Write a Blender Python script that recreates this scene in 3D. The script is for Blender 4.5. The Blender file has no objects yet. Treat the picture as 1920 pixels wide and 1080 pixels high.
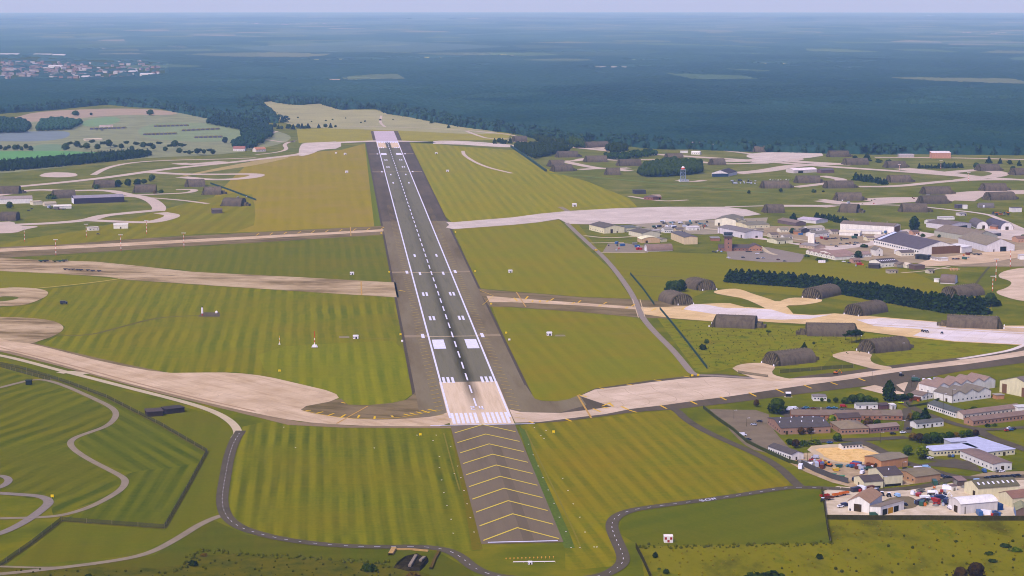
import bpy, math, random
import numpy as np
from mathutils import Vector, Matrix, geometry
random.seed(7); np.random.seed(7)
scene = bpy.context.scene
COL = scene.collection
# ------------------------------------------------------------------ camera
F, HC = 3703.0, 300.0                    # focal length in pixels of a 1920 wide frame, eye height in metres
TH = math.atan((540 + 6) / F)            # downward pitch
cam_d = bpy.data.cameras.new('camera'); cam = bpy.data.objects.new('camera', cam_d); COL.objects.link(cam)
cam.location = (0, 0, HC); cam.rotation_euler = (math.radians(90) - TH, 0, 0)
cam_d.sensor_width = 36; cam_d.lens = F / 1920 * 36
cam_d.clip_start = 1; cam_d.clip_end = 200000
scene.camera = cam
# ------------------------------------------------------------------ light
world = bpy.data.worlds.new('World'); scene.world = world; world.use_nodes = True
wn = world.node_tree.nodes; wl = world.node_tree.links
sky = wn.new('ShaderNodeTexSky'); sky.sky_type = 'NISHITA'; sky.sun_disc = False
SUN_EL, SUN_AZ = math.radians(50), math.radians(215)     # from behind the camera, a little to its side
sky.sun_elevation = SUN_EL; sky.sun_rotation = SUN_AZ
sky.air_density = 1.0; sky.dust_density = 1.5; sky.ozone_density = 1.0
tint = wn.new('ShaderNodeMix'); tint.data_type = 'RGBA'; tint.blend_type = 'MULTIPLY'; tint.inputs[0].default_value = 1
tint.inputs[7].default_value = (.95, .79, 1.26, 1)      # high thin cloud: a lilac overcast
wl.new(sky.outputs[0], tint.inputs[6]); wl.new(tint.outputs[2], wn['Background'].inputs[0]); wn['Background'].inputs[1].default_value = 0.115
sun_d = bpy.data.lights.new('sun', 'SUN'); sun_d.energy = 2.5; sun_d.angle = math.radians(7); sun_d.color = (1.0, 0.93, 0.85)
sun = bpy.data.objects.new('sun', sun_d); COL.objects.link(sun)
sdir = Vector((math.sin(SUN_AZ) * math.cos(SUN_EL), math.cos(SUN_AZ) * math.cos(SUN_EL), math.sin(SUN_EL)))
sun.rotation_euler = sdir.to_track_quat('Z', 'Y').to_euler(); sun.location = (0, 0, 290)
scene.view_settings.view_transform = 'Standard'; scene.view_settings.look = 'None'
scene.view_settings.exposure = 0.5; scene.view_settings.gamma = 1
scene.cycles.filter_width = 1.0; scene.cycles.volume_bounces = 1; scene.cycles.max_bounces = 6; scene.cycles.transparent_max_bounces = 16
# ------------------------------------------------------------------ projection of photo pixels to the land
RE, FLAT = 8.5e6, 5000.0
def zg(x, y):
    d = np.hypot(x, y) - FLAT
    return np.where(d > 0, -d * d / (2 * RE), 0.0)
CT, ST = math.cos(TH), math.sin(TH)
def P(px, py):
    u, v = (px - 960) / F, (540 - py) / F
    dx, dy, dz = u, CT + v * ST, -ST + v * CT
    t = HC / -dz if dz < -1e-5 else 60000.
    if t * dy < FLAT: return (t * dx, t * dy)
    lo, hi = 1000., 71000.
    for _ in range(50):
        m = (lo + hi) / 2
        x, y, z = m * dx, m * dy, HC + m * dz
        if z < float(zg(x, y)): hi = m
        else: lo = m
    return (lo * dx, lo * dy)
def PP(pts): return [P(*p) for p in pts]
def lin_raw(c, k=.84): r, g, b = (((v / 255 + .055) / 1.055) ** 2.4 if v > 10 else v / 3295 for v in c); return (r, g * .98, b * k)
def lin(c):
    r, g, b = (((v / 255) / 12.92 if v <= 10 else ((v / 255 + .055) / 1.055) ** 2.4) for v in c)
    return (r * .90, g * .82, b * .04) if c[2] < .62 * c[1] and c[0] < 172 else ((r, g * .97, max(b * .86 - .03, .006)) if c[2] < c[0] + 6 and c[2] < 200 else (r, g, b))   # vegetation reflects very little blue

# ------------------------------------------------------------------ materials
MATS = {}
def new_mat(name):
    m = bpy.data.materials.new(name); m.use_nodes = True
    n = m.node_tree.nodes; b = n['Principled BSDF']; b.inputs['Roughness'].default_value = 0.9
    b.inputs['Specular IOR Level'].default_value = 0.0
    return m, n, m.node_tree.links, b
def mapping(n, l, ang=0, scale=(1, 1, 1), loc=(0, 0, 0), obj=False):
    src = n.new('ShaderNodeTexCoord').outputs['Object'] if obj else n.new('ShaderNodeNewGeometry').outputs['Position']
    m1 = n.new('ShaderNodeMapping'); m1.vector_type = 'TEXTURE'; m1.inputs['Rotation'].default_value = (0, 0, ang)
    m1.inputs['Location'].default_value = loc
    l.new(src, m1.inputs['Vector'])
    m2 = n.new('ShaderNodeVectorMath'); m2.operation = 'MULTIPLY'; l.new(m1.outputs[0], m2.inputs[0]); m2.inputs[1].default_value = scale
    return m2.outputs[0]
def noise(n, l, vec, scale, detail=4, rough=.6):
    t = n.new('ShaderNodeTexNoise'); t.inputs['Scale'].default_value = scale
    t.inputs['Detail'].default_value = detail; t.inputs['Roughness'].default_value = rough
    l.new(vec, t.inputs['Vector']); return t.outputs['Fac']
def ramp(n, l, fac, stops):
    r = n.new('ShaderNodeValToRGB'); e = r.color_ramp.elements
    while len(e) < len(stops): e.new(.5)
    for i, (p, c) in enumerate(stops): e[i].position = p; e[i].color = (*c, 1) if len(c) == 3 else c
    l.new(fac, r.inputs[0]); return r.outputs[0]
def mix(n, l, fac, a, b, mode='MIX'):
    x = n.new('ShaderNodeMix'); x.data_type = 'RGBA'; x.blend_type = mode
    for inp, v in ((x.inputs[0], fac), (x.inputs[6], a), (x.inputs[7], b)):
        if hasattr(v, 'is_linked') or hasattr(v, 'links'): l.new(v, inp)
        elif isinstance(v, (int, float)): inp.default_value = v
        else: inp.default_value = (*v, 1)
    return x.outputs[2]
def math_(n, l, op, a, b=None, c=None):
    x = n.new('ShaderNodeMath'); x.operation = op
    for i, v in enumerate((a, b, c)):
        if v is None: continue
        if hasattr(v, 'links'): l.new(v, x.inputs[i])
        else: x.inputs[i].default_value = v
    return x.outputs[0]
def mat(name, rgb, var=.12, scale=.3, rough=.85, metal=0, streak=None, dirt=None):
    """painted / weathered surface: base colour (photo sRGB) varied by noise"""
    if name in MATS: return MATS[name]
    m, n, l, b = new_mat(name); c = lin_raw(rgb) if name[:5] in ('roof_', 'wall_') else lin(rgb)
    v = mapping(n, l, obj=False, scale=streak or (1, 1, 1))
    f = noise(n, l, v, scale, 5)
    a = tuple(x * (1 - var) for x in c); d = tuple(min(1, x * (1 + var)) for x in c)
    col = ramp(n, l, f, [(.3, a), (.7, d)])
    if dirt:
        f2 = noise(n, l, mapping(n, l), scale * 6, 3); col = mix(n, l, math_(n, l, 'MULTIPLY', ramp(n, l, f2, [(.5, (0, 0, 0)), (.75, (1, 1, 1))]), .5), col, lin(dirt))
    if name[:5] in ('roof_', 'wall_'): col = vary(n, l, col, .14)
    l.new(col, b.inputs['Base Color']); b.inputs['Specular IOR Level'].default_value = .3 if rough < .5 else .1; b.inputs['Roughness'].default_value = rough; b.inputs['Metallic'].default_value = metal
    MATS[name] = m; return m
def vary(n, l, col, amt):
    oi = n.new('ShaderNodeObjectInfo'); k = math_(n, l, 'MULTIPLY_ADD', oi.outputs['Random'], amt, 1 - amt / 2)
    x = n.new('ShaderNodeVectorMath'); x.operation = 'SCALE'; l.new(col, x.inputs[0]); l.new(k, x.inputs[3]); return x.outputs[0]
def field_mat(name, ca, cb, pa, pb, width, contrast=1., dry=None, dryamt=.5, wob=.14, mottle=.25):
    """mown grass: alternating light and dark passes of the mower along the line pa-pb on the ground"""
    a, b_ = P(*pa), P(*pb); ang = math.atan2(-(b_[0] - a[0]), b_[1] - a[1])
    m, n, l, b = new_mat(name)
    v = mapping(n, l, ang)
    base = mapping(n, l)
    warp = noise(n, l, base, .012, 2)
    sx = n.new('ShaderNodeSeparateXYZ'); l.new(v, sx.inputs[0])
    x = math_(n, l, 'ADD', math_(n, l, 'DIVIDE', sx.outputs[0], width * 2), math_(n, l, 'MULTIPLY', warp, wob))
    s = math_(n, l, 'SINE', math_(n, l, 'MULTIPLY', x, 2 * math.pi))
    s = math_(n, l, 'MINIMUM', math_(n, l, 'MAXIMUM', math_(n, l, 'MULTIPLY', s, 1.8), -1.), 1.)
    s = math_(n, l, 'MULTIPLY_ADD', s, .29 * contrast, .5)
    strk = noise(n, l, mapping(n, l, ang, (1, .03, 1)), .7 / width, 2)
    fine = noise(n, l, base, .45, 6, .7)
    s = math_(n, l, 'MULTIPLY_ADD', math_(n, l, 'SUBTRACT', s, .5), math_(n, l, 'MULTIPLY_ADD', noise(n, l, base, .013, 3), 2.6, -.85), .5)
    s = math_(n, l, 'MULTIPLY_ADD', math_(n, l, 'SUBTRACT', s, .5), .9, math_(n, l, 'MULTIPLY_ADD', strk, .75 * contrast, .5 - .375 * contrast))
    s = math_(n, l, 'ADD', s, math_(n, l, 'MULTIPLY_ADD', fine, mottle * 3.6, -mottle * 1.8))
    s = math_(n, l, 'ADD', s, math_(n, l, 'MULTIPLY_ADD', noise(n, l, mapping(n, l, ang, (.12, 1, 1)), .25, 4, .7), .5, -.25))
    col = mix(n, l, s, lin(ca), lin(cb))
    if dry:
        p = noise(n, l, base, .011, 5, .62)
        col = mix(n, l, math_(n, l, 'MULTIPLY', ramp(n, l, p, [(.42, (0, 0, 0)), (.68, (1, 1, 1))]), dryamt), col, lin(dry))
        p2 = noise(n, l, mapping(n, l, ang + 1.4, (1, .15, 1)), .08, 4, .7)
        col = mix(n, l, math_(n, l, 'MULTIPLY', ramp(n, l, p2, [(.5, (0, 0, 0)), (.72, (1, 1, 1))]), dryamt * .6), col, lin(dry))
    l.new(col, b.inputs['Base Color']); MATS[name] = m; return m
def rough_mat(name, cols, scale=.05, streak=None, ang=0, var=0):
    m, n, l, b = new_mat(name)
    v = mapping(n, l, ang, streak or (1, 1, 1))
    f = noise(n, l, v, scale, 9, .68)
    k = len(cols); st = [(.3 + .4 * i / (k - 1), lin_raw(c, .64) if name[:8] == 'shelter_' else lin(c)) for i, c in enumerate(cols)]
    c = ramp(n, l, f, st); l.new(vary(n, l, c, var) if var else c, b.inputs['Base Color']); MATS[name] = m; return m
# ------------------------------------------------------------------ mesh helpers
def tag(o, label=None, cat=None, group=None, kind=None):
    if label: o['label'] = label
    if cat: o['category'] = cat
    if group: o['group'] = group
    if kind: o['kind'] = kind
    return o
def link(name, me, mats=(), parent=None, loc=None, rz=0):
    for m in mats: me.materials.append(m)
    o = bpy.data.objects.new(name, me); COL.objects.link(o)
    if parent is not None: o.parent = parent
    if loc is not None: o.location = loc
    if rz: o.rotation_euler = (0, 0, rz)
    return o
def mesh(name, verts, faces, midx=None, smooth=False):
    me = bpy.data.meshes.new(name); me.from_pydata([tuple(v) for v in verts], [], faces)
    if midx is not None: me.polygons.foreach_set('material_index', midx)
    if smooth: me.polygons.foreach_set('use_smooth', [True] * len(me.polygons))
    me.update(); return me
class MB:
    def __init__(s): s.v = []; s.f = []; s.m = []
    def add(s, vs, fs, m=0):
        k = len(s.v); s.v += [tuple(v) for v in vs]; s.f += [tuple(i + k for i in f) for f in fs]; s.m += [m] * len(fs); return s
    def box(s, x0, y0, z0, x1, y1, z1, m=0):
        return s.add([(x0, y0, z0), (x1, y0, z0), (x1, y1, z0), (x0, y1, z0), (x0, y0, z1), (x1, y0, z1), (x1, y1, z1), (x0, y1, z1)],
                     [(0, 3, 2, 1), (4, 5, 6, 7), (0, 1, 5, 4), (1, 2, 6, 5), (2, 3, 7, 6), (3, 0, 4, 7)], m)
    def cyl(s, cx, cy, z0, z1, r0, r1=None, k=8, m=0):
        r1 = r0 if r1 is None else r1
        vs = [(cx + r0 * math.cos(2 * math.pi * i / k), cy + r0 * math.sin(2 * math.pi * i / k), z0) for i in range(k)]
        vs += [(cx + r1 * math.cos(2 * math.pi * i / k), cy + r1 * math.sin(2 * math.pi * i / k), z1) for i in range(k)]
        return s.add(vs, [(i, (i + 1) % k, k + (i + 1) % k, k + i) for i in range(k)] + [tuple(range(k))[::-1], tuple(range(k, 2 * k))], m)
    def bar(s, a, b, r, m=0):
        a, b = Vector(a), Vector(b); d = (b - a).normalized(); u = d.orthogonal().normalized() * r; w = d.cross(u)
        vs = [a + u, a + w, a - u, a - w, b + u, b + w, b - u, b - w]
        return s.add(vs, [(0, 1, 5, 4), (1, 2, 6, 5), (2, 3, 7, 6), (3, 0, 4, 7), (3, 2, 1, 0), (4, 5, 6, 7)], m)
    def prism_y(s, prof, y0, y1, m=0):      # closed outline (x,z) swept along y
        k = len(prof); vs = [(x, y0, z) for x, z in prof] + [(x, y1, z) for x, z in prof]
        return s.add(vs, [(i, (i + 1) % k, k + (i + 1) % k, k + i) for i in range(k)] + [tuple(range(k))[::-1], tuple(range(k, 2 * k))], m)
    def prism_x(s, prof, x0, x1, m=0):
        k = len(prof); vs = [(x0, y, z) for y, z in prof] + [(x1, y, z) for y, z in prof]
        return s.add(vs, [(i, k + i, k + (i + 1) % k, (i + 1) % k) for i in range(k)] + [tuple(range(k)), tuple(range(k, 2 * k))[::-1]], m)
    def build(s, name, mats, parent=None, loc=None, rz=0, smooth=False):
        if not isinstance(mats, (list, tuple)): mats = [mats]
        return link(name, mesh(name, s.v, s.f, s.m, smooth), mats, parent, loc, rz)
def empty(name, loc=(0, 0, 0), rz=0):
    o = bpy.data.objects.new(name, None); COL.objects.link(o); o.location = loc; o.rotation_euler = (0, 0, rz); o.empty_display_size = 2; return o
def chaikin(p, it=2, closed=True):
    for _ in range(it):
        q = []
        n = len(p)
        for i in range(n if closed else n - 1):
            a, b = p[i], p[(i + 1) % n]
            q += [(a[0] * .75 + b[0] * .25, a[1] * .75 + b[1] * .25), (a[0] * .25 + b[0] * .75, a[1] * .25 + b[1] * .75)]
        p = q if closed else [p[0]] + q + [p[-1]]
    return p
def widen(pix):       # paving and fields run on past the picture's side edges
    for lim, sg in ((1920, 1), (-7, -1)):
        out = []; k = len(pix); o = lambda p: (p[0] >= lim) if sg > 0 else (p[0] <= lim)
        for i, p in enumerate(pix):
            a, b = o(pix[i - 1]), o(pix[(i + 1) % k]); e = (p[0] + sg * 190, p[1])
            if o(p) and b and not a: out += [p, e]
            elif o(p) and a and not b: out += [e, p]
            else: out.append(p)
        pix = out
    return pix
def run_on(pix):
    if len(pix) > 1 and not (-7 < pix[-1][0] < 1918): (x0, y0), (x1, y1) = pix[-2:]; s = 190 / max(1, abs(x1 - x0)); pix = list(pix) + [(x1 + (x1 - x0) * s, y1 + (y1 - y0) * s * .6)]
    if len(pix) > 1 and not (-7 < pix[0][0] < 1918): (x0, y0), (x1, y1) = pix[1], pix[0]; s = 190 / max(1, abs(x1 - x0)); pix = [(x1 + (x1 - x0) * s, y1 + (y1 - y0) * s * .6)] + list(pix)
    return pix
LAY = [0]
def lay(z): LAY[0] += 1; return z + (LAY[0] % 17) * .0027
def sheet(name, pix, m, z, smooth=0, world=False, holes=()):
    z = lay(z); pix = pix if world else widen(pix)
    loops = [chaikin(pix if world else PP(pix), smooth) if smooth else (pix if world else PP(pix))]
    loops += [chaikin(PP(h), 2) for h in holes]
    vs = [(x, y, z + float(zg(x, y))) for L in loops for x, y in L]
    tris = geometry.tessellate_polygon([[Vector((x, y, 0)) for x, y in L] for L in loops])
    fs = []
    for t in tris:
        a, b, c = (vs[i] for i in t)
        fs.append(t if (b[0] - a[0]) * (c[1] - a[1]) - (b[1] - a[1]) * (c[0] - a[0]) > 0 else t[::-1])
    return tag(link(name, mesh(name, vs, fs), [m]), kind='structure')
def spline(pts, step=6., it=3):
    p = chaikin(pts, it, closed=False) if it else pts
    out = [p[0]]
    for a, b in zip(p, p[1:]):
        d = math.hypot(b[0] - a[0], b[1] - a[1]); k = max(1, int(d / step))
        out += [(a[0] + (b[0] - a[0]) * i / k, a[1] + (b[1] - a[1]) * i / k) for i in range(1, k + 1)]
    return out
def normals(p):
    o = []
    for i in range(len(p)):
        a, b = p[max(0, i - 1)], p[min(len(p) - 1, i + 1)]; d = math.hypot(b[0] - a[0], b[1] - a[1]) or 1
        o.append((-(b[1] - a[1]) / d, (b[0] - a[0]) / d))
    return o
def road(name, pix, w, m, z, it=3, off=0., world=False):
    z = lay(z); pix = pix if world else run_on(pix); p = spline(pix if world else PP(pix), 6, it); nn = normals(p); vs = []
    for (x, y), (a, b) in zip(p, nn):
        for s in (off + w / 2, off - w / 2): vs.append((x + a * s, y + b * s, z + float(zg(x, y))))
    fs = [(2 * i, 2 * i + 1, 2 * i + 3, 2 * i + 2) for i in range(len(p) - 1)]
    tag(link(name, mesh(name, vs, fs), [m]), kind='structure'); return p
def dashes(name, p, on, gap, w, m, z, off=0.):
    nn = normals(p); vs = []; fs = []; acc = 0.; cur = []
    def flush():
        if len(cur) > 1:
            k = len(vs); vs.extend(v for c in cur for v in c); fs.extend((k + 2 * i, k + 2 * i + 1, k + 2 * i + 3, k + 2 * i + 2) for i in range(len(cur) - 1))
        cur.clear()
    q = []
    for i in range(len(p) - 1):
        a, b = p[i], p[i + 1]; d = math.hypot(b[0] - a[0], b[1] - a[1]); k = max(1, int(d))
        for j in range(k): q.append((a[0] + (b[0] - a[0]) * j / k, a[1] + (b[1] - a[1]) * j / k, *nn[i], d / k))
    for x, y, a, b, d in q:
        acc += d
        if acc % (on + gap) < on: cur.append([(x + a * (off + w / 2), y + b * (off + w / 2), z), (x + a * (off - w / 2), y + b * (off - w / 2), z)])
        else: flush()
    flush()
    return tag(link(name, mesh(name, vs, fs), [m]), kind='structure')
# ================================================================== GROUND
def ground():
    rings = [0, 300] + list(range(600, 5001, 250)) + [5600, 6400, 7500, 9000, 11000, 14000, 18000, 23000, 29000, 36000, 44000, 53000, 62000, 71000, 80000]
    K = 192; vs = [(0, 0, 0)]; fs = []
    for r in rings[1:]:
        for k in range(K):
            a = 2 * math.pi * k / K; x, y = r * math.cos(a), r * math.sin(a); vs.append((x, y, float(zg(x, y))))
    fs += [(0, 1 + k, 1 + (k + 1) % K) for k in range(K)]
    for i in range(len(rings) - 2):
        a, b = 1 + i * K, 1 + (i + 1) * K
        fs += [(a + k, b + k, b + (k + 1) % K, a + (k + 1) % K) for k in range(K)]
    m, n, l, b = new_mat('meadow_ground')
    v = mapping(n, l); f = noise(n, l, v, .02, 9, .65); g = noise(n, l, v, .004, 4)
    c = ramp(n, l, f, [(.3, lin((84, 92, 56))), (.5, lin((106, 108, 68))), (.7, lin((130, 122, 82)))])
    c = mix(n, l, math_(n, l, 'MULTIPLY', ramp(n, l, g, [(.4, (0, 0, 0)), (.65, (1, 1, 1))]), .5), c, lin((92, 106, 60)))
    c = mix(n, l, math_(n, l, 'MULTIPLY', ramp(n, l, noise(n, l, v, .25, 5, .7), [(.45, (0, 0, 0)), (.7, (1, 1, 1))]), .25), c, lin((74, 82, 36)))
    nr = ramp(n, l, f, [(.3, lin((78, 90, 30))), (.5, lin((100, 108, 38))), (.7, lin((128, 122, 50)))])
    far = n.new('ShaderNodeVectorMath'); far.operation = 'LENGTH'; l.new(n.new('ShaderNodeNewGeometry').outputs['Position'], far.inputs[0])
    mr_ = n.new('ShaderNodeMapRange'); mr_.inputs[1].default_value = 1700; mr_.inputs[2].default_value = 3400; l.new(far.outputs['Value'], mr_.inputs[0]); c = mix(n, l, mr_.outputs[0], nr, c)
    fr = math_(n, l, 'GREATER_THAN', far.outputs['Value'], 6000.)
    c = mix(n, l, fr, c, lin((62, 78, 48)))
    l.new(c, b.inputs['Base Color'])
    tag(link('ground', mesh('ground', vs, fs), [m]), kind='structure')
ground()
# ------------------------------------------------------------------ mown and rough grass fields
FZ = .02
def field(pix, m, z=FZ, smooth=1, name='grass_field'): return sheet(name, pix, m, z, smooth)
field([(455,800),(500,790),(600,798),(850,800),(868,870),(908,1032),(860,1035),(700,1022),(560,1014),(470,992),(425,960),(425,900),(440,835)],
      field_mat('grass_overrun_west', (78,92,22), (128,130,42), (627,972), (617,640), 4.7, 1.7, (128,116,48), .35, .25), smooth=0)
field([(60,545),(240,526),(480,541),(742,557),(754,620),(772,715),(779,735),(755,752),(700,760),(648,760),(630,748),(560,718),(440,697),(305,702),(200,683),(75,647),(118,625),(122,612),(105,603),(0,594),(0,577),(70,570),(92,550)],
      field_mat('grass_mid_west', (88,102,26), (134,134,42), (680,740), (656,560), 5.8, 1.5, (132,118,52), .4, .6), smooth=0)
field([(480,652),(700,640),(752,640),(772,715),(779,735),(755,752),(700,760),(648,760),(630,748),(560,718),(500,706)],
      field_mat('grass_mid_west_bright', (92,108,24), (140,142,44), (680,740), (656,560), 5.8, 1.1, (128,120,48), .25, .3), FZ + .045, smooth=1)
field([(30,488),(225,472),(480,456),(720,441),(738,530),(560,519),(400,510),(260,499)],
      field_mat('grass_strip_west', (84,98,34), (118,120,48), (650,520), (640,450), 6, 1.0, (122,112,56), .4), smooth=0)
field([(0,508),(100,512),(230,524),(65,541),(0,541)], field_mat('grass_corner_west', (110,118,44), (128,128,50), (0,520), (230,528), 9, .5, (132,124,60), .4), smooth=0)
field([(470,302),(560,287),(640,281),(688,268),(702,300),(716,400),(719,424),(600,429),(480,435),(378,438),(392,400),(400,370),(440,330)],
      field_mat('grass_far_west', (130,124,56), (154,142,74), (600,420), (590,300), 9, .8, (146,124,82), .5), smooth=0)
field([(684,268),(691,268),(722,426),(702,427)], field_mat('grass_edge_west', (96,112,46), (108,120,48), (700,400), (686,280), 6, .4), FZ + .045, smooth=0)
field([(330,385),(470,355),(480,395),(475,432),(350,440),(0,472),(0,455),(200,425)],
      field_mat('grass_shelter_west', (104,112,50), (140,136,66), (480,390), (440,420), 10, 1.0, (124,110,60), .5), smooth=1)
field([(768,268),(815,270),(870,275),(970,282),(1035,322),(1100,340),(1180,372),(1195,388),(1065,396),(960,409),(850,419),(828,400),(796,330)],
      field_mat('grass_far_east', (112,120,48), (152,148,68), (905,400), (830,300), 7, 1.1, (140,128,70), .45), smooth=0)
field([(870,283),(940,282),(985,300),(1010,320),(960,322),(900,305)], field_mat('grass_loop_east', (122,128,62), (150,144,80), (960,318), (900,283), 8, 1.2), FZ + .045)
field([(850,429),(960,422),(1048,412),(1100,465),(1145,505),(1184,560),(1085,556),(960,546),(900,540),(876,490)],
      field_mat('grass_mid_east', (108,116,42), (138,136,54), (1100,530), (985,430), 8, .8, (138,124,58), .5), smooth=0)
field([(922,574),(1085,585),(1197,596),(1240,640),(1296,700),(1290,707),(1170,723),(1087,742),(1065,750),(1042,752),(1017,751),(1001,747),(988,725),(945,635)],
      field_mat('grass_near_east', (104,114,34), (134,134,48), (1180,700), (1050,590), 7, .8, (140,120,52), .5), smooth=0)
field([(1060,415),(1085,421),(1120,465),(1180,470),(1330,476),(1340,475),(1560,490),(1700,505),(1780,540),(1860,560),(1860,590),(1700,575),(1560,560),(1340,540),(1270,570),(1200,572),(1150,500)],
      field_mat('grass_tower_meadow', (104,112,46), (132,130,58), (1250,480), (1500,500), 14, .5, (130,118,64), .5), smooth=0)
field([(1232,596),(1340,604),(1515,612),(1710,634),(1920,649),(1880,662),(1670,690),(1640,664),(1560,668),(1540,692),(1455,690),(1370,690),(1330,700),(1305,696)],
      rough_mat('meadow_rough_east', [(78,92,28), (112,122,36), (126,128,46), (104,106,44), (140,126,72)], .05), smooth=0)
field([(975,797),(1100,786),(1262,768),(1290,790),(1370,832),(1430,860),(1485,905),(1470,914),(1300,942),(1180,957),(1150,975),(1145,1000),(1170,1060),(1060,1070),(1060,1010),(1000,850)],
      field_mat('grass_overrun_east', (90,102,26), (140,134,44), (1290,910), (1170,800), 5.2, 1.3, (142,118,46), .45), smooth=0)
field([(1160,1000),(1165,975),(1185,962),(1220,955),(1480,918),(1541,922),(1556,1018),(1200,1024)],
      field_mat('grass_corner_east', (74,92,24), (108,112,36), (1500,930), (1200,1000), 12, .6, (112,106,42), .3), smooth=0)
field([(1198,1024),(1556,1018),(1549,973),(1925,975),(1960,1120),(1215,1120)],
      rough_mat('scrub_rough_east', [(78,72,34), (92,94,36), (114,114,46), (122,120,50), (100,108,38), (142,128,72)], .03, (1, .5, 1)), smooth=0)
field([(-10,690),(80,715),(170,748),(215,775),(200,798),(140,820),(130,835),(170,868),(233,900),(205,932),(100,968),(93,940),(-10,925)],
      field_mat('grass_winding_west', (72,88,24), (114,116,36), (0,825), (125,775), 7.5, 1.8, (104,98,40), .35, 1.2), smooth=0)
field([(130,722),(200,745),(300,797),(385,847),(375,868),(250,885),(175,868),(135,838),(160,818),(215,795),(218,772)],
      field_mat('grass_fenced_upper', (72,88,24), (108,114,36), (200,752), (384,856), 6, 1.8, (100,98,40), .3, .3), smooth=0)
field([(250,885),(375,868),(308,990),(118,974),(205,935),(236,905),(228,893)],
      field_mat('grass_fenced_lower', (70,86,24), (106,112,36), (375,868), (304,990), 5, 1.8, (104,98,40), .3, .3), smooth=0)
field([(130,712),(260,740),(400,778),(437,800),(430,850),(415,900),(405,962),(330,1006),(250,1042),(20,1062),(115,982),(310,995),(390,848),(300,792)],
      field_mat('grass_verge_west', (86,98,30), (112,114,38), (408,960), (440,830), 9, .6, (108,100,44), .4), FZ, smooth=0)
field([(-10,1076),(180,1058),(290,1040),(400,975),(460,1002),(560,1018),(820,1034),(880,1068),(905,1100),(-10,1100)],
      field_mat('grass_bottom_west', (70,84,24), (96,102,34), (100,1070), (700,1040), 10, .5, (104,94,40), .5), FZ, smooth=0)
field([(-10,1062),(140,1062),(340,1066),(375,1035),(600,1050),(760,1062),(900,1110),(-10,1110)], rough_mat('rough_bottom_west', [(58,64,24), (80,84,28), (98,94,36), (62,78,24)], .06), FZ + .045)
field([(988,808),(1001,855),(1068,1000),(1078,1028),(1058,1028),(1000,880),(972,800)], mat('bright_verge', (84,104,36), .25, .5), FZ + .045, smooth=0)
field([(845,805),(870,812),(905,1030),(885,1032),(872,950)], rough_mat('worn_verge', [(98,96,40), (112,104,48), (94,102,34)], .2), FZ + .045, smooth=0)
# far meadows beyond the airfield
def patch(pix, rgb, var=.15, z=.05, sc=.02, smooth=2): return sheet('field', pix, mat('soil_%d_%d_%d' % rgb, rgb, var, sc), z, smooth)
patch([(-20,232),(40,226),(110,222),(220,214),(300,204),(390,220),(520,244),(560,262),(440,290),(250,296),(-20,330)], (126,130,104), .2, .02)
patch([(-10,232),(20,222),(75,208),(215,203),(300,205),(350,216),(215,215),(110,226),(40,229)], (156,138,124), .12)
patch([(158,224),(215,218),(230,226),(200,236),(150,238)], (112,138,104), .1)
patch([(-10,250),(60,246),(133,245),(128,260),(60,266),(-10,264)], (112,122,118), .1)
patch([(58,272),(118,269),(122,283),(60,286)], (108,130,106), .1)
patch([(-10,284),(60,283),(125,283),(215,287),(195,294),(90,301),(-10,308)], (92,142,92), .08)
patch([(300,228),(420,232),(480,250),(420,268),(280,262),(250,244)], (120,134,104), .12)
patch([(485,192),(520,188),(600,192),(650,206),(705,205),(770,217),(870,238),(950,250),(880,252),(740,244),(560,240),(520,225)], (150,146,112), .15, .04, .01)
patch([(635,226),(680,225),(700,231),(650,236)], (158,132,116), .1, .06)
patch([(690,207),(755,212),(745,216),(700,212)], (176,142,112), .1, .06)
patch([(556,242),(700,238),(880,244),(960,250),(950,262),(815,264),(700,264),(560,268)], (146,142,84), .1, .05, .02, 0)
patch([(300,338),(480,300),(560,292),(480,310),(420,318)], (160,142,98), .1)
CLEAR = [(30,105,49,1.6),(360,670,45,2.8),(140,208,93,3),(365,490,155,2.5),(525,712,151,4.5),(1085,1226,127,3),(975,1180,97,1.2),(885,925,123,1.6),(1680,1730,63,2),(1735,1900,63,3.4),
  (1420,1445,121,1.8),(1457,1494,122,2.4),(1565,1610,152,2.6),(1735,1765,167,2.4),(1805,1842,166,3.6),(1225,1255,188,2.4),(1070,1112,207,3),(1390,1545,200,5),(1280,1332,139,2),(862,880,177,3),(1560,1612,128,2),(1860,1920,31,2),(1720,1800,30,1.6),(1330,1370,41,1.6),(380,470,44,2),(640,690,45,1.5)]
CLEAR += [(560,720,113,3.5),(700,860,109,3),(850,990,104,3.5),(1020,1140,99,1.2),(1160,1260,113,3),(1380,1500,120,2.5),(1540,1640,117,3),(430,560,119,2),(600,680,122,1.6),(1560,1800,198,6),(1700,1920,190,4),(100,260,47,1.2),(1440,1600,40,1.5),(760,900,36,1),(1100,1300,34,1),(300,420,88,2.5),(1250,1330,80,1.5)]
CC = [(196,186,200),(178,160,176),(182,164,160),(190,170,164),(196,172,160),(214,206,204),(176,182,172),(230,226,230),(186,184,190),(188,172,180),(140,170,190),(150,176,184),(214,196,186),(196,182,180),(190,186,178),(214,206,200),(176,156,132),(158,140,104),(150,170,140),(196,206,196),(150,170,170),(206,206,220),(236,236,240),(160,180,180),(180,170,190),(170,160,180)] + [(142,150,110),(150,150,104),(146,150,108),(160,170,160),(120,146,124),(150,150,112),(146,140,116),(130,140,110),(170,170,150),(118,110,92),(112,108,92),(160,160,170),(150,150,170),(160,160,170),(160,160,170),(150,140,140),(140,150,160)]
CPOL = []
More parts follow.
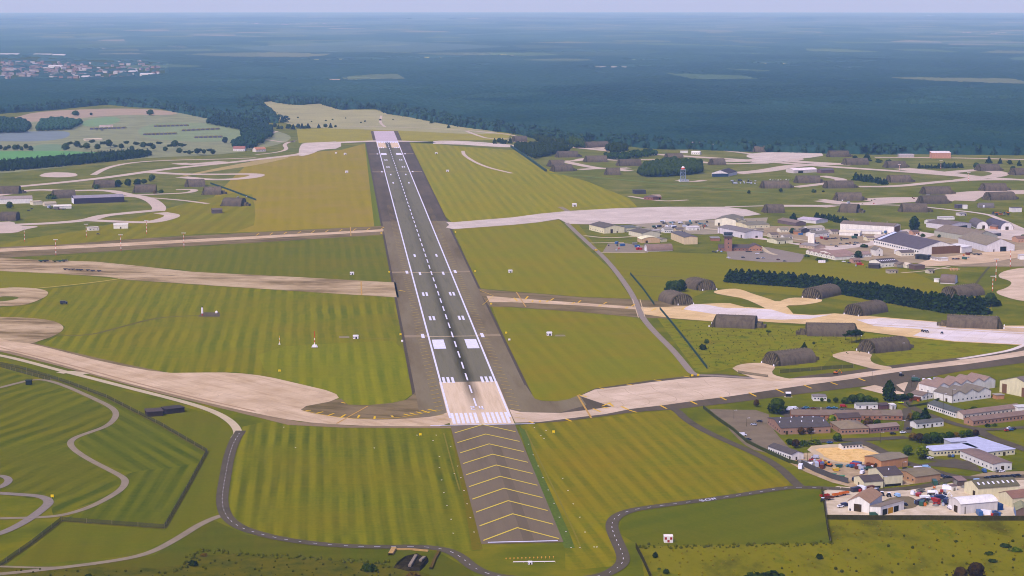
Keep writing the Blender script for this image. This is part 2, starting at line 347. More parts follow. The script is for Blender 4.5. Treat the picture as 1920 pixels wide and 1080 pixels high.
for (x0, x1, y, t), c in zip(CLEAR, CC):
    k = 10; pts = [((x0 + x1) / 2 + (x1 - x0) / 2 * math.cos(2 * math.pi * i / k) * (1 + .1 * math.sin(i * 2.3 + x0)), y + t * .8 * math.sin(2 * math.pi * i / k)) for i in range(k)]
    CPOL.append(PP(pts)); patch(pts, tuple(int(v * (.86 if v > 150 else .95)) for v in c), .2, .3, .01, 1)
# ================================================================== PAVING
CONC = dict(a=(206,182,160), b=(222,206,196), c=(190,170,150))
def conc_mat(name, ca, cb, stain, ang_px, slab=7.6, amt=.5):
    a, b_ = P(*ang_px[0]), P(*ang_px[1]); ang = math.atan2(-(b_[0] - a[0]), b_[1] - a[1])
    m, n, l, b = new_mat(name); base = mapping(n, l); v = mapping(n, l, ang)
    c = ramp(n, l, noise(n, l, base, .03, 6, .65), [(.3, lin(ca)), (.7, lin(cb))])
    st = noise(n, l, mapping(n, l, ang, (1, .12, 1)), .12, 6, .7)
    c = mix(n, l, math_(n, l, 'MULTIPLY', ramp(n, l, st, [(.5, (0, 0, 0)), (.72, (1, 1, 1))]), amt), c, lin(stain))
    br = n.new('ShaderNodeTexBrick'); br.offset = 0; br.inputs['Scale'].default_value = .5 / slab; br.inputs['Brick Width'].default_value = 1; br.inputs['Row Height'].default_value = 1
    br.inputs['Mortar Size'].default_value = .02; br.inputs['Color1'].default_value = (1, 1, 1, 1); br.inputs['Color2'].default_value = (.82, .81, .8, 1); br.inputs['Mortar'].default_value = (.72, .7, .68, 1)
    l.new(v, br.inputs['Vector']); c = mix(n, l, .6, c, br.outputs[0], 'MULTIPLY')
    l.new(c, b.inputs['Base Color']); return m
conc = conc_mat('concrete_apron', (182,158,136), (208,186,166), (146,122,100), ((0,640), (500,775)))
conc_w = conc_mat('concrete_new', (204,192,188), (220,210,208), (184,160,138), ((1500,600), (1900,630)), 7.6, .25)
conc_r = conc_mat('concrete_apron_east', (186,166,150), (212,192,178), (158,132,112), ((970,780), (1440,720)))
conc_f = conc_mat('concrete_far', (184,172,170), (206,194,194), (158,142,136), ((1010,405), (1400,390)), 7.6, .3)
conc_y = conc_mat('concrete_yellow', (198,170,130), (220,194,158), (176,144,104), ((1200,575), (1600,610)), 7.6, .4)
asph_s = rough_mat('asphalt_shoulder', [(96,84,78), (112,100,92), (122,112,102), (106,94,88)], .03, (1, .12, 1), math.radians(5))
asph_d = rough_mat('asphalt_dark', [(78,70,74), (92,82,86), (104,92,92)], .04, (1, .15, 1), math.radians(5))
asph_b = rough_mat('asphalt_brown', [(88,76,68), (108,94,82), (128,112,96), (98,84,74)], .05, (1, .3, 1), math.radians(70))
asph_r = rough_mat('asphalt_road', [(74,68,74), (90,82,86), (82,75,80)], .05)
asph_m = rough_mat('asphalt_old_strip', [(96,82,72), (124,106,90), (162,142,120), (184,164,142), (112,96,84)], .03, (.35, 1, 1), math.radians(-4))
road_l = mat('road_light', (182,168,148), .1, .1); road_g = mat('road_grey', (134,122,114), .12, .1)
white = mat('paint_white', (216,213,226), .12, .35); yellow = mat('paint_yellow', (212,176,52), .12, .8); edge_dark = mat('verge_dark', (78,66,72), .2, .3)
Z1, Z2, Z3, Z4, Z5 = .12, .17, .23, .29, .36
# ---- runway in its own frame: u across, v along (metres from the near threshold)
R0 = Vector(P(904.5, 796)); R1 = Vector(P(726, 266)); RD = (R1 - R0).normalized(); RN = Vector((RD.y, -RD.x)); RL = (R1 - R0).length
RANG = math.atan2(-RD.x, RD.y)
def rw(u, v): p = R0 + RD * v + RN * u; return (p.x, p.y)
def rrect(vs, fs, u0, v0, u1, v1, z):
    k = len(vs); vs += [(*rw(u0, v0), z), (*rw(u1, v0), z), (*rw(u1, v1), z), (*rw(u0, v1), z)]; fs.append((k, k + 1, k + 2, k + 3))
def rsheet(name, rects, m, z):
    vs, fs = [], []; z = lay(z)
    for r in rects: rrect(vs, fs, *r, z)
    return tag(link(name, mesh(name, vs, fs), [m]), kind='structure')
def runway_mat(name, cols, rubber, v0, v1, both=True):
    m, n, l, b = new_mat(name)
    v = mapping(n, l, RANG, loc=(R0.x, R0.y, 0)); sx = n.new('ShaderNodeSeparateXYZ'); l.new(v, sx.inputs[0])
    f = noise(n, l, mapping(n, l, RANG, (1, .05, 1)), .16, 6, .65)
    c = ramp(n, l, f, [(.3, lin(cols[0])), (.5, lin(cols[1])), (.7, lin(cols[2]))])
    w = noise(n, l, mapping(n, l, RANG, (1, .02, 1)), .8, 5, .75)
    d = math_(n, l, 'ABSOLUTE', math_(n, l, 'ADD', sx.outputs[0], math_(n, l, 'MULTIPLY_ADD', w, 5., -2.5)))
    ac = ramp(n, l, math_(n, l, 'DIVIDE', d, 12.), [(.08, (1, 1, 1)), (.62, (0, 0, 0))])
    al = ramp(n, l, math_(n, l, 'DIVIDE', sx.outputs[1], RL), [(v0 / RL, (0, 0, 0)), ((v0 + 90) / RL, (1, 1, 1)), ((v0 + 280) / RL, (.9, .9, .9)), ((v0 + 800) / RL, (.38, .38, .38)), (.8, (.3, .3, .3)), (1, (.7, .7, .7))])
    k = math_(n, l, 'MULTIPLY', math_(n, l, 'MULTIPLY', ac, al), rubber)
    c = mix(n, l, k, c, lin((46, 42, 50)))
    l.new(c, b.inputs['Base Color']); b.inputs['Roughness'].default_value = .8; return m
W2 = 22.9
rsheet('runway_shoulder', [(-43, 14, -W2, 1285), (W2, 14, 43, 1285)], asph_s, Z2)
rsheet('runway_shoulder', [(-43, 1285, -W2, RL - 3), (W2, 1285, 43, RL - 3)], asph_d, Z2)
rsheet('runway_verge', [(-45.5, 75, -43, RL - 8), (43, 75, 45.5, RL - 8)], edge_dark, Z1)
rw_as = runway_mat('runway_asphalt', [(98,94,90), (112,108,102), (104,100,98)], .85, 90, 900)
rw_co = runway_mat('runway_concrete', [(192,170,150), (208,188,170), (186,164,144)], .75, 30, 400)
rsheet('runway', [(-W2, 157, W2, RL - 165)], rw_as, Z3)
rsheet('runway', [(-W2, 0, W2, 157), (-W2, RL - 165, W2, RL)], rw_co, Z3)
rsheet('runway', [(-5, RL - 165, 5, RL - 6)], rw_as, Z3 + .045)
rsheet('overrun', [(-W2, -309, W2, 0)], rough_mat('overrun_asphalt', [(102,90,88), (114,102,98), (108,96,94)], .05, (1, .1, 1), RANG), Z3)
rsheet('overrun', [(1, -309, 7, -70)], rough_mat('overrun_patch', [(98,87,86), (108,97,95)], .08, (1, .1, 1), RANG), Z3 + .045)
rsheet('overrun', [(-W2, RL + 12, W2, RL + 335)], mat('overrun_far', (184,170,186), .08, .02), Z3)
rsheet('overrun', [(W2, RL + 12, W2 + 9, RL + 335), (-W2 - 6, RL + 12, -W2, RL + 335)], asph_d, Z2)
# markings
rsheet('runway_marking', [(-22.4, 22, -20.9, RL - 2), (20.9, 22, 22.4, RL - 2)], white, Z5)
keys = [(s * (1.9 + 3.35 * i) if s > 0 else -(1.9 + 3.35 * i) - 2.05, 3, (s * (1.9 + 3.35 * i) if s > 0 else -(1.9 + 3.35 * i) - 2.05) + 2.05, 39) for s in (1, -1) for i in range(6)]
rsheet('threshold_marking', keys, white, Z5)
rsheet('threshold_marking', [(k[0], RL - 39, k[2], RL - 3) for k in keys], white, Z5)
rsheet('threshold_line', [(-37, -2.6, 37, -1.2)], white, Z5)
rsheet('threshold_line', [(-W2, RL - 2, W2, RL + 12)], mat('paint_far', (214,208,222), .05, .1), Z5)
tz = []
for vv, kind in ((152.5, 3), (305, 0), (457, 2), (610, 2), (762, 1), (914, 1)):
    for q in (0, 1):
        for s in (-1, 1):
            if kind == 0: rects = [(9.2, 19.6)]; L = 46
            else: rects = [(19.8 - i * 3.55 - 2.1 + (0 if kind == 3 else -3.2), 19.8 - i * 3.55 + (0 if kind == 3 else -3.2)) for i in range(kind)]; L = 24
            if kind == 1: rects = [(11.6, 13.9)]
            for a, b in rects:
                v0 = vv if q == 0 else RL - vv - L
                tz.append((min(s * a, s * b), v0, max(s * a, s * b), v0 + L))
rsheet('touchdown_marking', tz, white, Z5)
cl = []; v = 62.
while v < RL - 45:
    cl.append((-.62, v, .62, v + 30)); v += 50
rsheet('centreline_marking', cl, white, Z5)
# arrestor gear cables with white side boards
for px, py in ((850, 631), (812, 511), (745, 322.5), (738, 289)):
    q = Vector(P(px, py)) - R0; vv = q.dot(RD)
    rsheet('arrestor_strip', [(-43, vv - 3, -W2, vv + 9), (W2, vv - 3, 43, vv + 9)], mat('strip_worn', (140,124,110), .12, .1), Z4)
    rsheet('arrestor_cable', [(-W2, vv - 1.2, W2, vv + 1.2)], mat('cable_marks', (192,172,150), .25, .5), Z4)
    rsheet('arrestor_marking', [(-28, vv - 8, -25.2, vv + 14), (25.2, vv - 8, 28, vv + 14)], white, Z5)
# yellow shoulder chevron bars
vs, fs = [], []
v = 22.
while v < 1500:
    for s in (-1, 1):
        k = len(vs); z = Z4 + .05; a = 25.; 
        for du, dv in ((0, 0), (6.6, -6.0), (6.6, -7.0), (0, -1.0)):
            vs.append((*rw(s * (a + du), v + dv), z))
        fs.append((k, k + 1, k + 2, k + 3) if s < 0 else (k + 3, k + 2, k + 1, k))
    v += 15.2
tag(link('shoulder_marking', mesh('shoulder_marking', vs, fs), [mat('paint_yellow_worn', (176,150,78), .2, .5)]), kind='structure')
# overrun chevrons
vs, fs = [], []
for i in range(10):
    v = -1 - 30.6 * i
    for s in (-1, 1):
        k = len(vs)
        for u, dv in ((0, 0), (21.2, -25), (21.2, -26.9), (0, -1.9)): vs.append((*rw(s * u, v + dv), Z5 + .05))
        fs.append((k, k + 1, k + 2, k + 3)[::-1] if s > 0 else (k, k + 1, k + 2, k + 3))
tag(link('overrun_chevron', mesh('overrun_chevron', vs, fs), [mat('paint_yellow_pale', (206,188,84), .08, .5)]), kind='structure')
rsheet('overrun_end_line', [(-19, -307, 20, -305.6)], white, Z5)
# runway number
dg = []
def seg(u, rects):
    for a, b, c, d in rects: dg.append((u + a, 50 + b, u + c, 50 + d))
seg(-4.6, [(0, 10.4, 3, 12), (2, 5.5, 3, 10.6), (0, 5.2, 3, 6.8), (0, 1, 1, 5.4), (0, 0, 3, 1.6)])
seg(1.6, [(0, 4, 1, 12), (0, 3.4, 3.4, 5.2), (2, 0, 3, 12)])
rsheet('runway_number', dg, white, Z5)
# ---- taxiways and aprons (photo outline brought down to the ground)
sheet('taxiway', [(0,622),(14,634),(100,655),(200,681),(305,700),(370,699),(440,699),(500,706),(560,720),(628,736),(638,750),(552,766),(600,779),(690,788),(760,786),(820,781),(843,772),(846,800),(760,800),(650,798),(560,791),(480,776),(400,758),(300,734),(200,709),(100,680),(-10,652),(-10,622)], conc, Z3, 1)
sheet('taxiway', [(-10,612),(12,632),(100,652),(210,678),(330,702),(330,708),(200,686),(60,655),(-10,640)], asph_b, Z2, 1)
sheet('taxiway', [(546,766),(640,748),(652,759),(690,760),(735,756),(762,750),(777,738),(782,722),(800,720),(843,772),(800,786),(690,791),(600,784)], asph_b, Z2, 0)
sheet('taxiway', [(-10,652),(100,680),(300,734),(480,776),(560,791),(650,798),(846,800),(846,803),(640,802),(540,797),(440,772),(300,738),(100,684),(-10,657)], mat('taxiway_edge', (134,114,98), .15, .1), Z1, 0)
sheet('taxiway', [(955,768),(975,773),(1000,774),(1050,775),(1105,769),(1147,763),(1087,743),(1115,731),(1172,724),(1222,717),(1285,710),(1335,707),(1385,710),(1440,712),(1560,707),(1660,693),(1765,680),(1865,667),(1925,657),(1925,667),(1815,683),(1690,697),(1590,712),(1515,722),(1440,733),(1360,745),(1310,751),(1247,760),(1185,767),(1135,777),(1060,786),(1010,792),(966,793)], conc_r, Z3, 0)
sheet('taxiway', [(985,722),(1003,748),(1017,752),(1042,753),(1067,749),(1085,741),(1150,762),(1060,776),(975,776),(950,768)], asph_s, Z2, 0)
sheet('taxiway', [(1087,742),(1115,729),(1222,713),(1285,706),(1345,701),(1400,706),(1470,713),(1500,706),(1600,695),(1665,686),(1797,671),(1890,658),(1925,650),(1925,680),(1815,694),(1760,704),(1715,712),(1680,722),(1700,738),(1640,722),(1590,728),(1485,741),(1370,756),(1262,768),(1190,773),(1060,790),(968,797),(1100,760)], asph_d, Z2, 0)
road('taxiway_edge_strip', [(1797,674),(1865,663),(1900,656),(1925,645)], 5, conc_w, Z4)
# crossing taxiway towards the shelters
sheet('taxiway', [(893,541),(930,545),(960,547),(1085,557),(1185,561),(1267,567),(1300,574),(1300,600),(1260,598),(1192,595),(1085,585),(960,576),(918,575)], asph_b, Z2, 0)
sheet('taxiway', [(912,555),(960,559),(1085,568),(1185,575),(1300,582),(1300,587),(1185,580),(1085,573),(960,567),(918,567)], conc, Z3, 0)
sheet('apron', [(1195,578),(1267,575),(1290,574),(1297,571),(1344,569),(1369,569),(1396,576),(1445,579),(1478,588),(1525,591),(1565,588),(1655,595),(1785,606),(1870,611),(1925,611),(1925,648),(1790,641),(1702,632),(1615,621),(1515,608),(1453,605),(1400,601),(1336,603),(1260,597),(1210,590)], conc_y, Z3, 0)
sheet('apron', [(1297,571),(1320,571),(1360,578),(1395,578),(1447,581),(1478,590),(1525,592),(1560,590),(1520,598),(1460,600),(1400,597),(1330,588),(1280,580)], conc_w, Z4, 0)
sheet('apron', [(1605,600),(1655,597),(1785,607),(1870,613),(1925,613),(1925,647),(1790,640),(1712,630),(1735,618),(1640,612)], conc_w, Z4, 0)
sheet('apron', [(1775,606),(1880,614),(1925,616),(1925,624),(1800,617),(1760,613)], conc, Z5, 0)
road('apron_joint', [(1625,609),(1720,613),(1800,620),(1925,627)], 1.6, mat('joint_stain', (190,160,112), .1), Z5 + .02)
sheet('taxiway', [(1490,592),(1452,588),(1425,573),(1395,560),(1365,555),(1338,550),(1340,545),(1375,541),(1393,544),(1410,551),(1440,560),(1458,567),(1475,560),(1495,558),(1542,561),(1540,567),(1500,573),(1472,573),(1480,580)], conc_y, Z3 + .045, 1)
sheet('taxiway', [(1369,693),(1385,684),(1410,681),(1435,681),(1456,687),(1445,700),(1460,707),(1500,714),(1430,716)], conc, Z3 + .045, 1)
sheet('taxiway', [(1556,667),(1575,661),(1599,658),(1637,663),(1630,675),(1642,684),(1680,690),(1650,696),(1580,677)], conc, Z3 + .045, 1)
# northern crossing taxiways
sheet('taxiway', [(-10,464),(125,458),(225,450),(325,444),(480,436),(718,424),(719,440),(480,455),(345,462),(225,470),(50,481),(-10,485)], asph_b, Z2, 0)
sheet('taxiway', [(-10,467),(225,456),(480,443),(719,430),(719,434),(480,448),(225,462),(-10,473)], conc, Z3, 0)
sheet('taxiway', [(-10,483),(60,487),(180,491),(260,499),(360,510),(480,516),(560,520),(742,530),(748,558),(600,549),(480,541),(330,531),(240,525),(200,519),(100,513),(-10,508)], asph_m, Z2, 0)
sheet('taxiway', [(836,416),(850,417),(960,408),(1012,401),(1065,396),(1150,391),(1250,388),(1360,388),(1400,393),(1427,402),(1380,408),(1310,413),(1200,420),(1110,421),(1065,420),(1048,411),(1010,417),(960,422),(850,430),(836,427),(842,422)], conc_f, Z3, 0)
road('taxiway', [(1360,388),(1440,386),(1560,385),(1620,384),(1700,385),(1760,391),(1850,401),(1872,410),(1940,440)], 9, conc_f, Z3, 2)
sheet('pavement', [(-10,542),(20,539),(62,540),(92,546),(88,556),(68,565),(45,573),(-10,575)], asph_m, Z3, 2, holes=[[(-8,556),(30,556),(37,559),(25,563),(-8,567)]])
sheet('pavement', [(-10,594),(70,597),(105,603),(121,613),(115,623),(95,633),(75,639),(60,645),(12,640),(-10,630)], asph_m, Z3 + .045, 2)
road('track', [(65,541),(120,536),(190,528),(235,521)], 3, mat('track_sand', (176,158,92), .1), Z2)
# far taxiways
sheet('taxiway', [(560,285),(562,275),(568,268),(600,267),(639,265),(640,278),(600,281),(585,289),(560,294)], conc_f, Z3, 1)
sheet('taxiway', [(565,268.5),(700,263.5),(745,263.5),(960,272),(960,274),(812,270),(812,266),(745,266),(700,266),(600,270)], conc_f, Z3, 0)
sheet('taxiway', [(812,264),(860,264),(920,268),(975,273),(965,277),(900,274),(850,270),(813,268)], conc_f, Z3 + .045, 1)
far_rd = mat('taxiway_far', (186,170,164), .1, .03)
for w, pts in ((22, [(575,286),(560,290),(500,297),(440,304),(390,309),(320,316),(270,323),(200,333),(120,342),(-10,354)]), (12, [(175,328),(200,314),(250,304),(330,300),(400,299),(480,296)]),
               (30, [(335,306),(355,309),(420,303)]), (26, [(282,323),(340,327),(420,327),(490,326),(470,334),(400,338),(340,332)]), (20, [(-10,368),(60,355),(130,358),(200,356),(240,365),(280,372),(300,388),(296,396)]),
               (22, [(300,394),(255,398),(215,402),(190,405),(165,413),(95,419),(40,421),(-10,424)]), (22, [(165,413),(270,418),(300,414),(330,404),(300,399)]), (9, [(230,368),(330,374),(390,382)]), (12, [(330,356),(370,355),(355,362),(300,364),(240,366)]),
               (8, [(500,262),(540,268),(560,262),(530,270),(540,280),(520,286),(480,290)]), (7, [(455,272),(520,246)]), (6, [(715,217),(712,230),(722,238)]), (4, [(556,236),(700,237),(850,242),(960,252)]),
               (8, [(875,246),(890,252),(920,262),(990,256),(880,245)]), (7, [(868,283),(870,292),(905,312),(960,325)])):
    road('taxiway', pts, w, far_rd, Z2)
sheet('apron', [(-10,417),(26,415),(30,424),(80,424),(45,431),(30,437),(-10,438)], far_rd, Z3, 1)
sheet('apron', [(72,329),(90,323),(140,324),(148,330),(120,333),(80,332)], far_rd, Z3, 1)
for w, pts in ((18, [(960,262),(990,270),(1040,275),(1090,277),(1170,286),(1240,290),(1330,296),(1380,299),(1440,303),(1560,313),(1700,322),(1800,330),(1920,338)]), (14, [(1060,302),(1080,302),(1100,296),(1160,301)]),
               (14, [(1058,303),(1090,310),(1130,317),(1180,315)]), (14, [(1085,318),(1120,316),(1150,316),(1180,321)]), (22, [(1070,277),(1110,275),(1150,280)]), (26, [(1355,302),(1400,302),(1440,298),(1500,304),(1600,309)]),
               (20, [(1440,296),(1480,302),(1500,297),(1440,293)]), (26, [(1380,325),(1440,320),(1490,310),(1560,308)]), (14, [(1490,351),(1560,343),(1585,337),(1540,330)]), (16, [(1610,350),(1680,350),(1760,341),(1820,337),(1920,337)]),
               (20, [(1700,318),(1760,326),(1800,321),(1850,318),(1890,328),(1800,338)]), (26, [(1690,316),(1750,322),(1840,334)]), (22, [(1540,376),(1600,384),(1680,378),(1760,374)]), (40, [(1790,376),(1815,362),(1920,360)]), (34, [(1620,376),(1700,372),(1790,376)]), (9, [(1540,374),(1600,382)]), (18, [(1460,386),(1540,386),(1560,388)]), (12, [(1180,299),(1300,301),(1340,308),(1440,306)]),
               (10, [(1270,278),(1340,280),(1420,290)]), (12, [(1640,295),(1800,296),(1940,300)])):
    road('taxiway', pts, w * 1.45, far_rd, Z2)
sheet('apron', [(1400,289),(1440,285),(1540,286),(1545,294),(1440,302),(1400,296)], conc_f, Z3, 1)
sheet('apron', [(1395,304),(1470,295),(1485,301),(1440,307)], conc_f, Z3 + .045, 1)
# airfield roads
road('road', [(-10,664),(50,678),(112,695),(150,704),(250,730),(350,755),(405,773),(437,793),(448,812),(440,822)], 6.2, road_l, Z3)
road('road', [(112,700),(128,697),(160,702)], 9, road_l, Z3 - .01)
road('road', [(300,0)][:0] + [(-10,730),(20,722),(60,712),(90,713),(130,727),(170,745),(208,763),(219,775),(214,788),(198,801),(165,812),(138,822),(130,832),(140,845),(170,864),(210,884),(232,896),(236,905),(228,918),(205,933),(172,950),(140,961),(110,968),(70,971),(-10,973)], 4.6, road_g, Z3)
road('road', [(-10,925),(40,928),(78,931),(95,941),(80,956),(40,984),(-10,1006)], 6, mat('road_violet', (128,118,120), .1), Z3 + .045)
road('road', [(-10,892),(10,894),(18,901),(10,910),(-10,918)], 5, mat('road_violet', (128,118,120)), Z3 + .045)
pA = road('road', [(452,808),(440,826),(433,845),(428,862),(423,890),(417,925),(416,945),(424,970),(446,988),(480,1000),(530,1012),(600,1021),(660,1025),(720,1026),(790,1025),(838,1031),(866,1046),(882,1061),(905,1074),(945,1083),(1010,1087),(1080,1087),(1130,1080),(1157,1067),(1169,1054),(1168,1040),(1158,1018),(1150,1000),(1146,985),(1153,970),(1178,958),(1220,951),(1300,941),(1400,927),(1470,915),(1510,914),(1575,917)], 7.4, asph_r, Z3)
dashes('road_marking', pA, 4, 5, .34, white, Z4)
pB = road('road', [(1255,764),(1272,772),(1284,786),(1318,807),(1370,831),(1430,857),(1465,880),(1488,903),(1500,914)], 6.6, asph_r, Z3 + .045)
dashes('road_marking', pB, 4, 5, .3, white, Z4)
road('road', [(425,965),(405,970),(372,985),(340,1006),(292,1033),(250,1046),(180,1057),(80,1069),(-10,1078)], 5, road_g, Z3)
road('road', [(-10,1062),(100,1066),(180,1058)], 3, road_g, Z2)
pC = road('road', [(1062,418),(1085,440),(1110,463),(1130,480),(1152,505),(1172,532),(1188,557),(1197,580),(1207,600),(1232,628),(1262,657),(1285,685),(1300,704),(1330,704),(1420,710)], 6, mat('service_road', (136,124,124), .1), Z4)
for pts in ([(1186,561),(1197,596)], [(1200,562),(1209,594)]): road('road_edge_line', pts, .8, mat('cable_marks', (192,172,150)), Z5, 0)
road('path', [(925,627),(1030,627),(1140,626),(1225,625)], 1.2, mat('path_worn', (118,114,58), .15), Z1); road('path', [(636,632),(700,635),(760,634)], 1.4, mat('path_worn', (150,134,80)), Z1)
road('path', [(640,515),(735,516)], 1.0, mat('path_worn', (150,134,80)), Z1); road('path', [(880,511),(990,511)], 1.0, mat('path_worn', (150,134,80)), Z1)
road('path', [(985,806),(1010,860),(1045,930),(1078,1000),(1090,1030)], 1.0, mat('path_worn', (150,134,80)), Z1)
road('path', [(832,812),(850,880),(862,920)], 1.0, mat('path_worn', (150,134,80)), Z1)
road('path', [(1050,388),(1058,392),(1068,398)], 8, road_g, Z2); road('path', [(1060,398),(1140,380),(1240,372),(1330,372)], 2.5, mat('path_worn', (150,134,80)), Z1)
road('ditch', [(380,592),(300,594),(220,615),(165,630),(95,628)], 4, mat('ditch_grass', (98,92,44), .2), Z1)
sheet('pavement', [(378,586),(412,586),(412,594),(372,594)], asph_d, Z2)
def yel(name, pts, w, z=Z5, it=0): return road(name, pts, w, yellow, z, it)
tri = [((1112,767),(1126,773)), ((1165,763),(1178,769)),((1180,770),(1194,774)), ((1238,761),(1250,767)), ((1295,753),(1307,759)), ((1350,745),(1362,751)), ((1404,737),(1418,744)), ((1454,730),(1469,737)), ((1508,723),(1522,729)), ((1558,718),(1570,722)), ((1610,710),(1622,715)), ((1060,786),(1072,791)), ((992,791),(1000,794)),
       ((1226,713),(1240,715)), ((1175,721),(1188,723)), ((1282,706),(1294,708)), ((1123,728),(1133,730)), ((573,771),(583,770)), ((592,776),(606,773)), ((615,780),(626,776)), ((638,784),(648,778)), ((671,784),(674,779)), ((702,786),(703,781)), ((737,783),(734,780)), ((768,780),(757,777)),
       ((778,778),(768,775)), ((792,776),(780,773)), ((805,775),(790,770)), ((820,772),(802,768)), ((648,757),(640,755)), ((1085,741),(1100,745)), ((1130,762),(1144,756)),((1128,764),(1142,766)),
       ((1142,756),(1150,763)), ((964,559),(970,565)), ((985,562),(990,556)), ((998,567),(999,564)), ((1012,567),(1013,564)), ((1024,567),(1028,564)), ((1032,564),(1038,560)), ((1072,570),(1078,567)), ((1084,568),(1089,564)), ((1122,575),(1128,572)), ((1132,570),(1138,567)), ((1172,579),(1178,576)), ((1184,575),(1190,571)), ((1222,583),(1230,579)), ((1278,581),(1284,577))]
for a, b in tri: yel('taxiway_marking', [a, b], 1.5)
yel('taxiway_marking', [(568,771),(640,785),(700,787),(760,783),(820,769)], .6, Z4 + .04, 2)
yel('taxiway_marking', [(900,545),(925,555),(905,572)], .5); yel('taxiway_marking', [(760,547),(748,545)], 1.6)
hold = mat('hold_line', (176,140,84), .15)
for pts, w in (([(631,795),(690,762)], 1.2), ([(1083,742),(1109,785)], 1.4), ([(968,548),(986,576)], 1.2), ([(677,528),(678,554)], 1.4), ([(657,426),(658,443)], 1.2)): road('hold_line', pts, w, hold, Z5, 0)
for a in range(480, 720, 26): yel('taxiway_marking', [(a, 442 - (a - 480) * .05), (a + 6, 438 - (a - 480) * .05)], 1.0)
seal = mat('sealed_joint', (172,152,136), .1)
for k in range(5):
    x = 1120 + k * 50; y = 733 - k * 5
    road('apron_joint', [(x, y), (x + 8, y + 10), (x + 40, y + 18), (x + 52, y + 28), (x + 35, y + 33)], .55, seal, Z4)
road('apron_joint', [(380,730),(440,742),(490,755)], .6, seal, Z4); road('apron_joint', [(480,749),(540,765)], .6, seal, Z4)
road('apron_joint', [(0,652),(100,676),(300,731),(480,772)], 2.2, mat('taxi_line_stain', (158,132,112), .15), Z4)
for c in ((497, 768), (595, 733), (526, 722), (370, 738), (405, 740), (432, 752)):
    road('apron_joint', [(c[0]-6, c[1]-2), (c[0]+5, c[1]), (c[0]+4, c[1]+5), (c[0]-4, c[1]+6)], .4, seal, Z4)
# village and yards
sheet('pavement', [(1325,767),(1350,768),(1440,770),(1445,800),(1470,830),(1490,850),(1480,860),(1440,850),(1405,842),(1375,815),(1355,790)], rough_mat('carpark', [(104,94,92), (118,106,102), (128,116,108)], .05), Z2, 1)
sheet('pavement', [(1440,758),(1470,762),(1600,766),(1700,770),(1705,790),(1600,786),(1475,785)], asph_r, Z2, 0)
for w, pts in ((9, [(1470,835),(1520,838),(1590,825),(1640,822),(1700,817),(1720,806),(1760,812)][:0] + [(1480,832),(1560,826),(1640,824),(1700,820)]), (8, [(1600,826),(1625,832),(1650,845),(1690,866),(1740,880),(1790,895),(1850,898),(1940,892)]), (7, [(1790,897),(1740,912),(1690,917),(1620,922),(1575,917)]),
               (7, [(1695,756),(1720,770),(1760,785),(1800,799),(1850,807),(1900,803),(1940,800)]), (9, [(1830,803),(1850,818),(1890,832),(1940,850)]), (6, [(1745,862),(1800,868),(1860,862)]), (8, [(1715,712),(1705,735),(1700,756)]), (6, [(1700,766),(1705,790),(1700,812)])):
    road('road', pts, w, asph_r, Z3 + .045)
sheet('apron', [(1612,728),(1640,722),(1700,717),(1745,716),(1830,712),(1835,722),(1735,738),(1660,740)], conc_r, Z2, 0)
sheet('yard', [(1541,922),(1570,912),(1640,918),(1700,920),(1790,905),(1925,900),(1925,975),(1549,972)], rough_mat('yard_sand', [(168,154,140), (192,178,164), (210,198,186)], .1), Z2, 0)
sheet('yard', [(1660,935),(1700,930),(1715,935),(1724,945),(1715,953),(1690,956),(1640,956)], asph_s, Z3, 1)
sheet('yard', [(1480,868),(1500,850),(1540,848),(1560,866),(1640,878),(1700,880),(1780,895),(1700,910),(1600,915),(1560,905),(1510,885)], rough_mat('yard_grit', [(140,122,108), (164,144,126), (184,164,144)], .12), Z2, 0)
sheet('yard', [(1505,838),(1570,832),(1640,838),(1690,862),(1660,870),(1590,872),(1540,862)], rough_mat('yard_pale', [(178,160,140), (194,176,156)], .1), Z2 + .01, 1)
sheet('yard', [(1524,842),(1570,839),(1615,842),(1655,853),(1660,860),(1615,868),(1575,868),(1547,858),(1540,850)], rough_mat('sand_heap', [(172,134,88), (206,170,120), (222,188,138), (160,140,84)], .2), Z3, 1)
sheet('yard', [(1850,886),(1925,884),(1925,900),(1840,902),(1815,894)], rough_mat('parking_bays', [(142,126,112), (154,138,124)], .1), Z3, 0)
sheet('yard', [(1720,872),(1790,860),(1830,872),(1840,885),(1790,878)], asph_r, Z2, 0)
sheet('yard', [(1360,460),(1440,464),(1510,478),(1500,492),(1440,492),(1365,486)], rough_mat('carpark_north', [(128,118,120), (140,130,130)], .05), Z2, 0)
sheet('yard', [(1490,424),(1560,430),(1640,440),(1740,440),(1780,430),(1925,440),(1925,500),(1800,500),(1740,494),(1640,492),(1560,478),(1500,456),(1420,440),(1340,425)], rough_mat('yard_north', [(128,114,104), (150,134,120), (160,146,130)], .04), Z2 - .01, 0)
sheet('yard', [(1170,418),(1260,415),(1340,412),(1440,408),(1430,436),(1320,440),(1250,436)], rough_mat('yard_equipment', [(134,126,118), (158,148,138)], .05), Z2, 0)
sheet('yard', [(1830,415),(1925,430),(1925,455),(1860,445)], conc_f, Z2, 0)
sheet('apron', [(1480,455),(1560,462),(1630,455),(1640,440),(1700,430),(1760,440),(1700,455),(1640,460),(1560,470),(1450,452),(1400,446),(1396,440)], conc_f, Z2 + .01, 0)
sheet('apron', [(1740,488),(1800,478),(1850,473),(1925,468),(1925,480),(1860,492),(1780,498),(1700,502)], conc, Z3, 0)
sheet('apron', [(1868,520),(1880,508),(1930,500),(1930,566),(1900,562),(1860,548),(1890,540),(1900,528)], conc_r, Z3, 2)
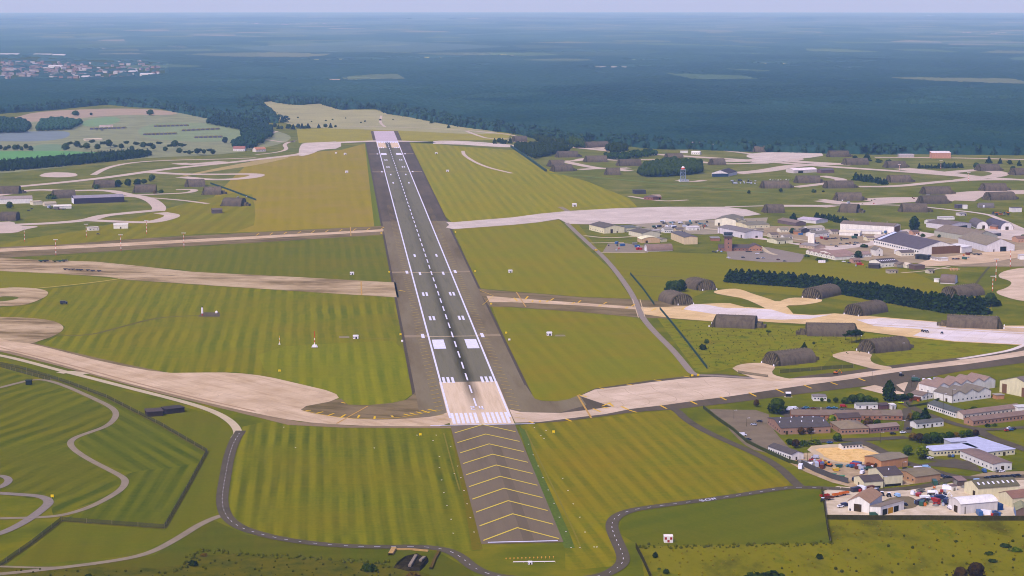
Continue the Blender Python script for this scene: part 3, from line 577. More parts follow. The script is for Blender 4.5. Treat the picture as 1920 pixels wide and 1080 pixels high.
for w, pts in ((6, [(1095,442),(1140,447),(1200,443),(1240,440)]), (5, [(1100,456),(1170,455)]), (4, [(1125,474),(1210,474)]), (6, [(1300,426),(1420,440),(1520,452)]), (6, [(1425,462),(1440,474),(1455,478)]), (4, [(1780,500),(1740,508),(1690,512)]), (6, [(1700,500),(1800,505)])):
    road('path', pts, w, road_l, Z3 + .02)
sheet('yard', [(1140,457),(1170,456),(1215,462),(1215,474),(1130,473)], road_g, Z2, 0)
road('ditch', [(1858,497),(1838,520),(1822,545)], 2.5, mat('ditch_dark', (74,70,60), .2), Z1)
road('ditch', [(1255,566),(1180,520),(1150,505)][:0] + [(1180,516),(1260,520),(1340,526)], 3, mat('ditch_grass', (98,92,44)), Z1)
road('path', [(1270,338),(1300,341),(1320,338)], 14, far_rd, Z1); road('path', [(1180,368),(1240,378),(1290,375)], 8, far_rd, Z1)
road('path', [(1030,325),(1180,338),(1300,350),(1440,362)], 9, mat('wet_grass', (92,114,70), .1), Z1)
# ================================================================== FAR FOREST
def in_poly(X, Y, poly):
    ins = np.zeros(X.shape, bool); k = len(poly)
    for i in range(k):
        x0, y0 = poly[i]; x1, y1 = poly[(i + 1) % k]
        if y0 == y1: continue
        c = (y0 > Y) != (y1 > Y); ins ^= c & (X < (x1 - x0) * (Y - y0) / (y1 - y0) + x0)
    return ins
def hashn(i, j, k=0):
    h = np.sin(i * 127.1 + j * 311.7 + k * 74.7) * 43758.5453; return h - np.floor(h)
def vnoise(X, Y, s):
    x, y = X / s, Y / s; i, j = np.floor(x), np.floor(y); fx, fy = x - i, y - j; fx = fx * fx * (3 - 2 * fx); fy = fy * fy * (3 - 2 * fy)
    return (hashn(i, j) * (1 - fx) + hashn(i + 1, j) * fx) * (1 - fy) + (hashn(i, j + 1) * (1 - fx) + hashn(i + 1, j + 1) * fx) * fy
def crowns(X, Y, s):          # rounded tree tops on a jittered grid: 1 at a tip, 0 between
    x, y = X / s, Y / s; i, j = np.floor(x), np.floor(y); best = np.full(X.shape, -9.)
    for a in (-1, 0, 1):
        for b in (-1, 0, 1):
            ci, cj = i + a, j + b; dx = x - ci - .15 - .7 * hashn(ci, cj, 1); dy = y - cj - .15 - .7 * hashn(ci, cj, 2)
            best = np.maximum(best, .45 * hashn(ci, cj, 3) + 1 - 1.5 * (dx * dx + dy * dy))
    return np.clip(best, 0, 1.5) / 1.5
EDGE = [(-120,226),(0,213),(60,209),(100,206),(170,199),(200,196),(240,200),(300,204),(330,210),(385,221),(450,226),(520,231),(500,212),(484,192),(510,189),(520,193),(560,197),(600,194),(640,206),(705,204),(730,214),(765,219),(830,232),(880,240),(930,246),(975,252),(1010,262),(1040,270),(1080,272),(1110,264),(1150,270),(1200,277),(1240,280),(1300,280),(1380,284),(1480,286),(1560,288),(1640,290),(1720,289),(1800,290),(1920,291),(2080,295)]
FPOLY = PP(EDGE) + [(60000, 40000), (60000, 80000), (-60000, 80000), (-60000, 40000)]
a0, a1 = math.radians(-20), math.radians(20)
def forest(name, r0, r1, step, nc, H, cs, mt='forest'):
    R = np.arange(r0, r1 + step, step); A = np.linspace(a0, a1, nc)
    Rg, Ag = np.meshgrid(R, A, indexing='ij')
    jit = (hashn(Rg, Ag * 9000) - .5) * step * .5; Rg = Rg + jit
    X, Y = Rg * np.sin(Ag), Rg * np.cos(Ag)
    inside = in_poly(X, Y, FPOLY)
    brk = vnoise(X, Y, 38.) * .6 + vnoise(X * .5, Y, 90.) * .4
    for c in CPOL: inside &= ~(in_poly(X, Y, c) & (brk > .38))
    inside &= ~in_poly(X, Y, TOWN) | (vnoise(X, Y, 60.) > .76)
    stand = vnoise(X, Y, 420.); stand2 = vnoise(X + 999, Y * 1.7, 170.)
    fd = np.clip((Rg - 5000) / 9000, 0, 1); hh = H * (.72 + .28 * stand) * (.45 + .75 * (crowns(X, Y, cs) * (1 - .75 * fd) + .4 * .75 * fd)) * (.85 + .3 * vnoise(X, Y, 30.))
    gap = (stand2 > .93) if r0 < 12000 else (stand2 > 2)
    hh = np.where(gap, 1.5, hh); Z = zg(X, Y) + np.where(inside, hh, -1.)
    n1, n2 = X.shape; idx = np.arange(n1 * n2).reshape(n1, n2)
    keep = inside[:-1, :-1] | inside[1:, :-1] | inside[:-1, 1:] | inside[1:, 1:]
    q = np.stack([idx[:-1, :-1], idx[:-1, 1:], idx[1:, 1:], idx[1:, :-1]], -1)[keep]
    used, inv = np.unique(q, return_inverse=True); q = inv.reshape(-1, 4)
    co = np.stack([X, Y, Z], -1).reshape(-1, 3)[used]
    me = bpy.data.meshes.new(name); me.vertices.add(len(co)); me.vertices.foreach_set('co', co.astype(np.float32).ravel())
    me.loops.add(q.size); me.loops.foreach_set('vertex_index', q[:, ::-1].astype(np.int32).ravel())
    me.polygons.add(len(q)); me.polygons.foreach_set('loop_start', np.arange(0, q.size, 4, dtype=np.int32))
    me.update(); me.validate()
    return tag(link(name, me, [MATS[mt]]), kind='stuff', label='dark pine and birch forest stretching to the hazy horizon', cat='forest')
def forest_mat(nm='forest', far=0):
    m, n, l, b = new_mat(nm); v = mapping(n, l)
    big = noise(n, l, mapping(n, l, 0, (1, .5, 1)), .003, 6, .62); mid = noise(n, l, v, .02, 5, .7); fine = noise(n, l, v, .14, 4, .75)
    c = ramp(n, l, big, [(.3, lin((26,54,54))), (.5, lin((32,64,60))), (.7, lin((40,72,62)))])
    def cells(size, rot, ys, seed):          # plantation blocks, clearings and fields with real boundaries
        vo = n.new('ShaderNodeTexVoronoi'); vo.inputs['Scale'].default_value = 1 / size; l.new(mapping(n, l, rot, (1, ys, 1), (seed, seed * .7, 0)), vo.inputs['Vector']); sc_ = n.new('ShaderNodeSeparateColor'); l.new(vo.outputs['Color'], sc_.inputs[0]); return sc_.outputs
    def step(x, t, w=.015): return ramp(n, l, x, [(t, (0, 0, 0)), (t + w, (1, 1, 1))])
    p1 = cells(330, .3, .8, 100); p2 = cells(900, -.25, .7, 4000)
    c = mix(n, l, math_(n, l, 'MULTIPLY', p1[0], .6), c, lin((58, 88, 76)))
    c = mix(n, l, math_(n, l, 'MULTIPLY', p2[1], .5), c, lin((20, 42, 40)))
    c = mix(n, l, math_(n, l, 'MULTIPLY', ramp(n, l, mid, [(.45, (0, 0, 0)), (.7, (1, 1, 1))]), .45), c, lin((52,76,52)))
    c = mix(n, l, math_(n, l, 'MULTIPLY', ramp(n, l, fine, [(.4, (0, 0, 0)), (.65, (1, 1, 1))]), .5), c, lin((16,34,30)))
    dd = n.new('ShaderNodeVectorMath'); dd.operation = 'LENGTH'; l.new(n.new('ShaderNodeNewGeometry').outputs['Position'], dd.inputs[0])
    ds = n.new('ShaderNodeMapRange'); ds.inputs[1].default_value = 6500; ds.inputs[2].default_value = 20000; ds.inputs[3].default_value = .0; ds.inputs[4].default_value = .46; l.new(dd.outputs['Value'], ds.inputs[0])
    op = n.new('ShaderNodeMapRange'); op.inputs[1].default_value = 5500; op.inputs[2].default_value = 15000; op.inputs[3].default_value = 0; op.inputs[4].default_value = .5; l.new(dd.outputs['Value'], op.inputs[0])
    c = mix(n, l, math_(n, l, 'MULTIPLY', op.outputs[0], math_(n, l, 'MULTIPLY_ADD', noise(n, l, mapping(n, l, .1, (1, .5, 1)), .0012, 6, .65), 1.6, .2)), c, lin((98, 126, 116)))  # canopy pales with distance from the camera: extra haze put into the colour
    q = cells(300, .12, .6, 900); th = math_(n, l, 'LESS_THAN', q[0], ds.outputs[0])
    fc = ramp(n, l, q[1], [(.0, lin((84, 112, 90))), (.45, lin((108, 128, 104))), (.8, lin((136, 138, 120))), (1, lin((170, 160, 152)))])
    c = mix(n, l, math_(n, l, 'MULTIPLY', th, math_(n, l, 'MULTIPLY_ADD', q[2], .4, .14)), c, fc)
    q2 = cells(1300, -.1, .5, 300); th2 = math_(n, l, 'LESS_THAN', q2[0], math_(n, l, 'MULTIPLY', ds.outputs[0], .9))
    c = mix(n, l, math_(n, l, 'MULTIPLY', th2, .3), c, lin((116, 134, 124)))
    l.new(c, b.inputs['Base Color']); MATS[nm] = m
forest_mat(); forest_mat('forest_distant', 1)
TOWN = PP([(-40,152),(-40,112),(60,106),(150,112),(240,112),(310,118),(310,142),(250,148),(170,148),(150,156),(60,154)])
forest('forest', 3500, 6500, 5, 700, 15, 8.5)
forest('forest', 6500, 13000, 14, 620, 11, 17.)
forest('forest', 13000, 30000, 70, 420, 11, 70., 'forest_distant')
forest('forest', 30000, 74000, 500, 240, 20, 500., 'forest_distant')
# ================================================================== HAZE
def haze():
    b = MB(); b.box(-82000, -82000, -333, 82000, 82000, 312)
    m = bpy.data.materials.new('haze'); m.use_nodes = True; n = m.node_tree.nodes; n.remove(n['Principled BSDF'])
    v = n.new('ShaderNodeVolumePrincipled'); m.node_tree.links.new(v.outputs[0], n['Material Output'].inputs['Volume'])
    v.inputs['Color'].default_value = (.34, .62, 1.0, 1); v.inputs['Absorption Color'].default_value = (1, 1, 1, 1)
    v.inputs['Density'].default_value = 4.7e-5; v.inputs['Anisotropy'].default_value = 0
    tag(b.build('haze', m), kind='stuff', label='blue haze thickening towards the horizon', cat='haze')
haze()
# ================================================================== BUILDINGS
def frame(A, B, world=False):
    a, b = (A, B) if world else (P(*A), P(*B)); L = math.hypot(b[0] - a[0], b[1] - a[1]); return a, L, math.atan2(b[1] - a[1], b[0] - a[0])
def w_mat(c, dirt=(110,100,90)):
    a_ = sum(c) / 3; return mat('wall_%d_%d_%d' % c, tuple(int(v * .78 + a_ * .17) for v in c), .12, .5, .8, streak=(1, 1, .3))
def r_mat(c):
    a_ = sum(c) / 3; d_ = tuple(int((v * .62 + a_ * .38) * .93) for v in c); return mat('roof_%d_%d_%d' % c, d_ if a_ < 165 else c, .14, .25, .8, dirt=tuple(int(v * .82) for v in c))
glass = mat('window_glass', (38, 44, 56), .1, 1, .25); dark_door = mat('door_dark', (62, 48, 50), .08, 1); brown_door = mat('door_brown', (112, 82, 78), .1, .4, streak=(1, 1, .2)); dark_in = mat('opening_dark', (30, 28, 32), .05, 1)
trim_m = mat('trim_grey', (120, 116, 118), .06, 1)
WMESH = {}
def pane(w, h, d=.08):
    k = (round(w, 2), round(h, 2))
    if k not in WMESH: b = MB().box(-w / 2, -d, 0, w / 2, .05, h); WMESH[k] = mesh('window', b.v, b.f); WMESH[k].materials.append(glass)
    return WMESH[k]
def put(me, name, parent, loc, rz=0):
    o = bpy.data.objects.new(name, me); COL.objects.link(o); o.parent = parent; o.location = loc; o.rotation_euler = (0, 0, rz); return o
def roof_profile(kind, S, h, rise, n):
    if kind == 'gable': p = [(0, h)] + [q for i in range(n) for q in ((S * (i + .5) / n, h + rise), (S * (i + 1) / n, h))]
    elif kind == 'saw': p = [(0, h)] + [q for i in range(n) for q in ((S * (i + .02) / n, h + rise), (S * (i + 1) / n, h))]
    elif kind == 'mono': p = [(0, h), (S, h + rise)]
    elif kind == 'arch': p = [(S / 2 - S / 2 * math.cos(math.pi * i / 10), h + rise * math.sin(math.pi * i / 10)) for i in range(11)]
    elif kind == 'bow': p = [(S * i / 8, h + rise * (1 - (2 * i / 8 - 1) ** 2)) for i in range(9)]
    else: p = [(0, h), (S, h)]
    return p
def bld(name, label, A, B, depth, h, wall, roof, kind='gable', axis='x', rise=None, n=1, cat='building', win=0, wr=0, wl_=0, doors=(), group=None, chim=0, over=.35, sky_n=0, rot=0, vent=0, wz=1.3, wh=1.1, ww=1.1, white_gable=None):
    """walls A-B nearest the camera, DEPTH metres deep; axis of the ridge along the near wall (x) or away from it (y)"""
    a, L, rz = frame(A, B); root = empty(name, (a[0], a[1], .1), rz); tag(root, label, cat, group)
    S, T = (depth, L) if axis == 'x' else (L, depth)
    if rise is None: rise = {'gable': S / n * .17, 'hip': min(L, depth) * .17, 'mono': .8, 'arch': S * .42, 'bow': S * .1, 'flat': 0, 'saw': 1.6}[kind]
    wm, rm = w_mat(wall), r_mat(roof)
    b = MB()
    if kind == 'hip': prof = roof_profile('flat', S, h, 0, 1)
    else: prof = roof_profile(kind, S, h, rise, n)
    outline = [(0, -.5)] + [(S, -.5)] + [q for q in prof[::-1]]
    (b.prism_x if axis == 'x' else b.prism_y)(outline, 0, T)
    if axis == 'x': pass
    b.build('wall', wm, root)
    r = MB(); t = .22
    if kind == 'hip':
        i = min(S, T) / 2; o = over
        q = [(-o, -o), (T + o, -o), (T + o, S + o), (-o, S + o)] if axis == 'x' else [(-o, -o), (S + o, -o), (S + o, T + o), (-o, T + o)]
        X, Y = (T, S) if axis == 'x' else (S, T)
        if X >= Y: r1, r2 = (Y / 2, Y / 2), (X - Y / 2, Y / 2)
        else: r1, r2 = (X / 2, X / 2), (X / 2, Y - X / 2)
        vs = [(x, y, h + .02) for x, y in q] + [(x, y, h + .2) for x, y in q] + [(*r1, h + rise), (*r2, h + rise)]
        fs = [(3, 2, 1, 0), (0, 1, 5, 4), (1, 2, 6, 5), (2, 3, 7, 6), (3, 0, 4, 7)]
        fs += [(4, 5, 9, 8), (5, 6, 9), (6, 7, 8, 9), (7, 4, 8)] if X >= Y else [(4, 5, 8), (5, 6, 9, 8), (6, 7, 9), (7, 4, 8, 9)]
        r.add(vs, fs)
    elif kind == 'flat':
        X, Y = (T, S) if axis == 'x' else (S, T); r.box(-over, -over, h + .01, X + over, Y + over, h + .35)
    else:
        pr = list(prof); lo = []
        if kind != 'arch': pr[0] = (pr[0][0] - over, pr[0][1] - over * (pr[1][1] - pr[0][1]) / max(.1, (pr[1][0] - pr[0][0])) * (kind != 'saw')); pr[-1] = (pr[-1][0] + over, pr[-1][1] + over * (pr[-1][1] - pr[-2][1]) / max(.1, (pr[-1][0] - pr[-2][0])))
        else: pr = [((x - S / 2) * (1 + .5 / S) + S / 2, z) for x, z in pr]
        loop = [(x, z + .02) for x, z in pr] + [(x, z + t + .02) for x, z in pr[::-1]]
        # as strips so that the folded outline stays valid
        k = len(pr); T0, T1 = -over, T + over
        for i in range(k - 1):
            (x0, z0), (x1, z1) = pr[i], pr[i + 1]
            quad = [(x0, z0 + .02), (x1, z1 + .02), (x1, z1 + t), (x0, z0 + t)]
            (r.prism_x if axis == 'x' else r.prism_y)(quad, T0, T1)
    ro = r.build('roof', rm, root)
    X, Y = (T, S) if axis == 'x' else (S, T)
    def hx(x, y):
        s = y if axis == 'x' else x
        for (x0, z0), (x1, z1) in zip(prof, prof[1:]):
            if x0 <= s <= x1: return z0 + (z1 - z0) * (s - x0) / max(1e-6, x1 - x0)
        return h
    for i in range(win): put(pane(ww, wh), 'window', root, (X * (i + .5) / win, 0, wz))
    for i in range(wr): put(pane(ww, wh), 'window', root, (X, Y * (i + .5) / wr, wz), math.pi / 2)
    for i in range(wl_): put(pane(ww, wh), 'window', root, (0, Y * (i + .5) / wl_, wz), -math.pi / 2)
    for d in doors:                      # (face, position 0-1, width, height, material)
        face, pos, dw, dh, dm = d; q = MB(); npan = max(1, int(dw / 4)) if dw > 6 else 1
        for j in range(npan): q.box(-dw / 2 + dw * j / npan + (.06 if j else 0), -.12 - .05 * (j % 2), -.1, -dw / 2 + dw * (j + 1) / npan, .04, dh)
        o = q.build('door', dm, root); o.location, o.rotation_euler = {'f': ((X * pos, 0, 0), (0, 0, 0)), 'l': ((0, Y * pos, 0), (0, 0, -math.pi / 2)), 'r': ((X, Y * pos, 0), (0, 0, math.pi / 2))}[face]
    for i in range(sky_n):
        x = X * (i + .7) / (sky_n + .4); y = Y * .25; z = hx(x, y); z2 = hx(x, y + 1.2)
        q = MB(); q.add([(-.55, -1.2, z - (z2 - z) + .3), (.55, -1.2, z - (z2 - z) + .3), (.55, 1.2, z2 + .3), (-.55, 1.2, z2 + .3), (-.55, -1.2, z - (z2 - z)), (.55, -1.2, z - (z2 - z)), (.55, 1.2, z2), (-.55, 1.2, z2)], [(0, 1, 2, 3), (4, 5, 1, 0), (5, 6, 2, 1), (6, 7, 3, 2), (7, 4, 0, 3)])
        o = q.build('skylight', mat('skylight', (214, 214, 224), .03), ro); o.location = (x, y, 0)
    for i in range(chim):
        x, y = X * (i + .6) / (chim + .2), Y * .5; q = MB(); z = hx(x, y); q.box(-.5, -.5, z - .5, .5, .5, z + 1.5); q.box(-.6, -.6, z + 1.5, .6, .6, z + 1.7)
        o = q.build('chimney', mat('chimney_grey', (150, 140, 134), .1), ro); o.location = (x, y, 0)
    for i in range(vent):
        x = X * (i + .5) / vent; y = Y * (.3 + .35 * (i % 2)); z = hx(x, y); q = MB(); q.cyl(0, 0, z, z + 1.1, .45, .35, 8)
        o = q.build('roof_vent', mat('vent_white', (220, 220, 226), .04), ro); o.location = (x, y, 0)
    return root, X, Y, h
CREAM, WHITE, LILAC, BRICK, ORANGE, TAN = (222,214,178), (228,226,230), (214,208,226), (168,112,84), (196,136,88), (218,194,154)
R_BR, R_PK, R_DK, R_OL, R_GR, R_PU = (122,98,90), (152,118,106), (88,78,80), (118,106,78), (128,122,118), (104,92,104)
# --- village in the east
bld('sawtooth_hall', 'long white hall with three front gables and olive roof beside lawn', (1785,756), (1858,746), 20, 5.6, WHITE, (124,112,98), 'gable', 'y', 3.0, 3, 'hall', win=9, doors=(('l', .3, 2, 2.6, dark_door),))
bld('sawtooth_hall', 'white hall with five pink-brown gables behind the olive-roofed hall', (1757,742), (1866,727), 20, 6.2, WHITE, (158,124,112), 'gable', 'y', 3.0, 5, 'hall', wl_=3)
bld('entrance_lodge', 'small white gabled lodge with brown roof joined to the five-gabled hall', (1729,751), (1750,747), 12, 3.4, WHITE, (136,112,98), 'gable', 'y', 1.8, 1, 'building', win=3)
bld('cream_warehouse', 'cream gabled warehouse with two brown doors behind the white halls', (1874,735), (1935,748), 40, 9, CREAM, (126,110,104), 'gable', 'y', 5, 1, 'warehouse', doors=(('f', .15, 4.5, 7, brown_door), ('f', .75, 4.5, 7, brown_door)))
bld('brick_annex', 'small orange brick annex beside cream warehouse', (1868,749), (1883,748), 6, 3, ORANGE, (160,150,140), 'flat')
bld('bungalow', 'small white bungalow with grey hipped roof beside the taxiway lawn', (1525,752), (1550,752), 9, 3.2, WHITE, (128,118,122), 'hip', win=4, cat='bungalow')
bld('site_hut', 'white hut with grey roof and two openings beside dark red shed', (1606,768), (1646,767), 6, 3.4, WHITE, (134,138,132), 'gable', 'x', 1, win=3, doors=(('f', .5, 1.4, 2.4, dark_door),), cat='hut')
bld('garden_shed', 'dark red shed between white hut and white container', (1650,768), (1666,767), 7, 3, (110,72,74), (88,70,74), 'gable', 'x', cat='shed')
bld('storage_box', 'white storage container beside dark red shed', (1671,768), (1679,767.5), 5, 3.4, WHITE, (226,224,230), 'flat', cat='container', doors=(('f', .5, 1.6, 2.4, trim_m),))
bld('brick_terrace', 'very long low brick terrace with brown roof behind dark-roofed brick block', (1484,786), (1692,788), 13, 3.2, BRICK, (132,106,90), 'gable', 'x', 2.4, win=22, chim=2, cat='brick building')
bld('brick_wing', 'short brick wing with dark brown roof standing before the long brick terrace', (1572,793), (1614,791), 11, 3.4, BRICK, (92,74,74), 'gable', 'x', 2.2, win=6, cat='brick building')
bld('brick_wing', 'brick wing with grey-brown roof closing the end of the long terrace', (1655,788), (1692,787), 12, 3.6, (168,128,106), (130,112,92), 'gable', 'x', 2.4, win=3, cat='brick building')
b1, X, Y, h = bld('brick_block', 'square brick block under broad dark roof dotted with white vents', (1464,815), (1557,812), 34, 4.6, (162,122,102), (92,80,82), 'gable', 'x', 2.6, 1, 'brick building', win=7, wl_=6, doors=(('f', .12, 1.6, 2.4, dark_door),), vent=9)
bld('brick_house', 'brick house with tan hipped roof between dark-roofed block and pink-roofed terrace', (1577,815), (1629,813), 24, 3.8, (170,128,104), (150,128,96), 'hip', 'x', 3.4, win=8, wl_=2, cat='brick house')
bld('brick_terrace', 'short brick terrace with pinkish roof beside the hip-roofed brick house', (1632,813), (1686,808), 9, 3.6, (148,106,98), (150,122,112), 'gable', 'x', 1.6, win=9, cat='brick building')
bld('timber_hut', 'white hut with dark grey roof on lawn behind the roadside trees', (1718,804), (1769,799), 8, 3.6, WHITE, (96,96,98), 'gable', 'x', 1.4, win=6, doors=(('f', .3, 1.3, 2.4, dark_door), ('f', .58, 1.3, 2.4, dark_door)), cat='hut')
bld('barrack_hut', 'long white hut with dark green-grey roof along the village road', (1739,766), (1792,784), 11, 3.8, WHITE, (88,94,92), 'gable', 'x', 1.8, win=14, wr=1, cat='barrack hut', doors=(('r', .4, 1.4, 2.2, dark_door),))
bld('brick_barrack', 'long brick barrack with pink-brown roof beside the road junction', (1824,799), (1932,786), 10, 3.6, (170,124,100), (146,112,100), 'gable', 'x', 1.9, win=16, wl_=1, cat='brick building')
bld('brick_barrack', 'long barrack with white gable and pink-brown roof behind the front brick barrack', (1806,787), (1915,773), 10, 3.6, (214,200,192), (150,116,104), 'gable', 'x', 1.9, win=14, cat='barrack')
bld('guard_box', 'white block with windows at the picture edge beside three parked blue cars', (1909,777), (1928,776), 8, 5, WHITE, (190,190,196), 'flat', win=3)
ro, X, Y, h = bld('flat_roofed_office', 'cream office wing under pale blue flat roof with parked cars before it', (1750,856), (1833,850), 14, 3.5, CREAM, (176,180,212), 'flat', 'x', win=13, cat='office')
r2, X2, Y2, h2 = bld('flat_roofed_office', 'deep cream office block under pale blue flat roof at the lawn', (1852,858), (1903,852), 40, 3.5, CREAM, (180,184,216), 'flat', 'x', win=6, wr=4, wl_=5, cat='office', doors=(('f', .6, 2, 2.4, dark_door),))
bld('plant_room', 'small blue-grey roofed block rising behind the pale blue flat roof', (1783,842), (1812,840), 10, 4.6, (170,172,186), (176,180,206), 'flat')
bld('drill_shed', 'brown-roofed block with dark side wall and white end beside parked cars', (1862,884), (1897,881), 40, 4.6, (226,224,226), (146,114,104), 'gable', 'y', 1, 1, 'building', win=3, doors=(('f', .5, 2.2, 3, dark_door),), wl_=8)
bld('barrack_hut', 'long white hut with dark roof and ten windows beside carpark bend', (1440,848), (1484,864), 9.5, 4, WHITE, (92,80,82), 'gable', 'x', 1.8, win=10, cat='barrack hut', doors=(('f', .93, 1.4, 2.6, dark_door), ('r', .4, 1.2, 2.2, dark_door)))
bld('portable_cabin', 'small white cabin with dark green roof beside the sand heap', (1580,844), (1617,841), 6, 3, WHITE, (84,84,78), 'gable', 'x', .9, win=6, cat='cabin')
bld('brick_store', 'square orange brick store with tan roof beside the village road', (1652,882), (1702,874), 16, 6, ORANGE, (150,132,104), 'gable', 'x', 1.4, win=0, doors=(('l', .3, 2.4, 3.6, dark_door), ('f', .1, 1.3, 2.2, dark_door)), cat='brick store')
rr, X, Y, h = bld('brick_store', 'low orange brick workshop with olive roof and blue tank beside dark cars', (1716,907), (1763,901), 20, 4.2, (182,138,102), (134,118,86), 'gable', 'x', 1.6, win=0, wl_=4, cat='brick store')
bld('cream_workshop', 'low cream workshop with dark brown roof at the yard gate', (1620,917), (1656,914.5), 15, 4.4, CREAM, (88,72,76), 'gable', 'x', 2.2, win=0, cat='workshop', doors=(('f', .5, 9, 1.4, dark_in), ('l', .5, 1.4, 2.4, dark_door)))
bld('cream_workshop', 'taller cream workshop with dark brown roof beside the low cream workshop', (1656.5,913), (1692,910), 20, 7, CREAM, (92,76,80), 'gable', 'x', 3, win=0, cat='workshop', doors=(('f', .5, 11, 1.4, dark_in),), vent=1)
g1, X, Y, h = bld('gabled_garage', 'white gabled garage with orange-brown roof in the sandy yard', (1590,957.5), (1630,962.5), 24, 6, WHITE, (176,126,92), 'gable', 'y', 3.6, 1, 'garage', doors=(('f', .45, 4.6, 4.6, dark_door), ('f', .1, 1, 1.4, glass)))
bld('open_bay_shed', 'white shed with open bays and two posts joined to the orange-roofed garage', (1630.5,963), (1651,968), 22, 4.4, WHITE, (146,124,108), 'mono', 'y', 1.2, 1, 'shed', doors=(('r', .18, 4.4, 3.6, dark_in), ('r', .42, 4.4, 3.6, mat('bay_amber', (176,132,48), .2)), ('r', .66, 4.4, 3.6, dark_in)))
bld('membrane_warehouse', 'long pale warehouse with rounded white roof and dark brown end in sandy yard', (1801,965), (1870,959), 14, 6.2, (216,210,214), (222,220,226), 'bow', 'x', 2.0, 1, 'warehouse', doors=(('l', .4, 4, 4, dark_door), ('f', .12, .8, 4.5, trim_m), ('f', .42, .7, 1.2, glass), ('f', .55, .7, 1.2, glass)))
bld('skylight_hall', 'cream hall with olive roof carrying a row of round white skylights', (1834,935), (1911,929), 17, 6.2, CREAM, (112,104,74), 'gable', 'x', 3.2, 1, 'hall', sky_n=8, doors=(('l', .3, 3, 3.6, dark_door),))
bld('tile_roofed_store', 'cream store with red-brown tiled roof at the edge of the yard', (1898,952), (1935,948), 14, 5.6, CREAM, (160,104,86), 'gable', 'x', 2.8, 1, 'store')
bld('blue_sided_shed', 'brown shed with mossy roof and three blue doors on its side', (1905,971), (1930,972), 16, 4.4, (112,90,84), (150,150,104), 'gable', 'y', 2, 1, 'shed', doors=(('l', .2, 3.4, 3.4, mat('door_blue', (112,132,168), .1)), ('l', .5, 3.4, 3.4, mat('door_blue', (112,132,168))), ('l', .8, 3.4, 3.4, mat('door_blue', (112,132,168)))))
bld('blue_container', 'bright blue shipping container beside the round-roofed warehouse', (1872,958), (1881,957), 6, 3.4, (34,72,140), (40,80,150), 'flat', cat='container', over=.02, doors=(('f', .5, 2, 2.6, mat('door_navy', (24,52,104), .1)),))
bld('lean_to', 'dark open lean-to beside the skylight hall and white van', (1797,912), (1812,911), 8, 3.4, (96,80,82), (148,112,110), 'mono', 'x', cat='shed')
bld('storage_box', 'white storage box standing alone by the yard fence', (1785,921), (1794,920), 3, 3, WHITE, (120,90,90), 'flat', cat='container', doors=(('f', .5, 1.4, 2, trim_m),))
# --- technical site in the north-east
bld('cream_hangar', 'cream hangar with shallow dark roof nearest the service road', (1132.5,438), (1171,436), 44, 7, CREAM, (104,94,84), 'gable', 'y', 3.4, 1, 'hangar', wl_=6, doors=(('f', .37, 3.4, 5, dark_door), ('f', .64, 1.4, 2.4, dark_door)))
bld('hangar_annex', 'lower cream annex with green-grey roof joined to the cream hangar', (1171.5,435.5), (1194,434), 26, 5.4, CREAM, (112,118,112), 'gable', 'x', 1.6, win=2)
bld('hangar_annex', 'cream box with dark door at the end of the cream annex', (1194.5,433.5), (1203,433), 12, 4.6, CREAM, (170,160,148), 'flat', doors=(('f', .5, 4, 3.2, dark_door),))
bld('gabled_store', 'cream store with dark low roof behind the brick and cream store', (1203,446), (1237,444), 34, 5.6, (218,212,190), (112,100,88), 'gable', 'y', 2.6, 1, 'store')
bld('gabled_store', 'wide low store with brick base and cream gable before a brown half-round hut', (1203,456), (1237,455), 18, 4.6, (206,170,128), (212,208,178), 'bow', 'y', 2.6, 1, 'store', doors=(('f', .28, 3, 3, dark_door),))
bld('small_round_hut', 'tiny cream round-topped hut beside the tan box warehouse', (1240,454), (1251,453), 12, 2.4, CREAM, (130,120,108), 'arch', 'y', 2.2, 1, 'hut')
rh, X, Y, h = bld('half_round_hut', 'large brown half-round corrugated hut with white end beside fenced yard', (1214,472), (1261,470.5), 14, .6, (206,202,208), (146,112,100), 'arch', 'x', 7.2, 1, 'half-round hut', doors=(('l', .5, 3, 4, mat('door_white', (226,226,232), .04)),))
bld('tan_warehouse', 'tall tan box warehouse with dark grey roof standing alone on grass', (1283,458.5), (1308,457.8), 56, 8.6, TAN, (106,98,106), 'gable', 'y', 1.4, 1, 'warehouse')
bld('open_front_hangar', 'cream hangar with weathered olive roof and open front beside equipment park', (1340,423), (1380,424.5), 46, 8, (226,222,206), (134,124,104), 'gable', 'y', 3.2, 1, 'hangar', doors=(('l', .3, 16, 6, dark_in), ('f', .2, 2.4, 4, dark_door)))
bld('cream_workshop', 'cream workshop with olive roof joined to the open-front hangar', (1381,424.5), (1400,423), 30, 6.4, CREAM, (142,132,104), 'gable', 'y', 2.6, 1, 'workshop')
bld('cream_workshop', 'long low cream workshop with two dark chimneys behind the lilac-walled hangar', (1401,429), (1443,427), 38, 4.6, CREAM, (136,128,104), 'gable', 'x', 1.8, 1, 'workshop', win=4, chim=2)
bld('lilac_hangar', 'lilac-white hangar with grey roof and brick base beside control tower', (1396,447.5), (1430,445.5), 66, 7.6, LILAC, (132,122,124), 'gable', 'y', 2.4, 1, 'hangar', doors=(('f', .66, 3.4, 2.6, dark_door), ('l', .12, 2.6, 4, dark_door)))
bld('tower_annex', 'low brick building with dark pitched roof at the foot of control tower', (1348,470.5), (1404,470.8), 16, 3.6, (146,102,88), (92,76,80), 'gable', 'x', 3.2, 1, 'brick building', win=8)
bld('tower_annex', 'brick gabled wing facing the car park beside control tower', (1404.5,471), (1429,471), 20, 4.2, (174,122,92), (104,84,84), 'gable', 'y', 3.4, 1, 'brick building', win=4)
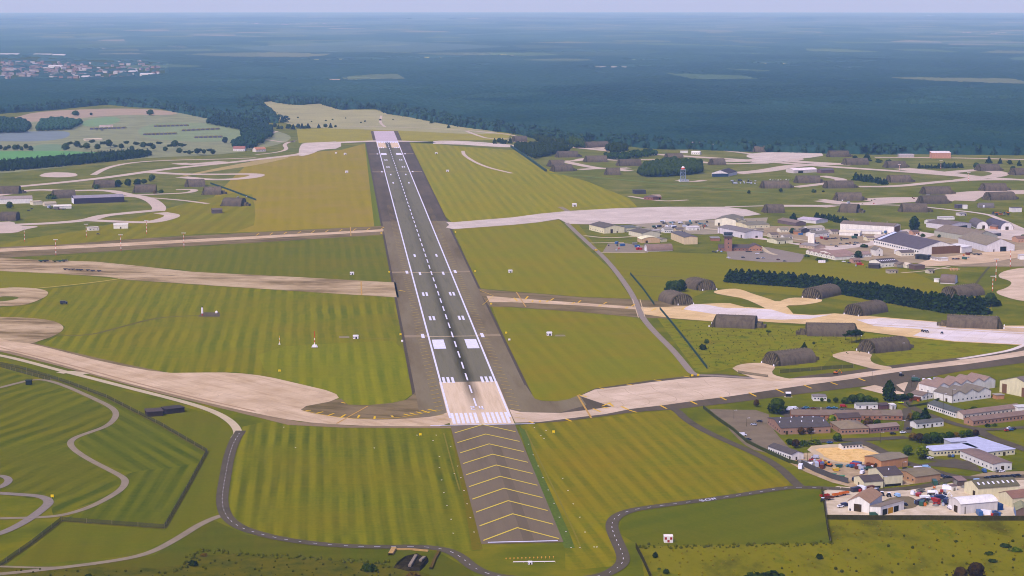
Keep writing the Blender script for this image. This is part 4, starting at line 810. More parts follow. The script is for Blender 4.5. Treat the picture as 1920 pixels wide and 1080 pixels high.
bld('tower_annex', 'low brick building with grey roof behind the control tower', (1333,452), (1350,452), 16, 3.4, (160,104,80), (150,146,150), 'flat', cat='brick building')
bld('long_cream_hut', 'low cream hut with olive roof standing alone on grass beside service track', (1457,457.5), (1487,455.5), 22, 4.2, (226,222,190), (138,128,92), 'gable', 'x', 1.6, 1, 'hut', win=0, doors=(('f', .15, 1.4, 2, dark_door), ('f', .52, 1.4, 2.6, dark_door)))
bld('white_silo_block', 'tall narrow white windowless block rising above pink-roofed cluster', (1514.5,458.5), (1526.5,459), 6, 13, (228,224,220), (214,210,208), 'flat', cat='tower block', over=.02)
bld('grey_roofed_wing', 'low brick wing with grey roof at the foot of white tower block', (1499,464), (1527,467.5), 20, 3.4, (208,180,162), (150,136,136), 'gable', 'x', 1.8, 1, 'building', win=5)
bld('pink_roofed_ward', 'long low white building with seven small gables and pink roof', (1511,476), (1566,488), 22, 3.6, (226,220,214), (166,128,118), 'gable', 'y', 1.8, 7, 'building', win=12)
bld('pink_roofed_ward', 'deep white building under wide pink-brown roof beside round dark tree', (1567,486), (1604,483.5), 44, 4.0, (226,222,220), (168,124,112), 'gable', 'x', 3.4, 1, 'building', win=9, wl_=3)
bld('pink_roofed_ward', 'small white wing with pink roof beyond the round dark tree', (1617,483), (1634,482), 16, 3.4, (226,222,222), (166,130,122), 'gable', 'x', win=3)
bh, X, Y, h = bld('great_hangar', 'huge white hangar with dark purple-grey roof and brown sliding doors', (1723,478.5), (1802,474.5), 104, 6.8, WHITE, (98,86,102), 'gable', 'y', 8.4, 1, 'hangar', wl_=20, ww=2.4, wh=1.8, wz=3, doors=(('f', .64, 39, 9.0, brown_door),))
q = MB(); q.add([(1.5, 92, 7.6), (24.6, 92, 15.5), (24.6, 98, 15.5), (1.5, 98, 7.6), (1.5, 92, 7.9), (24.6, 92, 15.8), (24.6, 98, 15.8), (1.5, 98, 7.9)], [(4, 5, 6, 7), (0, 1, 5, 4), (1, 2, 6, 5), (2, 3, 7, 6), (3, 0, 4, 7)])
q.build('skylight_strip', mat('skylight_blue', (190,196,224), .05), bh)
bld('hangar_annex', 'white flat-topped annex at the end of the brown hangar doors', (1803,475), (1822,472.5), 22, 7, WHITE, (216,214,222), 'mono', 'x', 1)
bld('hangar_annex', 'small cream annex with gabled roof against the side of the great hangar', (1690,481), (1714,480), 14, 4.4, (226,220,204), (110,92,92), 'gable', 'x', 2, win=4)
bld('hangar_annex', 'white sloping-roofed annex beside the small cream annex', (1676,476), (1690,479.5), 14, 4, WHITE, (206,202,210), 'mono', 'x', 1.4)
bld('tan_roofed_hangar', 'white-fronted hangar with long tan roof beyond the great hangar', (1849,472.8), (1902,471.2), 76, 8, (214,212,228), (144,128,106), 'gable', 'y', 7.4, 1, 'hangar', doors=(('f', .6, 8, 6, dark_in), ('f', .27, 1.4, 3, dark_door)), wl_=0)
bld('ribbed_hangar', 'long ribbed grey-green hangar body with brown roof behind the tan-roofed hangar', (1828,455), (1870,452), 78, 7, (168,170,158), (134,116,98), 'gable', 'y', 6.6, 1, 'hangar')
bld('long_white_hangar', 'long white hangar with rusty brown roof and brown end door', (1575,431), (1676,437), 26, 8.4, (232,228,230), (134,112,100), 'gable', 'x', 2.6, 1, 'hangar', doors=(('r', .5, 22, 7.6, brown_door),), chim=3)
bld('flat_store', 'low white store with small green roof lantern in front of long white hangar', (1585,437), (1652,439.5), 8, 3.4, (230,228,226), (206,202,204), 'mono', 'x', 1)
bld('flat_store', 'white gabled store with dark entrance before the long white hangar', (1573,441.5), (1612,443), 16, 4.2, WHITE, (206,198,184), 'gable', 'x', 2, doors=(('f', .82, 5, 3, dark_in),))
bld('brown_roofed_hangar', 'white hangar with brown roof and dark wide doorway beyond conifer', (1779,431.5), (1821,427.5), 40, 6.4, LILAC, (128,110,104), 'gable', 'y', 3, 1, 'hangar', doors=(('f', .55, 22, 4.2, dark_in),))
bld('low_store', 'long pale low store with lilac roof behind brown-roofed hangar', (1762,412), (1790,411.5), 10, 3, WHITE, (196,190,200), 'flat')
bld('arched_hut', 'white-fronted arched hut with grey-brown roof beside small brick house', (1831,429), (1853,429), 44, 1, (226,222,232), (112,100,104), 'arch', 'y', 8.6, 1, 'arched hut', doors=(('f', .6, 3.6, 4.4, dark_door),))
bld('arched_hut', 'white-fronted arched hut with slate-blue roof beside the light road', (1876,431.5), (1900,431), 50, 1, (230,226,236), (88,82,104), 'arch', 'y', 9, 1, 'arched hut', doors=(('f', .5, 4.4, 4.4, dark_door),))
bld('brick_cottage', 'small orange brick cottage between the two arched huts', (1856,429), (1868,430.5), 10, 3.6, (190,124,92), (120,96,104), 'gable', 'x')
bld('carport', 'dark open carport with pale roof before the arched huts', (1850,444), (1877,442.5), 14, 3.6, (74,74,84), (168,162,168), 'mono', 'x', 1.2, cat='shed')
bld('tall_gabled_house', 'tall narrow white gabled house with one upper window', (1642,480.5), (1655,480), 14, 7, (232,228,226), (128,118,108), 'gable', 'y', 3.2, 1, 'house', win=1, wz=5.6, doors=(('f', .5, 1.4, 2.4, dark_door),))
bld('sawtooth_workshop', 'white workshop with dark roof and row of small white dormers', (1652,502), (1685,499.5), 22, 5.4, (230,226,220), (92,76,74), 'gable', 'x', 3, 1, 'workshop', win=5, sky_n=9)
bld('black_shed', 'low black shed against the white dormered workshop', (1628,503), (1648,504), 8, 4, (70,62,66), (86,78,82), 'gable', 'x', cat='shed')
bld('brown_shed', 'brown shed with white door beside dormered workshop', (1686,502), (1700,501), 12, 3.8, (158,140,124), (128,108,98), 'gable', 'y', cat='shed', doors=(('f', .6, 2.4, 2.6, mat('door_white', (226,226,232))),))
bld('cream_shed', 'small cream shed between brown shed and brown water tank', (1700.5,503), (1714,502), 10, 3.6, (222,214,196), (196,184,170), 'gable', 'y', cat='shed')
bld('brown_tank_house', 'square windowless brown tank house at the meadow edge', (1715,506), (1734,505), 12, 4.4, (112,86,78), (124,100,90), 'flat', cat='tank house')
bld('green_container_row', 'dark green corrugated store against the great hangar', (1716,485.5), (1739,488), 7, 5, (54,56,58), (66,70,70), 'flat', cat='store', doors=(('f', .25, 3, 4, dark_in), ('f', .75, 3, 4, dark_in)))
bld('low_white_row', 'low white row of stores beneath the brown hangar doors', (1741,487), (1763,490.5), 6, 2.8, (222,218,220), (150,140,140), 'gable', 'x', win=4)
bld('low_white_row', 'small white flat store beside the low row under the great hangar', (1765,490.5), (1778,489.5), 8, 3.4, (232,230,232), (196,196,200), 'flat')
bld('gate_box', 'white box building at picture edge beside mown grass', (1912,487), (1930,487), 10, 5, WHITE, (196,190,196), 'flat')
bld('round_brown_hut', 'brown half-round hut with white arched end beside a pale sand pad', (1763,531.5), (1790,533), 16, .8, (222,218,228), (126,102,92), 'arch', 'x', 8, 1, 'half-round hut', doors=(('l', .5, 3, 3.4, mat('door_white', (226,226,232))),))
bld('plant_cabin', 'small white cabin against the brown half-round hut', (1751,529), (1760,529.5), 5, 3.4, WHITE, (180,176,180), 'flat')
bld('lilac_shed', 'small shed with lilac roof and dark conifer beside it', (1495,416), (1530,419.5), 26, 4, (214,210,222), (176,164,184), 'gable', 'x', 2, 1, 'shed')
bld('brown_barn', 'long brown barn with reddish roof beside lilac-roofed shed', (1458,418), (1492,424), 16, 4.2, (112,92,92), (140,112,104), 'gable', 'x', 2.4, 1, 'barn')
bld('cottage', 'tiny orange brick cottage beside a conifer near dark shed', (1489,440), (1502,440), 10, 4, (192,132,92), (126,112,96), 'gable', 'x', cat='cottage')
bld('dark_shed', 'dark shed with small white gable top among low stores', (1503,438), (1518,437.5), 10, 5, (66,60,70), (110,102,108), 'gable', 'y', cat='shed')
bld('white_store', 'low white store with grey roof behind a row of dark cars', (1524,445), (1555,442.5), 14, 4.2, WHITE, (136,128,118), 'gable', 'x', win=4, cat='store')
bld('white_store', 'low white store with tan roof beyond the dark shed', (1516,434), (1546,432), 14, 3.8, WHITE, (178,166,140), 'gable', 'x', win=4, cat='store')
bld('white_store', 'small cream store with dark windows beside the tiny brick cottage', (1463,436), (1479,435.5), 12, 3.6, (226,220,200), (150,140,120), 'gable', 'x', win=3, cat='store')
bld('far_box_store', 'small white box store on grass beyond the arched huts', (1898,398), (1916,397.5), 10, 6, (232,226,236), (110,102,112), 'flat', cat='store')
bld('nissen_hut', 'grey-brown round-roofed hut with white door on grass beyond the road fork', (1836,390), (1864,390), 12, .6, (150,140,136), (112,104,104), 'arch', 'x', 6, 1, 'half-round hut', doors=(('f', .3, 2.4, 4, mat('door_white', (226,226,232))),))
bld('purple_store', 'dark purple store beside a white tank near the road fork', (1796,391), (1805,390.5), 8, 5, (84,72,92), (110,100,112), 'flat', cat='store')
bld('white_tank_store', 'small white store beside the dark purple store', (1806,391.5), (1814,391.5), 8, 4.4, WHITE, (190,186,194), 'bow', cat='store')
bld('olive_magazine', 'low dark windowless magazine on open grass beyond the brick house', (1191,364), (1211,363.5), 14, 5.4, (74,70,74), (92,88,86), 'flat', cat='magazine')
bld('fire_section', 'brick fire section house with brown roof on a paved stand', (1207,374), (1224,375.5), 16, 4, (150,96,84), (116,90,88), 'hip', win=3, cat='brick house')
bld('fire_section', 'brick garage wing with three red-brown bays beside the brick fire house', (1225,374.5), (1240,374), 14, 4.4, (178,110,88), (170,140,124), 'gable', 'x', doors=(('f', .2, 3, 3, dark_in), ('f', .5, 3, 3, dark_in), ('f', .8, 3, 3, dark_in)), cat='brick house')
bld('blue_container_row', 'dark blue container on grass before a white earth-banked store', (1339,332), (1366,331), 8, 4.4, (44,62,96), (52,72,108), 'flat', cat='container', over=.05)
bld('banked_store', 'white sloping store with dark roof behind dark blue container', (1366,331), (1382,327), 30, 5, (226,220,230), (76,66,78), 'gable', 'x', cat='store')
bld('workshop_block', 'wide brick and white workshop block near the forest edge', (1286,279), (1342,281.5), 30, 9, (202,150,128), (176,146,154), 'mono', 'x', 3, 1, 'workshop', win=8)
bld('site_cabin', 'small white cabin before the brick and white workshop block', (1276,287), (1290,287), 8, 3.4, WHITE, (222,220,228), 'flat', cat='cabin', group='white cabins near the forest edge')
bld('site_cabin', 'larger white cabin with windows before the brick and white workshop block', (1296,289.5), (1312,290), 10, 4.4, WHITE, (222,220,228), 'gable', win=4, cat='cabin', group='white cabins near the forest edge')
bld('pink_store', 'square pink-orange store with pale roof beyond the row of conifers', (1747,297), (1783,297), 20, 10, (198,140,116), (214,204,214), 'mono', 'x', 2, cat='store')
bld('grey_office', 'low grey office beside pink-orange store at forest edge', (1686,295), (1714,295), 16, 5, (170,164,170), (196,188,196), 'flat', cat='office')
bld('hangar_row', 'white-roofed low hangar with reddish end among the far shelters', (1488,325), (1532,323), 24, 5, (208,196,202), (220,208,218), 'bow', cat='hangar', doors=(('f', .3, 10, 3.4, dark_in),))
bld('red_brick_lodge', 'dark red lodge beside the white-roofed low hangar', (1540,325), (1564,324), 14, 5, (120,92,96), (110,96,104), 'gable', cat='lodge')
# --- west side
bld('dark_sided_hangar', 'long hangar with dark purple front and pale blue and mauve roof', (139,382.5), (233,379), 24, 8, (58,44,64), (150,140,166), 'gable', 'x', 3, 1, 'hangar', doors=(('l', .5, 20, 7.4, mat('door_white', (226,226,232))),))
bld('white_shed', 'large white shed with brown and white roof beside a round green tree', (-12,383), (61,381), 26, 7, (230,226,232), (168,148,144), 'gable', 'x', 3, 1, 'shed')
bld('cream_store', 'small cream store joined to the large white shed', (62,385), (80,384), 14, 5, (220,212,190), (196,182,160), 'flat', cat='store')
bld('low_cream_store', 'low cream store with tan roof beside the dark-sided hangar', (84,387), (106,386), 14, 3.6, (212,200,180), (176,160,136), 'gable', cat='store')
bld('boat_shaped_store', 'low white store with curved end among parked dark trailers', (101,392), (134,391), 12, 4, (232,228,228), (210,206,204), 'bow', cat='store', doors=(('f', .15, 8, 2.4, dark_in),))
bld('site_cabin', 'white cabin with flat grey roof on grass beside red and white mast', (166,433), (186,432), 9, 4, (228,222,214), (196,188,182), 'flat', win=3, cat='cabin')
bld('site_cabin', 'long white cabin with one dark door alone on grass', (213,429), (240,428.5), 10, 5, (236,232,228), (212,208,204), 'mono', doors=(('f', .5, 1.6, 2.4, dark_door),), cat='cabin')
bld('farmhouse', 'white farmhouse with red roof under dark trees', (437,283.5), (459,283.5), 16, 5, (222,214,222), (172,96,86), 'gable', 'x', 4, win=5, cat='farmhouse')
bld('farmhouse', 'small orange-roofed house beside the wood and the taxiway', (480,285), (499,284), 14, 4.6, (214,204,204), (206,124,84), 'gable', 'x', 4, win=4, cat='house')
bld('bunker', 'dark timber-sided bunker with pale roof panel beside perimeter road', (276,782), (306,780), 12, 3.4, (62,46,44), (92,72,70), 'flat', cat='bunker')
bld('bunker', 'dark low bunker with narrow white roof panel beside its twin', (312,777), (346,773), 10, 3.4, (58,44,44), (72,58,58), 'flat', cat='bunker')
bld('pump_house', 'small black pump house beside the sandy track junction', (48,722), (58,722), 4, 3.2, (34,44,40), (44,50,46), 'flat', cat='pump house')
bld('monitor_hut', 'white and red checkered hut on the lawn below perimeter road', (1245,1018), (1262,1018), 4, 3.4, WHITE, (232,222,226), 'flat', over=.05, cat='hut')
mh = bpy.context.scene.objects[-1]
mh = [o for o in COL.objects if o.name == 'monitor_hut'][0]
for u, z in ((.2, 1.75), (.8, 1.75), (.5, .2)):
    q = MB(); L5 = 17 / 3.41; q.box(L5 * u - .62, -.07, z, L5 * u + .62, -.01, z + 1.4); q.build('check_panel', mat('check_red', (140,30,34), .1), mh)
# ------------------------------------------------------------------ control tower
a, L, rz = frame((1359, 471.5), (1372, 471.5)); t = tag(empty('control_tower', (a[0], a[1], .1), rz), 'brick control tower with dark glazed cab above flat car park', 'control tower')
br = w_mat((160,112,94))
MB().box(0, 0, -.5, 8.6, 8.6, 17).build('tower_shaft', br, t)
b = MB(); b.box(-1.6, -1.6, 17.01, 10.2, 10.2, 18.2); o = b.build('balcony', mat('balcony_grey', (92,86,92), .05), t)
rail = MB()
for x0, y0, x1, y1 in ((-1.5, -1.5, 10.1, -1.5), (10.1, -1.5, 10.1, 10.1), (10.1, 10.1, -1.5, 10.1), (-1.5, 10.1, -1.5, -1.5)): rail.bar((x0, y0, 19.3), (x1, y1, 19.3), .08)
rail.build('railing', mat('rail_white', (214,214,220), .03), o)
b = MB(); k = 8; c = 4.3
for z0, z1, r0, r1 in ((18.21, 21.4, 4.6, 5.5),):
    b.cyl(c, c, z0, z1, r0, r1, 8)
cab = b.build('cab', mat('cab_glass', (48,62,78), .1, 1, .2), t)
MB().cyl(c, c, 21.41, 22.3, 5.9, 5.6, 8).build('cab_roof', mat('cab_roof', (70,72,80), .05), cab)
b = MB(); b.bar((c, c, 22.3), (c, c, 27), .12); b.bar((c - 2, c, 22.3), (c - 2, c, 25), .1); b.bar((c + 2.4, c + 1, 22.3), (c + 2.4, c + 1, 25.5), .1); b.build('antenna', mat('rail_white', (214,214,220)), cab)
for z in (4.5, 9, 13.5): put(pane(1.2, 1.4), 'window', t, (4.3, 0, z))
# ------------------------------------------------------------------ hardened aircraft shelters
shel = rough_mat('shelter_concrete', [(74,66,66), (88,78,78), (102,92,90), (82,72,72)], .25, (1, 1, .25), var=.3)
shel_d = rough_mat('shelter_stain', [(48,42,42), (68,60,58), (104,94,84), (56,50,50)], .5, (1, 1, .12), var=.3)
def arch_pts(W, H, k=16):
    out = []
    for i in range(k + 1):
        a = math.pi * i / k; c, s = math.cos(a), math.sin(a)
        out.append((W / 2 - W / 2 * math.copysign(abs(c) ** .82, c), H * abs(s) ** .8))
    return out
def shelter_mesh(W, H, Lb, hood, annex, seed):
    rnd = random.Random(seed); ms = {}
    b = MB(); p = arch_pts(W, H); b.prism_x([(y, z - .3) for y, z in p], 0, Lb); ms['vault'] = (b, shel)
    # ribbed door hood at x<0: a shallower arch that steps down, with upright fins
    b = MB(); n = 9
    for i in range(n):
        y0 = W * (.06 + .88 * i / n); y1 = W * (.06 + .88 * (i + .62) / n); ym = (y0 + y1) / 2
        z = H * max(.2, (1 - abs(2 * ym / W - 1) ** 2.2)) ** .8 * .96
        b.add([(-hood - 1.2, y0, -.3), (0.1, y0, -.3), (0.1, y1, -.3), (-hood - 1.2, y1, -.3), (-hood * .25, y0, z), (0.1, y0, z), (0.1, y1, z), (-hood * .25, y1, z)],
              [(0, 3, 2, 1), (4, 5, 6, 7), (0, 1, 5, 4), (1, 2, 6, 5), (2, 3, 7, 6), (3, 0, 4, 7)])
    q = arch_pts(W * .93, H * .93); b2 = MB(); b2.prism_x([(y + W * .035, z - .3) for y, z in q], -hood * .3, -.01)
    ms['door_rib'] = (b, shel_d); ms['door_wall'] = (b2, mat('shelter_recess', (52,46,44), .15, .5))
    b = MB()
    for i in range(int(Lb / 3.1)): 
        x = 1.2 + i * 3.1; b.bar((x, W / 2, H - .35), (x, W / 2, H + .55), .22)
    ms['ridge_lamp'] = (b, mat('shelter_cap', (134,122,112), .1))
    if annex:
        b = MB(); b.prism_x([(W * .28, -.3), (W * .72, -.3), (W * .66, H * .42), (W * .34, H * .42)], Lb + .01, Lb + 5.5); b.box(Lb + 5.5, W * .32, -.3, Lb + 9, W * .68, H * .24)
        ms['exhaust_duct'] = (b, shel_d)
    return ms
SM = {}
def shelter(A, B, W=21, H=8.6, flip=False, label='', hood=4.5, annex=True, tops=True):
    a, L, rz = frame(A, B)
    if flip: a, rz = P(*B), rz + math.pi
    ns = len(SM); full = L; Lb = L - hood - (9 if annex else 0)
    root = empty('aircraft_shelter', (a[0], a[1], .1), rz); tag(root, label, 'aircraft shelter', 'hardened aircraft shelters across the airfield')
    yo = -W if flip else 0
    for nm, (b, m) in shelter_mesh(W, H, Lb, hood, annex, ns).items():
        if nm == 'ridge_lamp' and not tops: continue
        o = b.build(nm, m, root); o.location = (hood + 1, yo, 0)
    SM[len(SM)] = 1
    if tops:
        for s in (.1, .8):
            b = MB(); b.cyl(0, 0, 0, 1.6, .6, .5, 6); o = b.build('lamp_housing', mat('lamp_white', (236,234,236), .02), root); o.location = (-.5, yo + W * s, 0)
S = shelter
S((1304,570.5), (1268,559), 24, 10.6, False, 'aircraft shelter with streaked doors in front of the round dark bush', tops=True)
S((1347,543), (1311,534), 24, 10.6, False, 'aircraft shelter at the end of the dark conifer row, beside curved pad')
S((1536,562), (1577,553), 24, 10.6, False, 'aircraft shelter facing the hammerhead pad before conifer row', annex=False)
S((1614,594), (1664,585), 24, 10.6, False, 'aircraft shelter on grass between conifer row and yellow apron', annex=False)
S((1437,610), (1337,606), 24, 10.6, True, 'aircraft shelter side-on below the yellow apron, its duct pointing towards the apron middle')
S((1610,623.5), (1493,622), 24, 10.6, False, 'aircraft shelter side-on beside a clump of small pines')
S((1882,611), (1760,606), 24, 10.6, False, 'aircraft shelter with bright roof studs at the end of conifer row')
S((1455,688), (1545,678), 24, 10.6, False, 'aircraft shelter at the pad beside fenced taxiway, small tree behind it')
S((1633,664), (1722,655), 24, 10.6, False, 'aircraft shelter beside the pale curved pad and long grass strip')
S((1790,560), (1856,552), 24, 10.6, False, 'aircraft shelter half hidden behind the last conifers and a round tree')
for A, B, W, fl, lab in (
    ((1434,400),(1470,399.5),20,0,'dome-ended aircraft shelter beyond the white apron, end of pale taxiway'), ((1568,398),(1616,400),20,0,'aircraft shelter on grass behind long dark hedge'),
    ((1686,398),(1750,398.5),20,0,'aircraft shelter beyond the long white hangar, near light road'), ((1565,376.5),(1627,376.5),20,1,'aircraft shelter with white box at its end beside grey stand'),
    ((1726,383),(1787,382),20,1,'aircraft shelter in front of another on the wide pink-grey stand'), ((1730,365),(1794,364.5),20,1,'aircraft shelter behind the wide pink-grey stand, facing its twin'),
    ((1853,376),(1914,374.5),20,1,'aircraft shelter with dark rounded end beside wide stand'), ((1842,358.5),(1898,358),20,1,'aircraft shelter behind the wide stand beside open meadow'),
    ((1428,353.5),(1490,353),20,1,'aircraft shelter beside a small dark bush and row of parked trailers'), ((1547,353.5),(1611,353),20,1,'aircraft shelter facing a short pale taxi track beyond dark bush'),
    ((1490,343.5),(1548,343.5),20,1,'aircraft shelter beside the low brick store, on a curving track'), ((1665,342.5),(1718,342),20,1,'aircraft shelter touching a dark hedge of conifers'),
    ((1583,309.5),(1628,309),20,1,'aircraft shelter at the bend of the far apron'), ((1551,294.5),(1600,294.5),20,1,'aircraft shelter beside two round trees at the forest edge'),
    ((1519,287),(1542,287),20,0,'short domed aircraft shelter against the forest edge'), ((1661,315),(1708,314.5),20,1,'aircraft shelter among scattered round bushes north of the far track'),
    ((1834,321),(1884,320.5),20,1,'aircraft shelter with trees at both ends near banded pole'), ((1900,329),(1950,328),20,1,'aircraft shelter cut off by the picture edge near a pine'),
    ((1411,285.5),(1446,285),20,1,'aircraft shelter beside the far apron and forest wall'), ((1333,310),(1360,309.5),20,0,'domed aircraft shelter alone beside the lattice radar tower copse'),
    ((1248,300),(1281,299.5),20,0,'aircraft shelter rising behind the round copse'), ((1133,328),(1162,328),20,0,'domed aircraft shelter alone at the fork of pale tracks'),
    ((1158,311.5),(1202,311),20,1,'aircraft shelter between two pine strips, pale car park beside it'), ((1096,304.5),(1138,304),20,1,'aircraft shelter at the end of the flat-topped pine strip'),
    ((1043,295.5),(1092,295),20,1,'aircraft shelter before the dark wood, dark shrub at its end'), ((1029,313),(1058,312.5),20,0,'aircraft shelter behind another at the green hedge line'),
    ((1036,322),(1083,321),20,1,'aircraft shelter nearest the long green hedge line'), ((1098,277.5),(1142,276),20,1,'aircraft shelter with orange-tinged gable at the forest edge'),
    ((1030,273),(1058,272.5),20,1,'small aircraft shelter between forest clumps'), ((1038,262),(1062,261),20,1,'aircraft shelter peeping out of the forest'), ((962,266),(988,265.5),20,0,'aircraft shelter beside the far cross taxiway'),
    ((1082,266),(1106,265.5),20,1,'aircraft shelter deep in the forest clearing'),
    ((-14,364),(45,363.5),20,1,'aircraft shelter at the west edge beside pale taxi track'), ((96,372.5),(141,371),20,1,'aircraft shelter overgrown with green shrubs behind dark-sided hangar'),
    ((172,352.5),(225,351.5),20,0,'aircraft shelter hidden by a round tree clump'), ((247,361.5),(291,361),20,1,'aircraft shelter with yellow-green shrub at its end'),
    ((348,351),(384,350),20,1,'aircraft shelter under mossy green cover near loop track'), ((377,365.5),(424,365),20,1,'aircraft shelter beside the short green hedge line'),
    ((411,386.5),(462,387.5),20,0,'aircraft shelter with pale parked trailers behind it'), ((-8,414.5),(28,414.5),20,1,'aircraft shelter at the west edge beside forked pale apron')):
    S(A, B, W + 6, 11.6, False, lab, hood=4, annex=abs(A[0] - B[0]) > 46, tops=False)
bld('earth_banked_store', 'small brown earth-banked store on mown grass', (398,400.5), (417,400), 14, 5, (100,84,80), (112,94,88), 'bow', cat='store')
# ================================================================== TREES
def leaf_mat(name, a, b_, c_):
    m, n, l, b = new_mat(name)
    f = noise(n, l, mapping(n, l, obj=False), .55, 5, .7)
    col = ramp(n, l, f, [(.32, lin(a)), (.5, lin(b_)), (.68, lin(c_))]); col = vary(n, l, col, .7); l.new(col, b.inputs['Base Color']); MATS[name] = m; return m
LEAF = {'dark': leaf_mat('leaf_dark', (26,40,28), (42,58,34), (66,82,40)), 'green': leaf_mat('leaf_green', (36,52,24), (58,78,30), (88,106,38)), 'bright': leaf_mat('leaf_bright', (58,76,24), (86,104,30), (124,132,40)),
        'purple': leaf_mat('leaf_purple', (40,28,34), (58,42,46), (76,60,52)), 'pine': leaf_mat('leaf_pine', (24,40,26), (36,56,32), (56,78,42)), 'rust': leaf_mat('leaf_rust', (70,58,36), (96,78,46), (120,98,54))}
LEAF['edge'] = leaf_mat('leaf_edge', (28,48,40), (40,64,50), (54,80,58))
bark = mat('bark', (84, 70, 58), .2, 2)
def crown_arrays(kind, seed, nleaf):
    r = np.random.RandomState(seed); V = []; Fc = []
    lob = [(r.uniform(0, 6.28), r.uniform(.45, .85), r.uniform(.35, .6)) for _ in range(6)]
    for i in range(nleaf):
        if kind == 'cone':
            t = r.rand() ** 1.35; rad = .3 * (1 - t) ** .8 * (.72 + .5 * r.rand()) * (1 + .18 * math.sin(t * 34)); a = r.uniform(0, 6.28); c = np.array([rad * math.cos(a), rad * math.sin(a), .06 + .92 * t]); s = .05 + .055 * (1 - t)
        elif kind == 'oval':
            t = r.rand(); rad = .31 * math.sin(math.pi * (.06 + .92 * t) ** .72) ** .7 * (.8 + .25 * r.rand()); a = r.uniform(0, 6.28); c = np.array([rad * math.cos(a), rad * math.sin(a), .02 + .95 * t]); s = .06
        elif kind == 'pine':
            a, zz, q = lob[r.randint(6)]; d = r.normal(size=3); d /= np.linalg.norm(d); c = np.array([.2 * math.cos(a), .2 * math.sin(a), .52 + .36 * zz]) + d * np.array([.19, .19, .12]) * r.uniform(.6, 1); s = .06
        elif kind == 'bush':
            a, zz, q = lob[r.randint(6)]; d = r.normal(size=3); d /= np.linalg.norm(d); d[2] = abs(d[2]); c = np.array([.3 * math.cos(a) * zz, .3 * math.sin(a) * zz, .12]) + d * np.array([.36, .36, .62 * q + .3]) * r.uniform(.75, 1); s = .09
        else:
            a, zz, q = lob[r.randint(6)]; d = r.normal(size=3); d /= np.linalg.norm(d); c = np.array([.17 * math.cos(a), .17 * math.sin(a), .27 + .42 * zz * (.6 + .4 * math.sin(a * 3))]) + d * np.array([.23, .23, .27]) * r.uniform(.65, 1.02); s = .055
        u = r.normal(size=3); u /= np.linalg.norm(u); w = np.cross(u, r.normal(size=3)); w /= np.linalg.norm(w); s *= r.uniform(.7, 1.4)
        k = len(V); V += [c + u * s, c + w * s, c - u * s, c - w * s]; Fc.append((k, k + 1, k + 2, k + 3))
    # inner dark body so that the crown is not see-through
    K, M = 8, 5; base = len(V); zc, rx, rz = {'cone': (.45, .17, .45), 'oval': (.5, .26, .46), 'pine': (.72, .27, .17), 'bush': (.2, .38, .42)}.get(kind, (.5, .3, .36))
    for j in range(M + 1):
        ph = math.pi * j / M
        for i in range(K):
            a = 2 * math.pi * i / K; q = 1 + .15 * math.sin(i * 2.1 + j * 1.7 + seed); rr_ = rx * math.sin(ph) * q
            if kind == 'cone': rr_ = rx * (1 - j / M) * q; z = .06 + .84 * j / M
            else: z = zc - rz * math.cos(ph)
            V.append(np.array([rr_ * math.cos(a), rr_ * math.sin(a), max(0, z)]))
    for j in range(M):
        for i in range(K): Fc.append((base + j * K + i, base + j * K + (i + 1) % K, base + (j + 1) * K + (i + 1) % K, base + (j + 1) * K + i))
    return np.array(V), Fc
CR = {}
def crown_mesh(kind, var, leaf, n=260):
    key = (kind, var, leaf, n)
    if key not in CR:
        V, Fc = crown_arrays(kind, var * 13 + len(kind), n); me = mesh('crown', V.tolist(), Fc); me.materials.append(LEAF[leaf]); CR[key] = me
    return CR[key]
TR = {}
def trunk_mesh(kind, var):
    key = (kind, var)
    if key not in TR:
        b = MB(); top = {'pine': .75, 'broad': .5, 'bush': .2}.get(kind, .35); b.cyl(0, 0, -.03, top, .03, .012, 6); rnd = random.Random(var)
        for i in range(3): a = i * 2.1 + var; b.bar((0, 0, top * .6), (.17 * math.cos(a), .17 * math.sin(a), top * 1.15), .008)
        me = mesh('trunk', b.v, b.f); me.materials.append(bark); TR[key] = me
    return TR[key]
NT = [0]
def tree(x, y, hpx, kind='broad', leaf='dark', label='', group=None, w=1., name=None, parts=True, world=False):
    NT[0] += 1; p = (x, y) if world else P(x, y); s = hpx if world else hpx * HC / (y + 6); z = float(zg(*p)); v = NT[0] % 4
    nm = name or {'cone': 'conifer_tree', 'pine': 'pine_tree', 'oval': 'cypress_tree', 'bush': 'bush'}.get(kind, 'broadleaf_tree')
    rz = random.uniform(0, 6.28); sc = (s * w, s * w, s)
    if parts and kind != 'bush':
        t = empty(nm, (p[0], p[1], z + .05), rz); t.scale = sc; put(crown_mesh(kind, v, leaf), 'crown', t, (0, 0, 0)); put(trunk_mesh(kind, v), 'trunk', t, (0, 0, 0))
    else:
        t = bpy.data.objects.new(nm, crown_mesh(kind, v, leaf, 260 if parts else 150)); COL.objects.link(t); t.location = (p[0], p[1], z + .05); t.rotation_euler = (0, 0, rz); t.scale = sc
    return tag(t, label, 'bush' if kind == 'bush' else 'tree', group)
